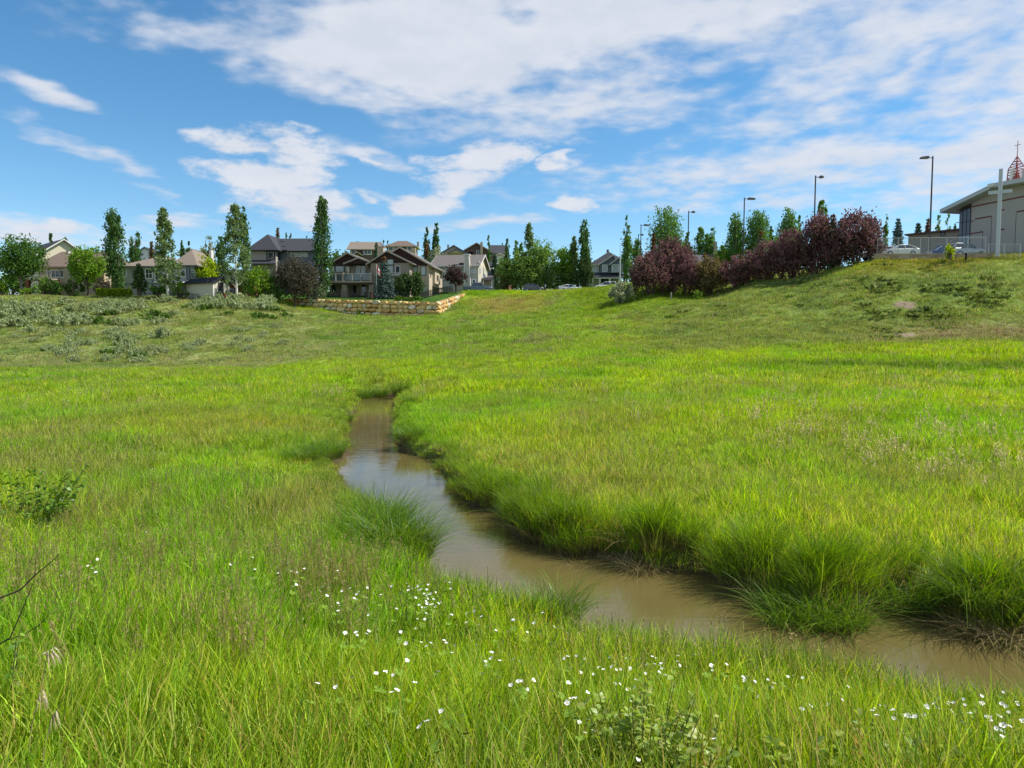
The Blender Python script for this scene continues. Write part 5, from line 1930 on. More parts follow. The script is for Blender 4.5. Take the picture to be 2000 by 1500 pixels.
CARS = {  # stations: (x, deck height, half width); cabin: windscreen foot, roof front, roof rear, rear foot
    'sedan': dict(st=[(2.42, .62, .62), (2.30, .74, .76), (1.9, .86, .86), (1.0, .97, .91), (.2, 1.0, .92), (-1.0, 1.02, .92), (-1.7, 1.05, .90), (-2.2, 1.02, .83), (-2.42, .80, .72)],
                  cab=[(1.05, .96), (.15, 1.42), (-.95, 1.44), (-1.95, 1.05)], wb=(1.45, -1.38), r=.34),
    'hatch': dict(st=[(2.1, .62, .62), (1.98, .76, .76), (1.6, .92, .84), (.9, 1.02, .88), (0, 1.04, .89), (-1.2, 1.08, .89), (-1.8, 1.08, .86), (-2.05, .95, .78)],
                  cab=[(1.0, 1.0), (.2, 1.48), (-1.35, 1.50), (-1.98, 1.08)], wb=(1.28, -1.28), r=.33),
    'suv': dict(st=[(2.3, .72, .66), (2.2, .95, .82), (1.7, 1.08, .90), (.9, 1.12, .93), (0, 1.14, .94), (-1.4, 1.16, .94), (-2.0, 1.16, .91), (-2.3, 1.02, .84)],
                cab=[(1.05, 1.1), (.35, 1.70), (-1.75, 1.72), (-2.2, 1.16)], wb=(1.4, -1.4), r=.38),
    'pickup': dict(st=[(2.8, .85, .78), (2.7, 1.05, .88), (2.1, 1.18, .95), (1.2, 1.2, .97), (0, 1.2, .97), (-1.6, 1.2, .97), (-2.6, 1.2, .97), (-2.85, 1.15, .95)],
                   cab=[(1.25, 1.18), (.55, 1.86), (-1.0, 1.86), (-1.25, 1.2)], wb=(1.8, -1.75), r=.42),
}


def car(name, label, kind, colm, u, v, Y, rz, cat='car', group=None, sink=0.0, zfix=None):
    p = W(u, v, Y)
    z = p.z if zfix is None else zfix
    c = CARS[kind]
    o = empty(name, (p.x, p.y, z), rz, label, cat, group)
    secs = []
    zb = .22 if kind in ('sedan', 'hatch') else .34
    for (x, zt, w) in c['st']:
        secs.append([(x, -w * .9, zb), (x, -w, zb + .14), (x, -w, zt - .16), (x, -w * .93, zt - .03), (x, -w * .55, zt + .015), (x, w * .55, zt + .015), (x, w * .93, zt - .03), (x, w, zt - .16), (x, w, zb + .14), (x, w * .9, zb)])
    V, F = loft(secs)
    body = MB().add(V, F).build('body', colm, o, smooth=False)
    bv = body.modifiers.new('round', 'BEVEL'); bv.width = .05; bv.segments = 2; bv.limit_method = 'ANGLE'; bv.angle_limit = R(25)
    (x0, z0), (x1, z1), (x2, z2), (x3, z3) = c['cab']; w = c['st'][4][2]
    wb_, wt = w * .90, w * .72
    G = MB().add([(x0, -wb_, z0), (x1, -wt, z1), (x2, -wt, z2), (x3, -wb_, z3), (x0, wb_, z0), (x1, wt, z1), (x2, wt, z2), (x3, wb_, z3)],
                 [(0, 1, 2, 3), (4, 7, 6, 5), (0, 4, 5, 1), (1, 5, 6, 2), (2, 6, 7, 3), (0, 3, 7, 4)])
    G.build('windows', M_carglass, o)
    MB().add([(x1 + .04, -wt - .03, z1 - .02), (x2 - .04, -wt - .03, z2 - .02), (x2 - .04, wt + .03, z2 - .02), (x1 + .04, wt + .03, z1 - .02),
              (x1 - .1, -wt * .9, z1 + .06), (x2 + .12, -wt * .9, z2 + .06), (x2 + .12, wt * .9, z2 + .06), (x1 - .1, wt * .9, z1 + .06)],
             [(0, 3, 2, 1), (4, 5, 6, 7), (0, 1, 5, 4), (1, 2, 6, 5), (2, 3, 7, 6), (3, 0, 4, 7)]).build('roof', colm, o)
    for sy in (-1, 1):
        MB().tube((x0 + .02, sy * wb_, z0 - .02), (x1, sy * wt, z1), .045, .045, 6).build('pillar', colm, o)
        xm = (x1 + x2) / 2
        MB().tube((xm - .05, sy * (wb_ + .005), (z0 + z3) / 2), (xm, sy * (wt + .01), (z1 + z2) / 2), .05, .05, 6).build('pillar', colm, o)
        MB().tube((x3 - .02, sy * wb_, z3 - .02), (x2, sy * wt, z2), .08, .06, 6).build('pillar', colm, o)
        MB().box(x0 - .45, x0 - .25, min(sy * (w), sy * (w + .18)), max(sy * w, sy * (w + .18)), z0 + .02, z0 + .16).build('wing_mirror', colm, o)
        fx = c['st'][1][0]
        MB().box(fx - .25, fx + .03, min(sy * .42, sy * .74), max(sy * .42, sy * .74), c['st'][1][1] - .17, c['st'][1][1] - .04).build('headlight', M_light, o)
        bx = c['st'][-1][0]
        MB().box(bx - .02, bx + .2, min(sy * .5, sy * .82), max(sy * .5, sy * .82), c['st'][-1][1] - .14, c['st'][-1][1] + .02).build('tail_light', M_tail, o)
        for wx in c['wb']:
            wo = MB().tube((wx, sy * (w - .20), c['r']), (wx, sy * (w + .012), c['r']), c['r'], c['r'], 20).build('wheel', M_tyre, o)
            rm = MB().tube((wx, sy * (w + .013), c['r']), (wx, sy * (w + .03), c['r']), c['r'] * .66, c['r'] * .6, 16)
            rm.build('rim', M_rim, wo)
    if kind == 'pickup':
        MB().box(-2.75, -1.3, -.8, .8, 1.19, 1.235).build('cargo_bed', M_black, o)
    return o


WHITE = paint('white', (.74, .74, .72)); SILVER = paint('silver', (.34, .36, .37), .4); GREYC = paint('graphite', (.085, .09, .10), .3)
STEEL = paint('steel_blue', (.10, .14, .19), .3); DARKC = paint('black', (.02, .022, .026)); BLUEC = paint('mid_blue', (.05, .12, .28), .2); PEARL = paint('pearl_white', (.68, .70, .71))
zpl = W(1755, 497, 94).z - .12
car('parked_sedan', 'white sedan parked side on behind the chain link fence', 'sedan', WHITE, 1755, 497, 95.5, R(176), zfix=zpl)
car('parked_van', 'white sport utility car half hidden by the purple shrub beside the white sedan', 'suv', PEARL, 1716, 497, 99.5, R(172), zfix=zpl)
car('parked_car', 'silver grey wagon parked before the dark church window', 'suv', SILVER, 1886, 497, 92.5, R(5), zfix=W(1886, 497, 92).z - .35)
car('parked_car', 'blue car peeking out behind the lime green sapling', 'hatch', BLUEC, 1842, 497, 97.5, R(172), zfix=W(1842, 497, 97).z - .35)
zs = hz(-9, 149.5) + .06


def scar(name, label, kind, m, u, Y, rz, vbase, cat='car'):
    x = pix_dir(u, 560)[0] * Y
    car(name, label, kind, m, u, vbase, Y, rz, cat, zfix=W(u, vbase, Y).z)


scar('parked_pickup', 'steel blue pickup truck parked in front of the beige house', 'pickup', STEEL, 934, 144.3, 0, 571.5, 'truck')
scar('parked_car', 'dark grey hatchback parked on the crest under the green aspens', 'hatch', GREYC, 1042, 145.2, 0, 570)
scar('parked_car', 'silver white sedan parked left of the tall dark poplar', 'sedan', PEARL, 1114, 145.2, 0, 570.5)
scar('parked_car', 'white sport utility car parked in front of the twin gabled house', 'suv', WHITE, 1183, 145.2, R(180), 568)
scar('parked_car', 'white car glimpsed between the purple shrubs', 'suv', WHITE, 1327, 126, R(175), 541)
scar('parked_car', 'pale car glimpsed behind the olive brown shrub', 'sedan', PEARL, 1410, 121, R(175), 535)
scar('parked_car', 'silver car glimpsed through the tallest purple shrubs', 'sedan', PEARL, 1560, 112, R(175), 515)


# ================= odds and ends in the gardens
def red_chairs():
    m = mat('plastic_red', (.50, .03, .05), .5, .1)
    for k, (u, lbl) in enumerate(((434, 'bright red plastic garden chair beside the black shed door'), (438.5, 'bright red plastic garden chair beside the navy cover'))):
        p = W(u, 574, 114.2); z = hz(p.x, p.y)
        c = empty('garden_chair', (p.x, p.y, z), .4 * (k * 2 - 1), lbl, 'chair')
        MB().box(-.24, .24, -.24, .24, .40, .45).build('seat', m, c)
        MB().box(-.24, .24, .2, .26, .452, 1.1).build('backrest', m, c)
        for sx in (-1, 1):
            for sy in (-1, 1): MB().box(sx * .22 - .02, sx * .22 + .02, sy * .2 - .02, sy * .2 + .02, -.05, .398).build('leg', m, c)
    p = W(446, 574, 118); z = hz(p.x, p.y)
    g = empty('covered_frame', (p.x, p.y, z), 0, 'rounded navy blue cover behind the red garden chairs', 'cover')
    V, F = loft([[(x, math.cos(a) * .8, max(.15, .35 + math.sin(a) * (1.15 - .12 * abs(x)))) for a in np.linspace(-.25, math.pi + .25, 12)] for x in np.linspace(-1.0, 1.0, 7)])
    MB().add(V, F).build('canvas', mat('canvas_navy', (.03, .035, .065), .6, .2), g, smooth=True)
    MB().box(-1.05, 1.05, -.85, .85, -.05, .15).build('frame', S_red, g)


red_chairs()


def small_posts():
    for (u, v, Y, lbl, hh, m) in ((1311, 571, 108, 'short pale marker post at the foot of the purple shrubs', 1.0, M_trimt), (1886.5, 506, 86.5, 'short dark post in the grass below the block wall', .9, M_black)):
        p = W(u, v, Y); z = hz(p.x, p.y)
        o = empty('marker_post', (p.x, p.y, z), 0, lbl, 'post')
        MB().box(-.09, .09, -.09, .09, -.3, hh).build('shaft', m, o)
        MB().add([(-.11, -.11, hh), (.11, -.11, hh), (.11, .11, hh), (-.11, .11, hh), (0, 0, hh + .12)], [(0, 3, 2, 1), (0, 1, 4), (1, 2, 4), (2, 3, 4), (3, 0, 4)]).build('cap', m, o)
    p = W(712, 580, 121.4)
    for u, lbl in ((714, 'dark garden post with a lamp cap near the flagpole'), (727, 'reddish garden post near the flagpole')):
        p = W(u, 580, 121.6); z = hz(p.x, p.y)
        o = empty('garden_post', (p.x, p.y, z), 0, lbl, 'post')
        MB().box(-.08, .08, -.08, .08, -.2, 1.25).build('shaft', M_black if u == 714 else S_red, o)
        MB().tube((0, 0, 1.25), (0, 0, 1.42), .12, .05, 8).build('cap', M_black, o)


small_posts()


def soil_patches():
    m = mat('bare_soil', (.215, .165, .105), 1.0, .3, 3, .8)
    for k, (bx, by, br) in enumerate(BARE):
        V, F = [], []; n = 22; rings = 5; r = random.Random(k)
        jit = [r.uniform(.55, 1.3) for _ in range(n)]
        e = .6
        gx = (hz(bx + e, by) - hz(bx - e, by)) / (2 * e); gy = (hz(bx, by + e) - hz(bx, by - e)) / (2 * e)
        for j in range(rings + 1):
            t = j / rings
            for i in range(n):
                a = 2 * math.pi * i / n; rr = br * t * jit[i] * .98
                x, y = bx + rr * 1.0 * math.cos(a), by + rr * .75 * math.sin(a)
                V.append((x, y, hz(x, y) + .03 + .03 * (1 - t) + r.uniform(-.05, .09) * (1 - t) - .12 * (t == 1)))
        for j in range(rings):
            for i in range(n):
                F.append((j * n + i, j * n + (i + 1) % n, (j + 1) * n + (i + 1) % n, (j + 1) * n + i))
        tag(link('bare_soil', mesh_np('bare_soil', V, F, smooth=True, mats=[m])), 'patch of bare dug soil on the right slope', None, None, 'structure')


soil_patches()
# ------------------------------------------------------------------ trees
LEAF = leaf_mat('tree_leaf', .42)
NEEDLE = leaf_mat('needle', .15)
BARK = mat('bark_brown', (.12, .085, .06), .95, .3, 8, .5)
BARKG = mat('bark_grey', (.24, .215, .18), .95, .25, 8, .5)
BARKW = mat('bark_white', (.62, .59, .52), .85, .2, 5, .3)

PAL = {
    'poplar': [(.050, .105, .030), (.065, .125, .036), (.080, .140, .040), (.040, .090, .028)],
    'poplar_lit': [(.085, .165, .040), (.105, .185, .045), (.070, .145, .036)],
    'elm': [(.050, .105, .022), (.065, .130, .026), (.080, .150, .030), (.040, .085, .020)],
    'bright': [(.115, .205, .025), (.145, .235, .030), (.090, .175, .024)],
    'lime': [(.26, .34, .025), (.22, .30, .022), (.30, .37, .035), (.17, .25, .02)],
    'olive': [(.150, .175, .065), (.125, .150, .055), (.175, .195, .075)],
    'aspen': [(.10, .155, .055), (.125, .185, .065), (.085, .135, .05), (.155, .205, .085)],
    'willow': [(.130, .215, .048), (.160, .245, .058), (.105, .18, .040)],
    'silver': [(.255, .275, .165), (.215, .240, .135), (.300, .315, .200)],
    'plum': [(.060, .033, .036), (.075, .042, .044), (.045, .028, .030), (.055, .050, .036)],
    'purple': [(.130, .064, .068), (.110, .054, .060), (.160, .082, .080), (.090, .058, .054), (.105, .086, .052)],
    'brownolive': [(.135, .105, .045), (.110, .090, .040), (.150, .120, .050), (.090, .085, .035)],
    'darkbrown': [(.075, .062, .048), (.060, .052, .042), (.090, .075, .055), (.060, .068, .040)],
    'spruce': [(.038, .075, .040), (.048, .090, .046), (.060, .105, .055)],
    'blue': [(.085, .125, .105), (.070, .105, .090), (.110, .150, .130)],
    'juniper': [(.055, .090, .030), (.068, .105, .034), (.045, .078, .028)],
    'greygreen': [(.105, .130, .075), (.085, .110, .062), (.125, .150, .090)],
}


def leaf_quads(C, size, pal, r, up=.3, stretch=1.5, lum=None):
    """one small pointed leaf spray at every centre"""
    n = len(C); pal = np.asarray(pal)
    a = r.normal(0, 1, (n, 3)); a[:, 2] += up * 2; a /= np.linalg.norm(a, axis=1)[:, None]
    b = np.cross(a, r.normal(0, 1, (n, 3))); b /= np.linalg.norm(b, axis=1)[:, None] + 1e-9
    s = size * r.uniform(.6, 1.35, (n, 1))
    L_, B_ = a * s * stretch * .5, b * s * .5
    V = np.stack([C - L_, C + B_ * .9 - L_ * .1, C + L_, C - B_ * .9 + L_ * .15], 1).reshape(-1, 3)
    F = np.arange(n * 4).reshape(n, 4)
    c = pal[r.integers(0, len(pal), n)] * r.uniform(.8, 1.2, (n, 1))
    if lum is not None: c = c * lum[:, None]
    return V, F, np.repeat(c, 4, 0)


def clusters(cent, rad, per, r, flat=1.0):
    """points in fuzzy balls"""
    P = []
    for c, q in zip(cent, rad):
        m = max(3, int(per * r.uniform(.7, 1.3)))
        d = r.normal(0, .5, (m, 3)); d[:, 2] *= flat
        P.append(c + d * q)
    return np.concatenate(P)


def tree(kind, label, u, vt, Y, wpx, pal, leaf=.27, dens=62, name=None, cat='tree', group=None, lean=0.0, bark=None, trunk=.18, vbase=None, brown=0.0, seed=None, gap=0.0):
    top = W(u, vt, Y)
    z0 = hz(top.x, top.y)
    if vbase is not None: z0 = max(z0, W(u, vbase, Y).z)
    H = top.z - z0; Wd = wpx * Y / FPX
    seed = int(u * 7 + vt * 13 + Y) if seed is None else seed
    r = np.random.default_rng(seed); rr = random.Random(seed)
    name = name or {'poplar': 'poplar_tree', 'round': 'broadleaf_tree', 'aspen': 'aspen_tree', 'spruce': 'spruce_tree', 'shrub': 'shrub', 'juniper': 'juniper_bush'}[kind]
    o = empty(name, (top.x, top.y, z0), 0, label, cat, group)
    pal = np.asarray(PAL[pal] if isinstance(pal, str) else pal) * 1.45
    leaf = leaf * (Y / 130) ** .5
    n = int(H * Wd * dens * (.32 / leaf) ** 1.2)
    n = max(300, min(n, 9000))
    tb = MB(); mt = LEAF
    if kind == 'poplar':
        k = max(3, int(Wd * 1.5)); tips = []
        for i in range(k):
            a = rr.uniform(0, 6.28); q = Wd * .30 * math.sqrt(rr.random()) * (0 if i == 0 else 1)
            hh = H * (1 if i == 0 else rr.uniform(.68, .97))
            p0 = (0, 0, -.2); p1 = (q * .5 * math.cos(a), q * .5 * math.sin(a), hh * .3); p2 = (q * math.cos(a), q * math.sin(a), hh * .97)
            tips.append((np.array(p1), np.array(p2), hh)); tb.path([p0, p1, p2], [Wd * .045 + .06, Wd * .03 + .03, .03], 5)
        nc = max(45, int(n / 26), int(H / Wd * 12)); cent, rad = [], []
        for j in range(nc):
            p1, p2, hh = tips[rr.randrange(k)]
            t = rr.random() ** .85
            ax = p1 * (1 - t) * .0 + np.array([p2[0] * (.4 + .6 * t), p2[1] * (.4 + .6 * t), hh * (.07 + .93 * t)])
            zf = ax[2] / H
            env = Wd * .5 * np.interp(zf, [0, .08, .25, .5, .75, .92, 1], [.3, .65, .95, 1.0, .82, .55, .22])
            off = r.normal(0, 1, 2); off = off / (np.linalg.norm(off) + .01) * env * .75 * math.sqrt(rr.random())
            q = np.array([ax[0] * .55 + off[0], ax[1] * .55 + off[1], ax[2]])
            l = math.hypot(q[0], q[1]); m_ = env * .86
            if l > m_: q[:2] *= m_ / l
            cent.append(q); rad.append(Wd * .17 * rr.uniform(.6, 1.3) * (1 - .55 * max(0, zf - .6) / .4))
        P = clusters(cent, rad, n / nc, r, 2.3); up = .9
        P = P[P[:, 2] < H * 1.0]
    elif kind in ('round', 'shrub', 'juniper'):
        th = H * (trunk if kind == 'round' else .02)
        nb = 5 if kind == 'round' else 9
        if kind == 'round':
            tb.path([(0, 0, -.2), (rr.uniform(-.1, .1), 0, th), (rr.uniform(-.3, .3), rr.uniform(-.2, .2), H * .45)], [Wd * .028 + .05, Wd * .022 + .04, .07], 7)
        for i in range(nb):
            a = 6.28 * i / nb + rr.uniform(-.4, .4); q = Wd * rr.uniform(.2, .38); hh = H * rr.uniform(.55, .9)
            s0 = (0, 0, th) if kind == 'round' else (q * .15 * math.cos(a), q * .15 * math.sin(a), -.1)
            tb.path([s0, (q * .5 * math.cos(a), q * .5 * math.sin(a), th + (hh - th) * .5), (q * math.cos(a), q * math.sin(a), hh)], [.07 + Wd * .006, .05, .02], 5)
        nc = max(24, int(n / 40)); cent, rad = [], []
        cz = (H + th) / 2; hz_ = (H - th) / 2
        for j in range(nc):
            d = r.normal(0, 1, 3); d /= np.linalg.norm(d)
            q = rr.random() ** .38
            x, y, z = d * q
            if kind == 'round':
                z = z if z > 0 else z * .8
                wz = 1.0
            elif kind == 'shrub':
                wz = np.interp(z, [-1, -.6, 0, .6, 1], [1.0, 1.05, 1.0, .9, .7]) * min(1.9, (1.001 - z * z) ** -.3 if z < 0 else 1)
            else:
                wz = np.interp(z, [-1, 0, 1], [1.1, 1.0, .65])
            cent.append(np.array([x * Wd * .44 * wz, y * Wd * .44 * wz, cz + z * hz_ * .88]))
            rad.append(min(Wd, H) * rr.uniform(.07, .15))
        P = clusters(cent, rad, n / nc, r, 1.25 if kind != 'juniper' else 2.2); up = .35 if kind == 'round' else .6
        P = P[P[:, 2] > (th * .7 if kind == 'round' else .03)]
        P = P[P[:, 2] < H * 1.02]
    elif kind == 'aspen':
        bend = rr.uniform(-.03, .03) * H
        tb.path([(0, 0, -.2), (bend * .3, 0, H * .4), (bend, 0, H * .96)], [.17 + H * .004, .11, .025], 8)
        nc = max(30, int(n / 26)); cent, rad = [], []
        for j in range(nc):
            t = rr.random() ** .9; zf = .16 + .82 * t
            env = Wd * .5 * np.interp(zf, [.12, .28, .45, .7, .9, 1], [.5, 1.0, .9, .52, .3, .1])
            a = rr.uniform(0, 6.28); q = env * math.sqrt(rr.random()) * .9
            c = np.array([bend * zf * zf + q * math.cos(a), q * math.sin(a), H * zf])
            cent.append(c); rad.append(rr.uniform(.28, .6) * (.6 + Wd * .06))
            if j % 3 == 0: tb.tube((bend * zf * zf * .9, 0, H * zf - q * .7), tuple(c), .035, .012, 4)
        P = clusters(cent, rad, n / nc, r, 1.2); up = .2
        P = P[P[:, 2] < H * 1.01]
    elif kind == 'spruce':
        tb.tube((0, 0, -.2), (0, 0, H * .97), .10 + H * .012, .02, 7)
        mt = NEEDLE
        lv = max(9, int(H * 2.0)); Pn, Dn = [], []
        for i in range(lv):
            t = i / lv; z = H * (.05 + .93 * t); q = Wd * .5 * (1 - t) ** .85 * rr.uniform(.85, 1.08) + .08
            nb = max(5, int(7 + q * 3))
            for b in range(nb):
                a = 6.28 * b / nb + rr.uniform(-.3, .3); ql = q * rr.uniform(.75, 1.1)
                m = max(3, int(ql * n / (lv * nb * Wd * .25) + 3))
                tt = r.random(m) ** .7
                px, py = np.cos(a) * ql * tt, np.sin(a) * ql * tt
                pz = z - ql * .42 * tt + .18 * ql * tt ** 2
                Pn.append(np.stack([px, py, pz], 1) + r.normal(0, .09 + .03 * ql, (m, 3)))
        P = np.concatenate(Pn); P = P[P[:, 2] > .05]; up = -.1
        if len(P) > 6500: P = P[r.permutation(len(P))[:6500]]
    if lean:
        P[:, 0] += lean * H * (P[:, 2] / H) ** 1.6
        tb.v = [(x + lean * H * (max(0, z) / H) ** 1.6, y, z) for x, y, z in tb.v]
    lum = None
    V, F, C = leaf_quads(P, leaf * (1.0 if kind != 'spruce' else .9), pal, r, up, 1.5 if kind != 'spruce' else 1.9, lum)
    if brown:
        w = np.clip((V[:, 2] / H - (1 - brown)) / (brown * .5), 0, 1) * (r.random(len(V) // 4).repeat(4) < .85)
        C = C * (1 - w[:, None]) + np.array([.20, .105, .05]) * w[:, None]
    tb.build('trunk', bark or {'aspen': BARKW, 'poplar': BARKG}.get(kind, BARK), o)
    link('crown', mesh_np('crown', V, F, C, mats=[mt]), o)
    return o


T = tree
# ---- left gardens
T('round', 'round dark green elm with forked trunk at the far left railing', 36, 459, 114.5, 100, 'elm', trunk=.2, bark=BARKG)
T('shrub', 'small bright green bush at the foot of the elm', 3, 537, 112.5, 40, 'bright', cat='bush')
T('shrub', 'olive green crab apple bush before the brick porch posts', 90, 541, 115, 62, 'willow', cat='bush')
T('shrub', 'small round shrub with yellowish leaves beside the elm trunk', 52, 561, 113, 28, 'bright', cat='bush')
T('shrub', 'dark low shrub under the round bright tree', 138, 545, 114.5, 58, 'elm', cat='bush')
T('round', 'bright green round tree hiding the corner of the tan bungalow', 169, 473, 116, 74, 'bright', trunk=.12)
T('shrub', 'brownish half bare shrub between bungalow and poplar', 200, 540, 115, 36, 'darkbrown', cat='bush', dens=45)
T('poplar', 'tall twin topped poplar right of the bright round tree', 221, 405, 121, 44, 'poplar')
T('poplar', 'dark leaning poplar behind the grey house roof', 259, 450, 150, 32, 'poplar', lean=.05)
T('poplar', 'small distant poplar left of the forked pair behind the bungalow', 99, 456, 200, 17, 'poplar')
T('poplar', 'small forked distant poplar behind the bungalow roof', 127, 462, 200, 16, 'poplar')
T('poplar', 'tiny distant poplar between two larger ones behind the bungalow', 115, 474, 200, 8, 'poplar')
T('spruce', 'distant spruce with a rusty brown top above the grey house', 295, 467, 165, 20, 'spruce', brown=.7)
T('aspen', 'pale trunked aspen standing in front of the grey split level house', 323, 406, 113.5, 62, 'aspen', dens=52)
T('juniper', 'young conical evergreen in front of the grey house wall', 270, 516, 113.5, 30, 'juniper', name='evergreen_tree', dens=80)
T('poplar', 'tiny distant poplar right of the aspen top', 355, 470, 190, 12, 'poplar')
T('poplar', 'tiny twin distant poplar left of the white flue', 369, 471, 190, 12, 'poplar')
T('poplar', 'olive green poplar behind the lime coloured maple', 408, 461, 138, 36, 'olive')
T('round', 'lime yellow maple behind the black shed roof', 403, 501, 127, 56, 'lime', trunk=.1)
T('spruce', 'small blue spruce between the grey house and the lime maple', 377, 523, 124, 22, 'blue')
T('shrub', 'thin green shrub with pale stems left of the shed', 352, 551, 114.5, 40, 'bright', cat='bush', dens=30)
T('shrub', 'dark shrub at the foot of the aspen trunk', 308, 556, 114, 32, 'elm', cat='bush')
T('shrub', 'lime green shrub right behind the shed gable', 432, 545, 118, 26, 'lime', cat='bush')
T('aspen', 'sparse birch with a long white trunk beside the red chairs', 458, 400, 115.5, 80, 'aspen', dens=34)
T('poplar', 'narrow poplar right behind the sparse birch', 476, 404, 124, 26, 'poplar')
T('poplar', 'small dark poplar left behind the sparse birch', 430, 462, 134, 26, 'poplar')
T('shrub', 'green lilac with yellow green top right of the sparse birch', 503, 519, 118.5, 62, 'bright', cat='bush')
T('shrub', 'dark green shrub below the charcoal roofed house', 535, 535, 119, 50, 'elm', cat='bush')
T('round', 'dark brown leaved crab apple tree left of the tallest poplar', 575, 498, 120.5, 92, 'darkbrown', trunk=.1)
T('shrub', 'grey green rounded shrub at the foot of the tallest poplar', 608, 533, 122.5, 46, 'greygreen', cat='bush')
T('poplar', 'tallest columnar poplar beside the deck of the brown house', 630, 383, 124, 40, 'poplar')
T('spruce', 'distant spruce with tan cones above the charcoal roof', 542, 440, 165, 22, 'spruce', brown=.75)
T('poplar', 'thin distant poplar right of the tan coned spruce', 559, 455, 185, 6, 'poplar')
T('poplar', 'short distant poplar above the charcoal roof ridge', 567, 454, 185, 8, 'poplar')
T('poplar', 'tiny poplar tip at the right end of the charcoal roof', 599, 461, 185, 6, 'poplar')
T('round', 'dark green tree behind the left gable of the deck house', 665, 484, 152, 48, 'elm')
T('shrub', 'dark hedge like bush behind the far left elm', 20, 528, 121, 70, 'elm', cat='bush')
T('shrub', 'dark bush on the left of the far left elm', -25, 520, 120, 60, 'elm', cat='bush')
# ---- around the brown house
T('spruce', 'blue spruce with a dead brown top beside the flagpole', 750, 497, 123.6, 52, 'blue', brown=.22, dens=120, leaf=.28)
T('juniper', 'left one of two dark upright junipers by the brown house', 788, 533, 124.4, 34, 'juniper', dens=120, leaf=.26, cat='bush')
T('juniper', 'right one of two dark upright junipers by the brown house', 811, 531, 124.8, 38, 'juniper', dens=120, leaf=.26, cat='bush')
T('spruce', 'distant spruce between the two roofs above the deck house', 735, 470, 165, 20, 'spruce')
T('poplar', 'thin distant poplar left of the hip roofed far house', 749, 468, 205, 7, 'poplar')
T('poplar', 'thin distant poplar touching the hip roofed far house', 757, 470, 205, 6, 'poplar')
T('poplar', 'twin topped poplar above the right gable of the brown house', 833, 441, 165, 20, 'poplar')
T('poplar', 'slightly leaning poplar right of the twin topped one', 850, 436, 165, 20, 'poplar', lean=.02)
T('spruce', 'spruce with brown cones at the foot of the twin topped poplar', 833, 470, 160, 24, 'spruce', brown=.4)
T('round', 'pale silvery willow above the taupe roof', 854, 478, 156, 34, 'silver')
T('round', 'dark plum leaved tree in front of the beige house', 890, 514, 137.5, 46, 'plum', trunk=.16)
T('poplar', 'slim poplar behind the gable of the beige house', 954, 457, 172, 12, 'poplar')
T('poplar', 'tiny poplar tip behind the far brown house', 981, 475, 200, 5, 'poplar')
T('spruce', 'dark spruce below the slim poplar', 966, 493, 164, 28, 'spruce')
T('round', 'reddish plum tree on the far brown house gable', 921, 483, 174, 26, 'plum')
T('shrub', 'low green bushes left of the red house', 983, 522, 154, 34, 'olive', cat='bush')
# ---- centre clump
T('poplar', 'dark poplar at the left edge of the aspen clump', 990, 467, 154, 16, 'poplar')
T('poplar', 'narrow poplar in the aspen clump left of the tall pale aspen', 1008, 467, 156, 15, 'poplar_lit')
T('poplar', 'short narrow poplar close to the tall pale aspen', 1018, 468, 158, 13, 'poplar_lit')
T('aspen', 'tall pale aspen with white trunk in the green clump', 1033, 436, 152.5, 36, 'aspen', dens=50)
T('round', 'bushy light green willow left of the tall pale aspen', 1000, 488, 153.5, 62, 'willow', trunk=.04)
T('round', 'bushy light green willow right of the tall pale aspen', 1056, 460, 153, 66, 'willow', trunk=.04)
T('round', 'wide low willow at the foot of the tall pale aspen', 1030, 494, 153, 84, 'willow', trunk=.04)
T('round', 'round green maple left of the tall dark poplar', 1104, 478, 153, 56, 'bright', trunk=.06)
T('aspen', 'light aspen top between maple and tall dark poplar', 1119, 462, 152, 26, 'aspen')
T('poplar', 'tall dark poplar left of the twin gabled house', 1142, 427, 151, 29, 'poplar')
T('juniper', 'dark juniper mass at the foot of the tall dark poplar', 1142, 495, 150.5, 42, 'juniper', cat='bush')
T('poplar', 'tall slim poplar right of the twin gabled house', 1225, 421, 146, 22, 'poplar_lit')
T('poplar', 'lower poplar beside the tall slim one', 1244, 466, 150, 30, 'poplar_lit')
T('shrub', 'low green bush closing the gap between willow and maple', 1083, 515, 152.5, 40, 'willow', cat='bush')
T('shrub', 'dark green bush under the round green maple', 1115, 525, 153, 46, 'elm', cat='bush')
T('shrub', 'low bright bush on the crest under the pale aspen', 1066, 528, 152, 34, 'willow', cat='bush')
T('shrub', 'low dark bush on the crest left of the tall slim poplar foot', 1238, 520, 140, 36, 'elm', cat='bush')
T('shrub', 'low bush on the crest behind the dark hatchback', 1044, 535, 152, 40, 'willow', cat='bush')
# ---- behind the purple shrubs
T('spruce', 'brown tinged spruce left of the multi stemmed poplar', 1277, 452, 150, 26, 'spruce', brown=.6)
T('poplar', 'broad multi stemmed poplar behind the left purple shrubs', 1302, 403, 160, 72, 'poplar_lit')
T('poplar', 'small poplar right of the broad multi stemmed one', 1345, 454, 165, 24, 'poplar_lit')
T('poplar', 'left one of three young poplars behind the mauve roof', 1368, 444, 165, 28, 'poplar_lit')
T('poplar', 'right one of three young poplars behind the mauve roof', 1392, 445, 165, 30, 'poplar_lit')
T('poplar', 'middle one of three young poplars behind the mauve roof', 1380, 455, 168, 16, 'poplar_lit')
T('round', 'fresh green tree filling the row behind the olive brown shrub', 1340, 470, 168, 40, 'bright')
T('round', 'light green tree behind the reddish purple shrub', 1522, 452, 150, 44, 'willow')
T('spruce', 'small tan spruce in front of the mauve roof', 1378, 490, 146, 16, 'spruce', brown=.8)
T('round', 'lime green bushy tree right of the mauve roof', 1415, 474, 150, 44, 'bright')
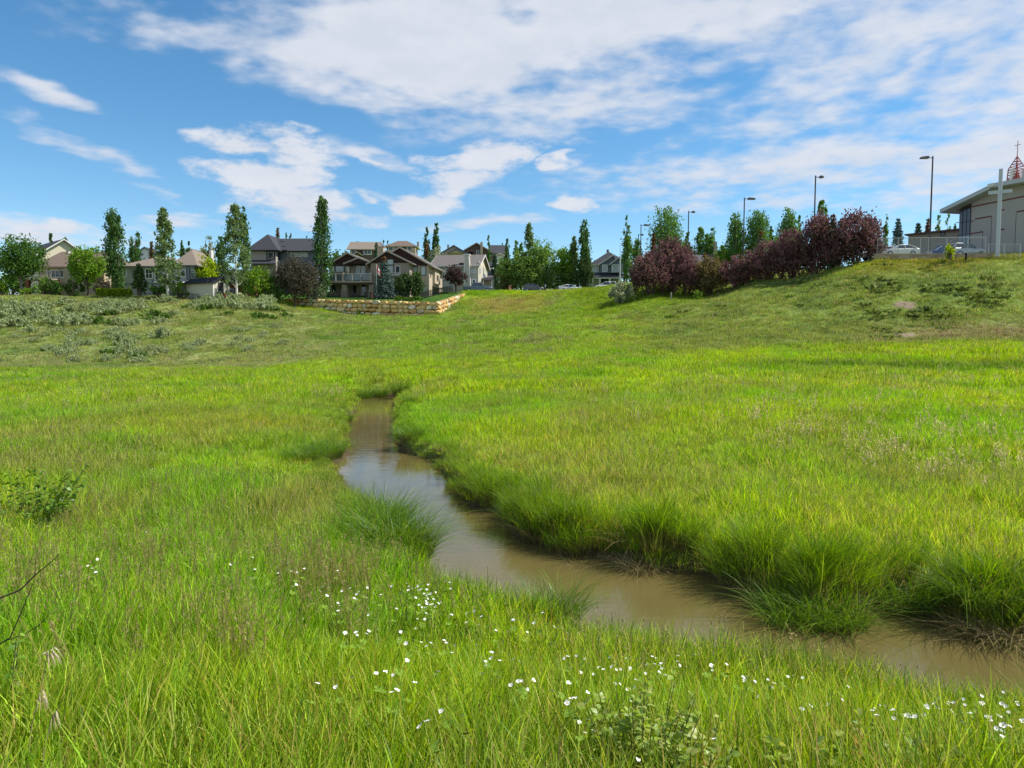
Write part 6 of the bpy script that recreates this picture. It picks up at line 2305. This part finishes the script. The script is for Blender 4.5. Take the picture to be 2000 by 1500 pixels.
T('round', 'yellow green small tree behind the short far lamp', 1448, 478, 152, 26, 'lime')
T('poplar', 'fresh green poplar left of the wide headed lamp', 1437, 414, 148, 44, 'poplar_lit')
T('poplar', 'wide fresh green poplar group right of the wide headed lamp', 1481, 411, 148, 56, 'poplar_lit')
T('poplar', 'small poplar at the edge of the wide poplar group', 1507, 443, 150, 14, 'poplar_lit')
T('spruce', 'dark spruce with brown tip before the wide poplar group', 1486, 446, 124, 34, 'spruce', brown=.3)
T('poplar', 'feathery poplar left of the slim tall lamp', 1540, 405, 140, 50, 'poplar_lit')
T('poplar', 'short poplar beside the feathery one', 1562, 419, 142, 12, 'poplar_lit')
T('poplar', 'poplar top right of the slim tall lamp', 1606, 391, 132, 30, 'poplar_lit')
T('poplar', 'narrow poplar right of the last purple shrub', 1732, 419, 132, 12, 'poplar_lit')
T('spruce', 'broad blue green spruce behind the parked white sedan', 1755, 421, 124, 42, 'blue')
T('spruce', 'dark small spruce left of the church lamp', 1794, 431, 124, 30, 'spruce')
T('spruce', 'slim brownish spruce touching the church lamp', 1813, 422, 126, 22, 'spruce', brown=.5)
T('poplar', 'forked poplar between the church lamp and the church', 1834, 420, 130, 15, 'poplar_lit')
T('poplar', 'leaning poplar under the church eave', 1849, 419, 131, 15, 'poplar_lit', lean=.03)
T('poplar', 'thin dark poplar at the corner of the church', 1866, 431, 131, 8, 'poplar')
# ---- purple shrubs
SG = 'purple leaved shrubs along the parking lot bank'
for (u, vt, Y, w, pal, lbl) in [
    (1272, 489, 113, 90, 'purple', 'purple leaved shrub at the left end of the shrub row'),
    (1312, 462, 115, 96, 'purple', 'tall purple leaved shrub below the broad multi stemmed poplar'),
    (1343, 506, 112, 74, 'purple', 'lower purple shrub left of the olive brown shrub'),
    (1386, 500, 110.5, 76, 'brownolive', 'olive brown shrub in the middle of the purple row'),
    (1441, 499, 108, 98, 'purple', 'dark purple shrub right of the olive brown shrub'),
    (1503, 470, 105, 104, 'purple', 'reddish purple shrub left of the slim tall lamp'),
    (1548, 446, 102, 90, 'purple', 'purple shrub under the feathery poplar'),
    (1598, 409, 99.5, 90, 'purple', 'tall purple shrub under the slim tall lamp'),
    (1675, 407, 96, 100, 'purple', 'broad reddish purple shrub at the right end of the row'),
    (1638, 446, 97, 76, 'purple', 'purple shrub filling the gap beside the dark spruce'),
    (1704, 462, 94.5, 50, 'purple', 'small purple shrub in front of the white sport utility car')]:
    T('shrub', lbl, u, vt, Y, w, pal, name='purple_shrub', cat='shrub', group=SG, dens=85, leaf=.27)
T('spruce', 'dark spruce squeezed between two tall purple shrubs', 1628, 412, 97.5, 34, 'spruce', brown=.3)
T('shrub', 'silvery grey shrub at the left end of the purple row', 1213, 549, 111, 52, 'silver', cat='shrub', dens=90, leaf=.24)
T('shrub', 'lime green sapling before the block wall', 1857, 475, 87.5, 22, 'lime', name='sapling', dens=60, leaf=.24)
T('shrub', 'small green bush on the bank below the olive brown shrub', 1362, 566, 105, 22, 'bright', cat='bush', leaf=.22)


def hedge():
    a, b = W(190, 575, 113.2), W(256, 575, 113.2)
    r = np.random.default_rng(4)
    o = empty('hedge', (a.x, a.y, hz(a.x, a.y)), 0, 'clipped yellow green hedge below the tall twin topped poplar', 'hedge')
    n = 2600; L = b.x - a.x
    P = np.stack([r.uniform(0, L, n), r.uniform(-.5, .5, n), r.random(n) ** .6 * (1.25 + .15 * np.sin(np.linspace(0, 9, n)))], 1)
    dz = hz(b.x, b.y) - hz(a.x, a.y); P[:, 2] += P[:, 0] / L * dz
    V, F, C = leaf_quads(P, .2, PAL['lime'], r, .4)
    link('foliage', mesh_np('foliage', V, F, C, mats=[LEAF]), o)
    st = MB()
    for k in range(12): st.tube((L * (k + .5) / 12, 0, -.2), (L * (k + .5) / 12 + .1, .1, .8), .03, .015, 5)
    st.build('stems', BARK, o)


hedge()
# ------------------------------------------------------------------ creek banks, shrubs and flowers
PLANT = leaf_mat('herb_leaf', .45, gloss=.02)
BK = [(.080, .175, .011), (.105, .21, .013), (.135, .245, .018), (.062, .145, .009), (.18, .25, .035), (.048, .115, .008)]
STRAW = (.34, .27, .13)


def seglist(P, closed=False):
    P = [Vector((p.x, p.y)) for p in P]
    out = []
    for a, b in zip(P[:-1], P[1:]):
        out.append((a, b, (b - a).length))
    return out


def along(P, step, r, side, off):
    """points beside a bank line; side +1 = left of the run"""
    res = []
    for a, b, l in seglist(P):
        if l < 1e-4: continue
        d = (b - a) / l; nrm = Vector((-d.y, d.x)) * side
        n = max(1, int(l / step + r.random()))
        for k in range(n):
            p = a.lerp(b, (k + r.random()) / n) + nrm * r.uniform(*off)
            res.append((p.x, p.y, math.atan2(-nrm.y, -nrm.x)))
    return res


def bank_grass():
    r = np.random.default_rng(31)

    def droopy(n, seed, h0=.5, h1=.95, straw=.0):
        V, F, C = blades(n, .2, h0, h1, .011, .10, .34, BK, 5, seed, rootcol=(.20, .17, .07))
        # the whole clump leans towards local +x (the water)
        t = V[:, 2] / h1
        V[:, 0] += .27 * np.clip(t, 0, 1) ** 1.8; V[:, 2] -= .08 * np.clip(t, 0, 1) ** 2
        return V, F, C
    protos = [droopy(70, 300 + k) for k in range(6)]
    for k in range(2):
        V, F, C = blades(40, .22, .25, .6, .010, .35, .8, [STRAW, (.28, .22, .10), (.20, .19, .07)], 5, 320 + k)
        V[:, 0] += .25 * np.clip(V[:, 2] / .6, 0, 1); protos.append((V, F, C))
    pts = []
    # right bank runs upstream->downstream with land on its left-hand side when walking downstream is +1
    for (x, y, a) in along(RB, .075, r, +1, (-.02, .75)):
        if r.random() < np.interp(y, [14, 24], [1, .6]): pts.append((x, y, a, float(np.interp(y, [13, 20, 28], [1.0, .62, .42]))))
    for (x, y, a) in along(LB, .15, r, -1, (.1, .7)):
        if r.random() < np.interp(y, [14, 24], [1, .5]): pts.append((x, y, a, float(np.interp(y, [9, 13, 20, 28], [.55, .62, .42, .36]))))
    X = np.array([p[0] for p in pts]); Y = np.array([p[1] for p in pts]); A = np.array([p[2] for p in pts]); K = np.array([p[3] for p in pts])
    sd = stream_sd(X, Y); ok = (sd > -.02) & (Y < 50) & (X < 15)
    X, Y, A, K, sd = X[ok], Y[ok], A[ok], K[ok], sd[ok]
    n = len(X)
    hn = vnoise(X, Y, 1.6, 55, 2)
    s = (.55 + .75 * hn) * K * r.uniform(.85, 1.15, n)
    dry = (r.random(n) < .09) & (sd < .35)
    pick = np.where(dry, r.integers(6, 8, n), r.integers(0, 6, n))
    P = np.stack([X, Y, height(X, Y) - .03], 1)
    rot = np.stack([r.normal(0, .08, n), r.normal(0, .08, n), A + r.normal(0, .5, n)], 1)
    scl = np.stack([s ** .7, s ** .7, s], 1)
    tint = (np.array([1.0, 1.0, 1.0]) * (1.0 + .7 * r.random(n))[:, None])
    tint[:, 0] *= 1 + .15 * r.random(n)
    scatter('bank_grass', 'long dark green grass hanging over the creek banks', protos, P, rot, scl, tint, pick)


bank_grass()

# distinct tussocks bulging over the water
TM = []
for k in range(5):
    V, F, C = blades(640, .34, .35, .9, .009, .19, .55, [tuple(c * 1.2 for c in q) for q in BK], 6, 400 + k, rootcol=(.16, .17, .05))
    TM.append(mesh_np('tussock', V, F, C, mats=[PLANT]))
V, F, C = blades(420, .32, .3, .7, .010, .28, .7, [STRAW, (.30, .24, .11), (.38, .31, .16), (.16, .20, .05)], 6, 444)
TM.append(mesh_np('tussock', V, F, C, mats=[PLANT]))


def tussock(label, u, v, z, s, k, zs=None, dx=0):
    p = Wz(u, v, z)
    x, y = p.x + dx, p.y
    o = link('grass_tussock', TM[k], None, (x, y, hz(x, y) - .03), (0, 0, random.random() * 6), (s, s, (zs or s)))
    tag(o, label, 'grass tussock', 'grass tussocks along the creek')


for a in [
    ('big rounded tussock bulging over the left bank at the wide bend', 760, 1075, .4, 1.5, 0, 1.15), ('tall tussock just behind the big rounded one on the left bank', 735, 1045, .4, 1.4, 1, 1.2),
    ('drooping tussock at the tip of the big left bank bulge', 795, 1085, .35, 1.3, 2, 1.0),
    ('dark tussock on the left bank where the creek narrows', 634, 893, .3, 1.5, 1, 1.1), ('pale edged tussock on the narrow part of the left bank', 592, 905, .4, 1.3, 3, .8),
    ('dark upright tuft at the left corner of the creek head', 710, 773, .15, 1.4, 1, 1.9), ('dark upright tuft in the middle of the creek head', 744, 771, .15, 1.1, 4, 1.6),
    ('dark upright tuft at the right corner of the creek head', 782, 774, .15, 1.5, 2, 1.9), ('green tuft on the right bank just below the creek head', 808, 798, .2, 1.2, 0, .8),
    ('rounded tussock on the right bank beside the brown house reflection', 800, 868, .2, 1.2, 3, .85), ('small tuft on the left bank near the creek head', 676, 815, .2, .8, 2, .7),
    ('straw coloured tussock hanging into the creek on the right bank', 1140, 1085, .1, .9, 5, .7), ('pale dry tussock at the water below the right meadow', 1250, 1100, .1, .9, 5, .75),
    ('dense dark tussock bulging over the right bank before the notch', 1560, 1190, .15, 1.25, 2, 1.15), ('dense dark tussock at the notch of the right bank', 1630, 1195, .15, 1.2, 4, 1.0),
    ('wispy tussock right of the notch in the bank', 1770, 1170, .15, 1.1, 3, 1.1), ('dried brown tussock collapsed into the creek on the right', 1930, 1225, .1, 1.25, 5, .9),
    ('dried leaning tussock beside the collapsed brown one', 1985, 1232, .1, 1.1, 5, .85), ('green tussock above the collapsed brown one', 1915, 1180, .3, 1.2, 1, 1.0),
    ('wispy tussock leaning over the creek on the near bank', 1080, 1195, .35, .95, 3, .95), ('wispy near bank tussock between two water notches', 1255, 1240, .35, .85, 2, .95),
    ('low wispy near bank tussock opposite the dense dark one', 1500, 1268, .35, .85, 3, .85), ('small near bank tuft at the start of the wide bend', 880, 1140, .4, .8, 1, .8)]:
    tussock(*a)


# ---- seed heads and weeds in the grass
def seed_scatter():
    r = np.random.default_rng(77)
    brome = [seed_stalk(7, .10, .45, .78, 7, (.42, .33, .15), (.27, .27, .07), .05, .009, .3, 500 + k) for k in range(4)]
    pale = [seed_stalk(6, .25, .5, .8, 7, (.62, .53, .28), (.24, .27, .08), .085, .019, .4, 520 + k) for k in range(3)]
    X, Y, pk, S = [], [], [], []

    def blob(u, v, su, sv, n, kinds, s=1.0):
        for _ in range(n):
            uu, vv = r.normal(u, su), r.normal(v, sv)
            if vv < 690: continue
            g = on_ground(uu, vv, .35)
            X.append(g.x); Y.append(g.y); pk.append(int(r.choice(kinds))); S.append(s * r.uniform(.8, 1.2))
    B, Pp = [0, 1, 2, 3], [4, 5, 6]
    blob(300, 1080, 220, 35, 52, B, .8); blob(600, 1080, 90, 30, 32, B, .85); blob(420, 1160, 200, 40, 34, B, .8); blob(60, 1150, 70, 60, 20, B, .85); blob(250, 1020, 160, 25, 26, B, .85)
    blob(450, 1230, 120, 30, 18, B, .9); blob(1620, 1270, 60, 20, 6, B, .9); blob(350, 960, 200, 30, 26, B, .85); blob(700, 1120, 80, 20, 30, B)
    blob(1550, 830, 90, 35, 22, Pp); blob(1780, 860, 70, 30, 20, Pp); blob(1900, 890, 80, 30, 18, Pp); blob(1350, 790, 140, 30, 16, Pp); blob(1700, 760, 180, 25, 16, Pp); blob(1300, 760, 200, 20, 20, Pp)
    blob(1900, 780, 90, 30, 18, Pp); blob(640, 765, 30, 5, 12, Pp); blob(200, 800, 120, 40, 12, Pp)
    X_, Y_ = np.array(X), np.array(Y); sd = stream_sd(X_, Y_); ok = sd > .3
    X_, Y_ = X_[ok], Y_[ok]; pk_ = np.array(pk)[ok]; S_ = np.array(S)[ok]; n = len(X_)
    P = np.stack([X_, Y_, height(X_, Y_)], 1)
    rot = np.stack([r.normal(0, .12, n), r.normal(0, .12, n), r.random(n) * 6.28], 1)
    scatter('seed_heads', 'loose brown and pale seed heads rising from the meadow grass', brome + pale, P, rot, np.stack([S_] * 3, 1), np.ones((n, 3)), pk_)


seed_scatter()


# ---- silver shrubs on the left slope
def leafy_mesh(name, n, w, h, leaf, pal, seed, plume=0, stretch=2.2, up=.7):
    r = np.random.default_rng(seed)
    if plume:
        cs = r.normal(0, 1, (plume, 2)) * w * .27
        hs = h * r.uniform(.55, 1.0, plume) * np.exp(-((cs / (w * .7)) ** 2).sum(1))
        i = r.integers(0, plume, n); t = r.random(n) ** .75
        P = np.stack([cs[i, 0] * (.7 + .3 * t) + r.normal(0, .05 + .04 * w * (1 - t), n), cs[i, 1] * (.7 + .3 * t) + r.normal(0, .05 + .04 * w * (1 - t), n), hs[i] * t + .03], 1)
    else:
        d = r.normal(0, 1, (n, 3)); d /= np.linalg.norm(d, axis=1)[:, None]; q = r.random((n, 1)) ** .4
        P = d * q * np.array([w / 2, w / 2, h / 2]); P[:, 2] += h / 2
    V, F, C = leaf_quads(P, leaf, pal, r, up, stretch)
    return mesh_np(name, V, F, C, mats=[PLANT])


SM = [leafy_mesh('silver_shrub', 1250, 3.2, 1.35, .14, np.array([(.235, .27, .135), (.20, .235, .11), (.27, .30, .165), (.15, .20, .07)]) * 1.65, 600 + k, 30) for k in range(5)]
GM = [leafy_mesh('green_shrub', 800, 2.4, .8, .15, [(.10, .20, .025), (.13, .24, .03), (.08, .16, .02)], 620 + k, 18) for k in range(3)]
STEM = MB()
for k in range(7): STEM.tube((0, 0, -.1), (.5 * math.cos(k * .9), .5 * math.sin(k * .9), .6), .02, .01, 4)
stem_me = mesh_np('stems', STEM.v, STEM.f, mats=[BARKG])


def slope_shrub(lbl, grp, u, v, meshes, s, nm, rs):
    g = on_ground(u, v, 0.0, 55)
    if g.y > 118: return
    o = empty(nm, g, rs.random() * 6.28, lbl, 'shrub', grp)
    o.scale = (s, s, s * rs.uniform(.8, 1.2))
    link('foliage', meshes[rs.randrange(len(meshes))], o); link('stems', stem_me, o)


rs = random.Random(9)
for (u0, u1, v0, v1, n, lbl, s) in [
    (0, 180, 592, 640, 26, 'silvery shrub in the thick patch below the elm', 1.0), (180, 340, 588, 620, 16, 'silvery shrub below the yellow green hedge', .9), (140, 320, 628, 668, 14, 'silvery shrub midway down the left slope', .85),
    (385, 530, 582, 604, 17, 'silvery shrub at the crest near the left end of the boulder wall', 1.0), (120, 400, 672, 708, 24, 'small silvery shrub near the foot of the left slope', .62), (20, 120, 640, 690, 9, 'small grey green shrub low on the far left slope', .6),
    (440, 560, 640, 690, 12, 'small silvery shrub on the slope below the wall end', .5)]:
    for k in range(n):
        slope_shrub(lbl, lbl + ' group', rs.uniform(u0, u1), rs.uniform(v0, v1), SM, s * rs.uniform(.7, 1.15), 'silver_shrub', rs)
for (u0, u1, v0, v1, n, lbl) in [(360, 560, 600, 632, 12, 'fresh green low shrub below the silvery crest shrubs'), (130, 330, 608, 640, 8, 'fresh green low shrub among the silvery shrubs'), (200, 300, 690, 702, 4, 'dull green low shrub at the foot of the left slope')]:
    for k in range(n):
        slope_shrub(lbl, lbl + ' group', rs.uniform(u0, u1), rs.uniform(v0, v1), GM, rs.uniform(.6, 1.1), 'green_shrub', rs)
DM = [leafy_mesh('weed_clump', 900, 3.4, .34, .13, [(.23, .30, .075), (.27, .335, .085), (.20, .27, .062)], 640 + k, 14) for k in range(3)]
def patch(lbl, u, v, su, sv, n, s0=1.0):
    for k in range(n):
        slope_shrub(lbl, lbl + ' group', rs.gauss(u, su), rs.gauss(v, sv), DM, s0 * rs.uniform(.6, 1.2), 'scrub_clump', rs)


patch('low dark scrub clump around the upper bare soil patch', 1785, 610, 45, 14, 9)
patch('low dark scrub clump on the brow below the church', 1925, 570, 55, 18, 10)
patch('low dark scrub clump below the block wall', 1760, 552, 75, 12, 9)
patch('low dull scrub clump below the tallest purple shrubs', 1580, 560, 65, 16, 10, .9)
patch('low scrub clump beside the lower bare soil patch', 1740, 650, 60, 9, 6, .7)
patch('low dull scrub clump on the slope below the olive brown shrub', 1420, 612, 75, 14, 7, .8)
patch('grey weed clump along the foot of the purple shrubs', 1640, 515, 50, 4, 12, .7)
# single low bushes in the meadow
for (u, v, s, lbl) in [(95, 742, .8, 'low olive bush alone in the left meadow'), (1648, 918, .42, 'small pale leaved bush in the right meadow'), (1762, 965, .42, 'small dark leaved bush in the right meadow below the pale one'), (1310, 620, .5, 'small fresh green bush at the foot of the purple row slope'),
                       (620, 596, .5, 'young shrub planted in front of the boulder wall'), (712, 612, .45, 'thin shrub at the base of the boulder wall')]:
    g = on_ground(u, v, 0.05, 10)
    o = empty('meadow_bush', g, rs.random() * 6, lbl, 'bush'); o.scale = (s, s, s)
    link('foliage', (DM if u != 1310 else GM)[0], o); link('stems', stem_me, o)
# wall-top plantings
for k, (u, lbl) in enumerate([(640, 'low creeping shrub on the wall top below the first stone column'), (706, 'low creeping shrub on the wall top near the dark garden post'), (780, 'low creeping shrub on the wall top below the junipers'), (812, 'low spreading shrub on the wall top right of the junipers')]):
    p = W(u, 584, 121.5 if u < 700 else 119.5); z = hz(p.x, p.y)
    o = empty('wall_top_shrub', (p.x, p.y, z), k, lbl, 'shrub'); o.scale = (1.1, .7, .9)
    link('foliage', GM[k % 3], o); link('stems', stem_me, o)


# ---- leafy herbs in the foreground
def broad_leaf(L_, w):
    """a rounded leaf blade along +x, slightly folded"""
    prof = [(0, 0), (.18, .32), (.45, .5), (.75, .36), (1, 0)]
    V = [(0, 0, 0)]; mid = []; F = []
    pts_l, pts_r, pts_m = [], [], []
    V = []
    for t, q in prof:
        V.append((t * L_, q * w, .12 * q * w - .25 * L_ * t * t)); V.append((t * L_, 0, -.25 * L_ * t * t)); V.append((t * L_, -q * w, .12 * q * w - .25 * L_ * t * t))
    for i in range(4):
        F += [(3 * i, 3 * i + 1, 3 * i + 4, 3 * i + 3), (3 * i + 1, 3 * i + 2, 3 * i + 5, 3 * i + 4)]
    return np.array(V), F


def bush_with_leaves(name, label, u, v, up, w, h, nl, leaf, pal, seed, cat='bush'):
    r = np.random.default_rng(seed)
    g = on_ground(u, v, up)
    o = empty(name, g, 0, label, cat)
    st = MB(); VV, FF, CC = [], [], []; off = 0
    nst = max(5, int(nl / 22))
    bv, bf = broad_leaf(1.0, .62)
    for k in range(nst):
        a = r.random() * 6.28; q = w * .5 * math.sqrt(r.random()); hh = h * r.uniform(.6, 1.05)
        p0 = np.array([q * .3 * math.cos(a), q * .3 * math.sin(a), -.05]); p1 = np.array([q * .7 * math.cos(a), q * .7 * math.sin(a), hh * .55]); p2 = np.array([q * math.cos(a), q * math.sin(a), hh])
        st.path([tuple(p0), tuple(p1), tuple(p2)], [.006, .004, .002], 4)
        for j in range(nl // nst):
            t = .12 + .88 * r.random()
            p = p0 * (1 - t) ** 2 + 2 * p1 * t * (1 - t) + p2 * t * t
            s = leaf * r.uniform(.6, 1.25); e = Euler((r.normal(0, .5), r.normal(-.25, .4), r.random() * 6.28)).to_matrix()
            V = (np.array(e) @ (bv * s).T).T + p
            c = np.asarray(pal[r.integers(0, len(pal))]) * r.uniform(.8, 1.25)
            VV.append(V); CC.append(np.tile(c, (len(V), 1))); FF += [tuple(i + off for i in f) for f in bf]; off += len(V)
    st.build('stems', mat('herb_stem', (.16, .15, .06), .9, .2, 20), o)
    lf = link('leaves', mesh_np('leaves', np.concatenate(VV), np.array(FF), np.concatenate(CC), mats=[PLANT]), o)
    lf['kind'] = 'stuff'


SNOW = [(.26, .37, .06), (.20, .31, .035), (.32, .43, .09), (.28, .38, .04), (.38, .42, .10)]
bush_with_leaves('snowberry_bush', 'round leaved bush among the white flowers at the front', 1255, 1420, .42, .66, .60, 1100, .046, SNOW, 701)
bush_with_leaves('snowberry_bush', 'low round leaved plant right of the round leaved bush', 1350, 1480, .35, .5, .5, 420, .046, SNOW, 702)
bush_with_leaves('broad_leaved_plant', 'broad leaved plant at the bottom edge with pale green leaves', 1690, 1478, .38, .55, .52, 300, .06, SNOW, 703, 'plant')
bush_with_leaves('broad_leaved_plant', 'broad leaved plant left of the pale green one at the bottom edge', 1570, 1490, .35, .4, .45, 200, .055, SNOW, 704, 'plant')
bush_with_leaves('broad_leaved_plant', 'broad leaved plant near the right end of the bottom edge', 1790, 1490, .35, .4, .48, 200, .055, SNOW, 705, 'plant')
WILL = [(.13, .25, .022), (.17, .30, .03), (.10, .20, .02), (.21, .33, .035)]
bush_with_leaves('willow_bush', 'bushy green willow shrub at the left edge of the meadow', 45, 990, .4, 1.9, 1.0, 950, .085, WILL, 706)
bush_with_leaves('willow_bush', 'small green willow shrub right of the bushy one at the left edge', 118, 985, .35, .8, .75, 320, .08, WILL, 707)
bush_with_leaves('willow_bush', 'leafy shoot at the left edge below the dead twigs', 0, 1325, .3, .35, .55, 110, .05, WILL, 708)


def dead_twigs():
    Y = 4.6
    base = W(-90, 1290, Y); g = hz(base.x, base.y)
    o = empty('dead_branch', (base.x, base.y, g), 0, 'bare dark twiggy branch reaching in from the left edge', 'branch')
    m = mat('twig_dark', (.055, .04, .032), .9, .3, 30)

    def q(u, v, y): return W(u, v, y) - Vector((base.x, base.y, g))
    st = Vector((0, 0, -.1))
    MB().path([st, q(-60, 1215, Y), q(0, 1168, Y), q(40, 1152, Y), q(72, 1120, Y), q(95, 1102, Y), q(118, 1081, Y)], [.010, .008, .006, .005, .004, .003, .0015], 6).build('main_twig', m, o)
    MB().path([q(68, 1126, Y), q(69, 1108, Y), q(69, 1090, Y)], [.003, .002, .001], 5).build('side_twig', m, o)
    MB().path([st, q(-20, 1270, Y), q(20, 1245, Y), q(40, 1200, Y), q(58, 1155, Y), q(66, 1135, Y)], [.008, .005, .004, .0035, .003, .002], 6).build('side_twig', m, o)
    MB().path([q(-20, 1270, Y), q(10, 1252, Y), q(50, 1238, Y), q(75, 1222, Y), q(90, 1208, Y), q(98, 1196, Y)], [.005, .004, .003, .003, .002, .001], 6).build('side_twig', m, o)


dead_twigs()


def dry_plume(label, u, v, up, seed, n=16, sc=1.0):
    """a bent straw-coloured grass plume"""
    r = np.random.default_rng(seed)
    g = on_ground(u, v, up)
    o = empty('dry_plume', g, 0, label, 'dry grass', 'dry plumes in the foreground')
    tip = up + .05
    MB().path([(-.08, 0, 0), (-.05, 0, tip * .6), (0, 0, tip)], [.003, .0025, .002], 5).build('stalk', mat('straw', (.42, .34, .18), .9), o)
    VV, FF, CC = [], [], []; off = 0
    for k in range(n):
        a = r.normal(0, .9); L_ = r.uniform(.025, .06) * sc; z0 = tip - r.random() * .06
        pts = [np.array([0, 0, z0]) + np.array([math.cos(a) * L_ * t, math.sin(a) * L_ * t, .05 * math.sin(t * 2.2) - .075 * t * t]) for t in np.linspace(0, 1, 5)]
        for j, p in enumerate(pts):
            wq = .004 * math.sin(math.pi * (.15 + .8 * j / 4)); VV += [p - [0, wq, wq * .4], p + [0, wq, wq * .4]]; CC += [np.array([.50, .43, .27]) * r.uniform(.8, 1.15)] * 2
        FF += [(off + 2 * j, off + 2 * j + 1, off + 2 * j + 3, off + 2 * j + 2) for j in range(4)]; off += 10
    link('plume', mesh_np('plume', np.array(VV), np.array(FF), np.array(CC), mats=[PLANT]), o)


dry_plume('pale bent grass plume drooping at the left below the dead twigs', 95, 1292, .5, 1, 16, 1.1)
dry_plume('crumpled pale seed tuft below the drooping plume', 78, 1378, .4, 2, 9, .7)
dry_plume('dry brownish seed tuft at the lower left', 105, 1415, .38, 3, 8, .6)


# ---- white anemones
def anemone_parts(seed):
    r = random.Random(seed)
    pet = MB()
    for k in range(5):
        a = 2 * math.pi * k / 5 + r.uniform(-.15, .15); cl = r.uniform(.1, .5); L_ = r.uniform(.019, .024)
        ca, sa = math.cos(a), math.sin(a)

        def q(t, w, z): return (ca * t - sa * w, sa * t + ca * w, z)
        pet.add([q(.003, 0, 0), q(L_ * .5, -.010, L_ * cl * .45), q(L_ * .9, -.0085, L_ * cl * .95), q(L_ * 1.06, 0, L_ * cl * 1.05), q(L_ * .9, .0085, L_ * cl * .95), q(L_ * .5, .010, L_ * cl * .45)],
                [(0, 1, 2, 3), (0, 3, 4, 5)])
    cen = MB().tube((0, 0, -.002), (0, 0, .005), .006, .004, 8)
    stem = MB().path([(0, 0, -.42), (.012, .006, -.2), (0, 0, -.003)], [.0022, .0018, .0014], 5)
    for k in range(4):
        a = k * 1.57 + r.random(); b = (.012, .006, -.16)
        for d in (-.4, 0, .4):
            e = (b[0] + math.cos(a + d) * .05, b[1] + math.sin(a + d) * .05, b[2] + .012)
            n = (-math.sin(a + d) * .007, math.cos(a + d) * .007, 0)
            mdl = tuple(b[i] * .4 + e[i] * .6 for i in range(3))
            stem.add([b, tuple(mdl[i] - n[i] for i in range(3)), e, tuple(mdl[i] + n[i] for i in range(3))], [(0, 1, 2, 3)])
    return pet, cen, stem


M_pet = mat('petal_white', (.74, .74, .70), .7, .03, 30); M_cen = mat('stamen_yellow', (.62, .45, .06), .8, .2, 60); M_stm = mat('stem_green', (.15, .25, .015), .8, .15, 20)
AN = []
for k in range(5):
    pp = anemone_parts(k)
    AN.append([mesh_np(nm, mb.v, mb.f, mats=[m]) for nm, mb, m in zip(('petals', 'centre', 'stem'), pp, (M_pet, M_cen, M_stm))])


def flowers():
    r = random.Random(12)
    spots = []

    def cl(lbl, u, v, su, sv, n):
        for _ in range(n): spots.append((lbl, r.gauss(u, su), r.gauss(v, sv)))
    A1 = 'white anemone in the dense patch near the creek bend tussock'
    cl(A1, 822, 1158, 12, 12, 22); cl(A1, 842, 1180, 14, 10, 14); cl(A1, 780, 1150, 18, 6, 6); cl(A1, 870, 1142, 10, 4, 5); cl(A1, 832, 1205, 12, 8, 8)
    A2 = 'white anemone in the loose band left of the dense patch'
    cl(A2, 735, 1175, 28, 12, 16); cl(A2, 670, 1180, 18, 12, 8); cl(A2, 490, 1115, 30, 16, 9); cl(A2, 560, 1110, 30, 16, 9); cl(A2, 625, 1140, 30, 14, 6); cl(A2, 280, 1060, 90, 18, 6); cl(A2, 180, 1105, 40, 14, 6)
    A3 = 'white anemone scattered in the tall grass below the dense patch'
    cl(A3, 905, 1205, 30, 12, 10); cl(A3, 1010, 1218, 40, 10, 10); cl(A3, 760, 1250, 60, 14, 9); cl(A3, 830, 1268, 40, 8, 7); cl(A3, 930, 1290, 40, 10, 6); cl(A3, 1000, 1300, 60, 12, 8)
    A4 = 'large white anemone in the foreground left of the round leaved bush'
    for (u, v) in [(655, 1335), (688, 1332), (722, 1365), (765, 1345), (775, 1347), (820, 1417), (836, 1432), (862, 1390), (752, 1312), (768, 1314), (795, 1308), (810, 1328), (850, 1318), (856, 1330), (735, 1318), (620, 1346),
                   (942, 1322), (998, 1335), (1012, 1344), (1030, 1340), (1042, 1345), (1078, 1350), (975, 1324), (904, 1402), (1110, 1345)]: spots.append((A4, u, v))
    A5 = 'white anemone beside the round leaved bush'
    for (u, v) in [(1115, 1370), (1122, 1384), (1132, 1404), (1142, 1424), (1108, 1388), (1160, 1448), (1246, 1478), (1176, 1356), (1140, 1372), (1148, 1376), (1395, 1452), (1330, 1435)]: spots.append((A5, u, v))
    A6 = 'white anemone in the band along the near bank right of centre'
    cl(A6, 1305, 1300, 26, 8, 12); cl(A6, 1160, 1300, 40, 12, 14); cl(A6, 1240, 1322, 40, 10, 10); cl(A6, 1480, 1345, 30, 12, 9); cl(A6, 1540, 1330, 20, 8, 4); cl(A6, 1400, 1310, 40, 10, 6); cl(A6, 1600, 1370, 40, 12, 6)
    A7 = 'white anemone in the patch near the right end of the near bank'
    cl(A7, 1790, 1400, 35, 8, 14); cl(A7, 1950, 1420, 40, 20, 20); cl(A7, 1880, 1385, 40, 10, 6); cl(A7, 1975, 1375, 20, 8, 6); cl(A7, 1700, 1395, 25, 8, 5)
    n = 0
    for lbl, u, v in spots:
        g = on_ground(u, v, .47)
        if stream_sd(np.array([g.x]), np.array([g.y]))[0] < .25: continue
        k = r.randrange(5)
        s = r.uniform(.55, .9)
        o = empty('white_anemone', (g.x, g.y, g.z + .49 + r.uniform(-.05, .05)), r.random() * 6.28, lbl, 'flower', lbl + ' group')
        o.rotation_euler = (r.uniform(-.7, .6), r.uniform(-.6, .6), r.random() * 6.28)
        o.scale = (s, s, s)
        for nm, me in zip(('petals', 'centre', 'stem'), AN[k]):
            c = link(nm, me, o)
        n += 1
    return n


NF = flowers()
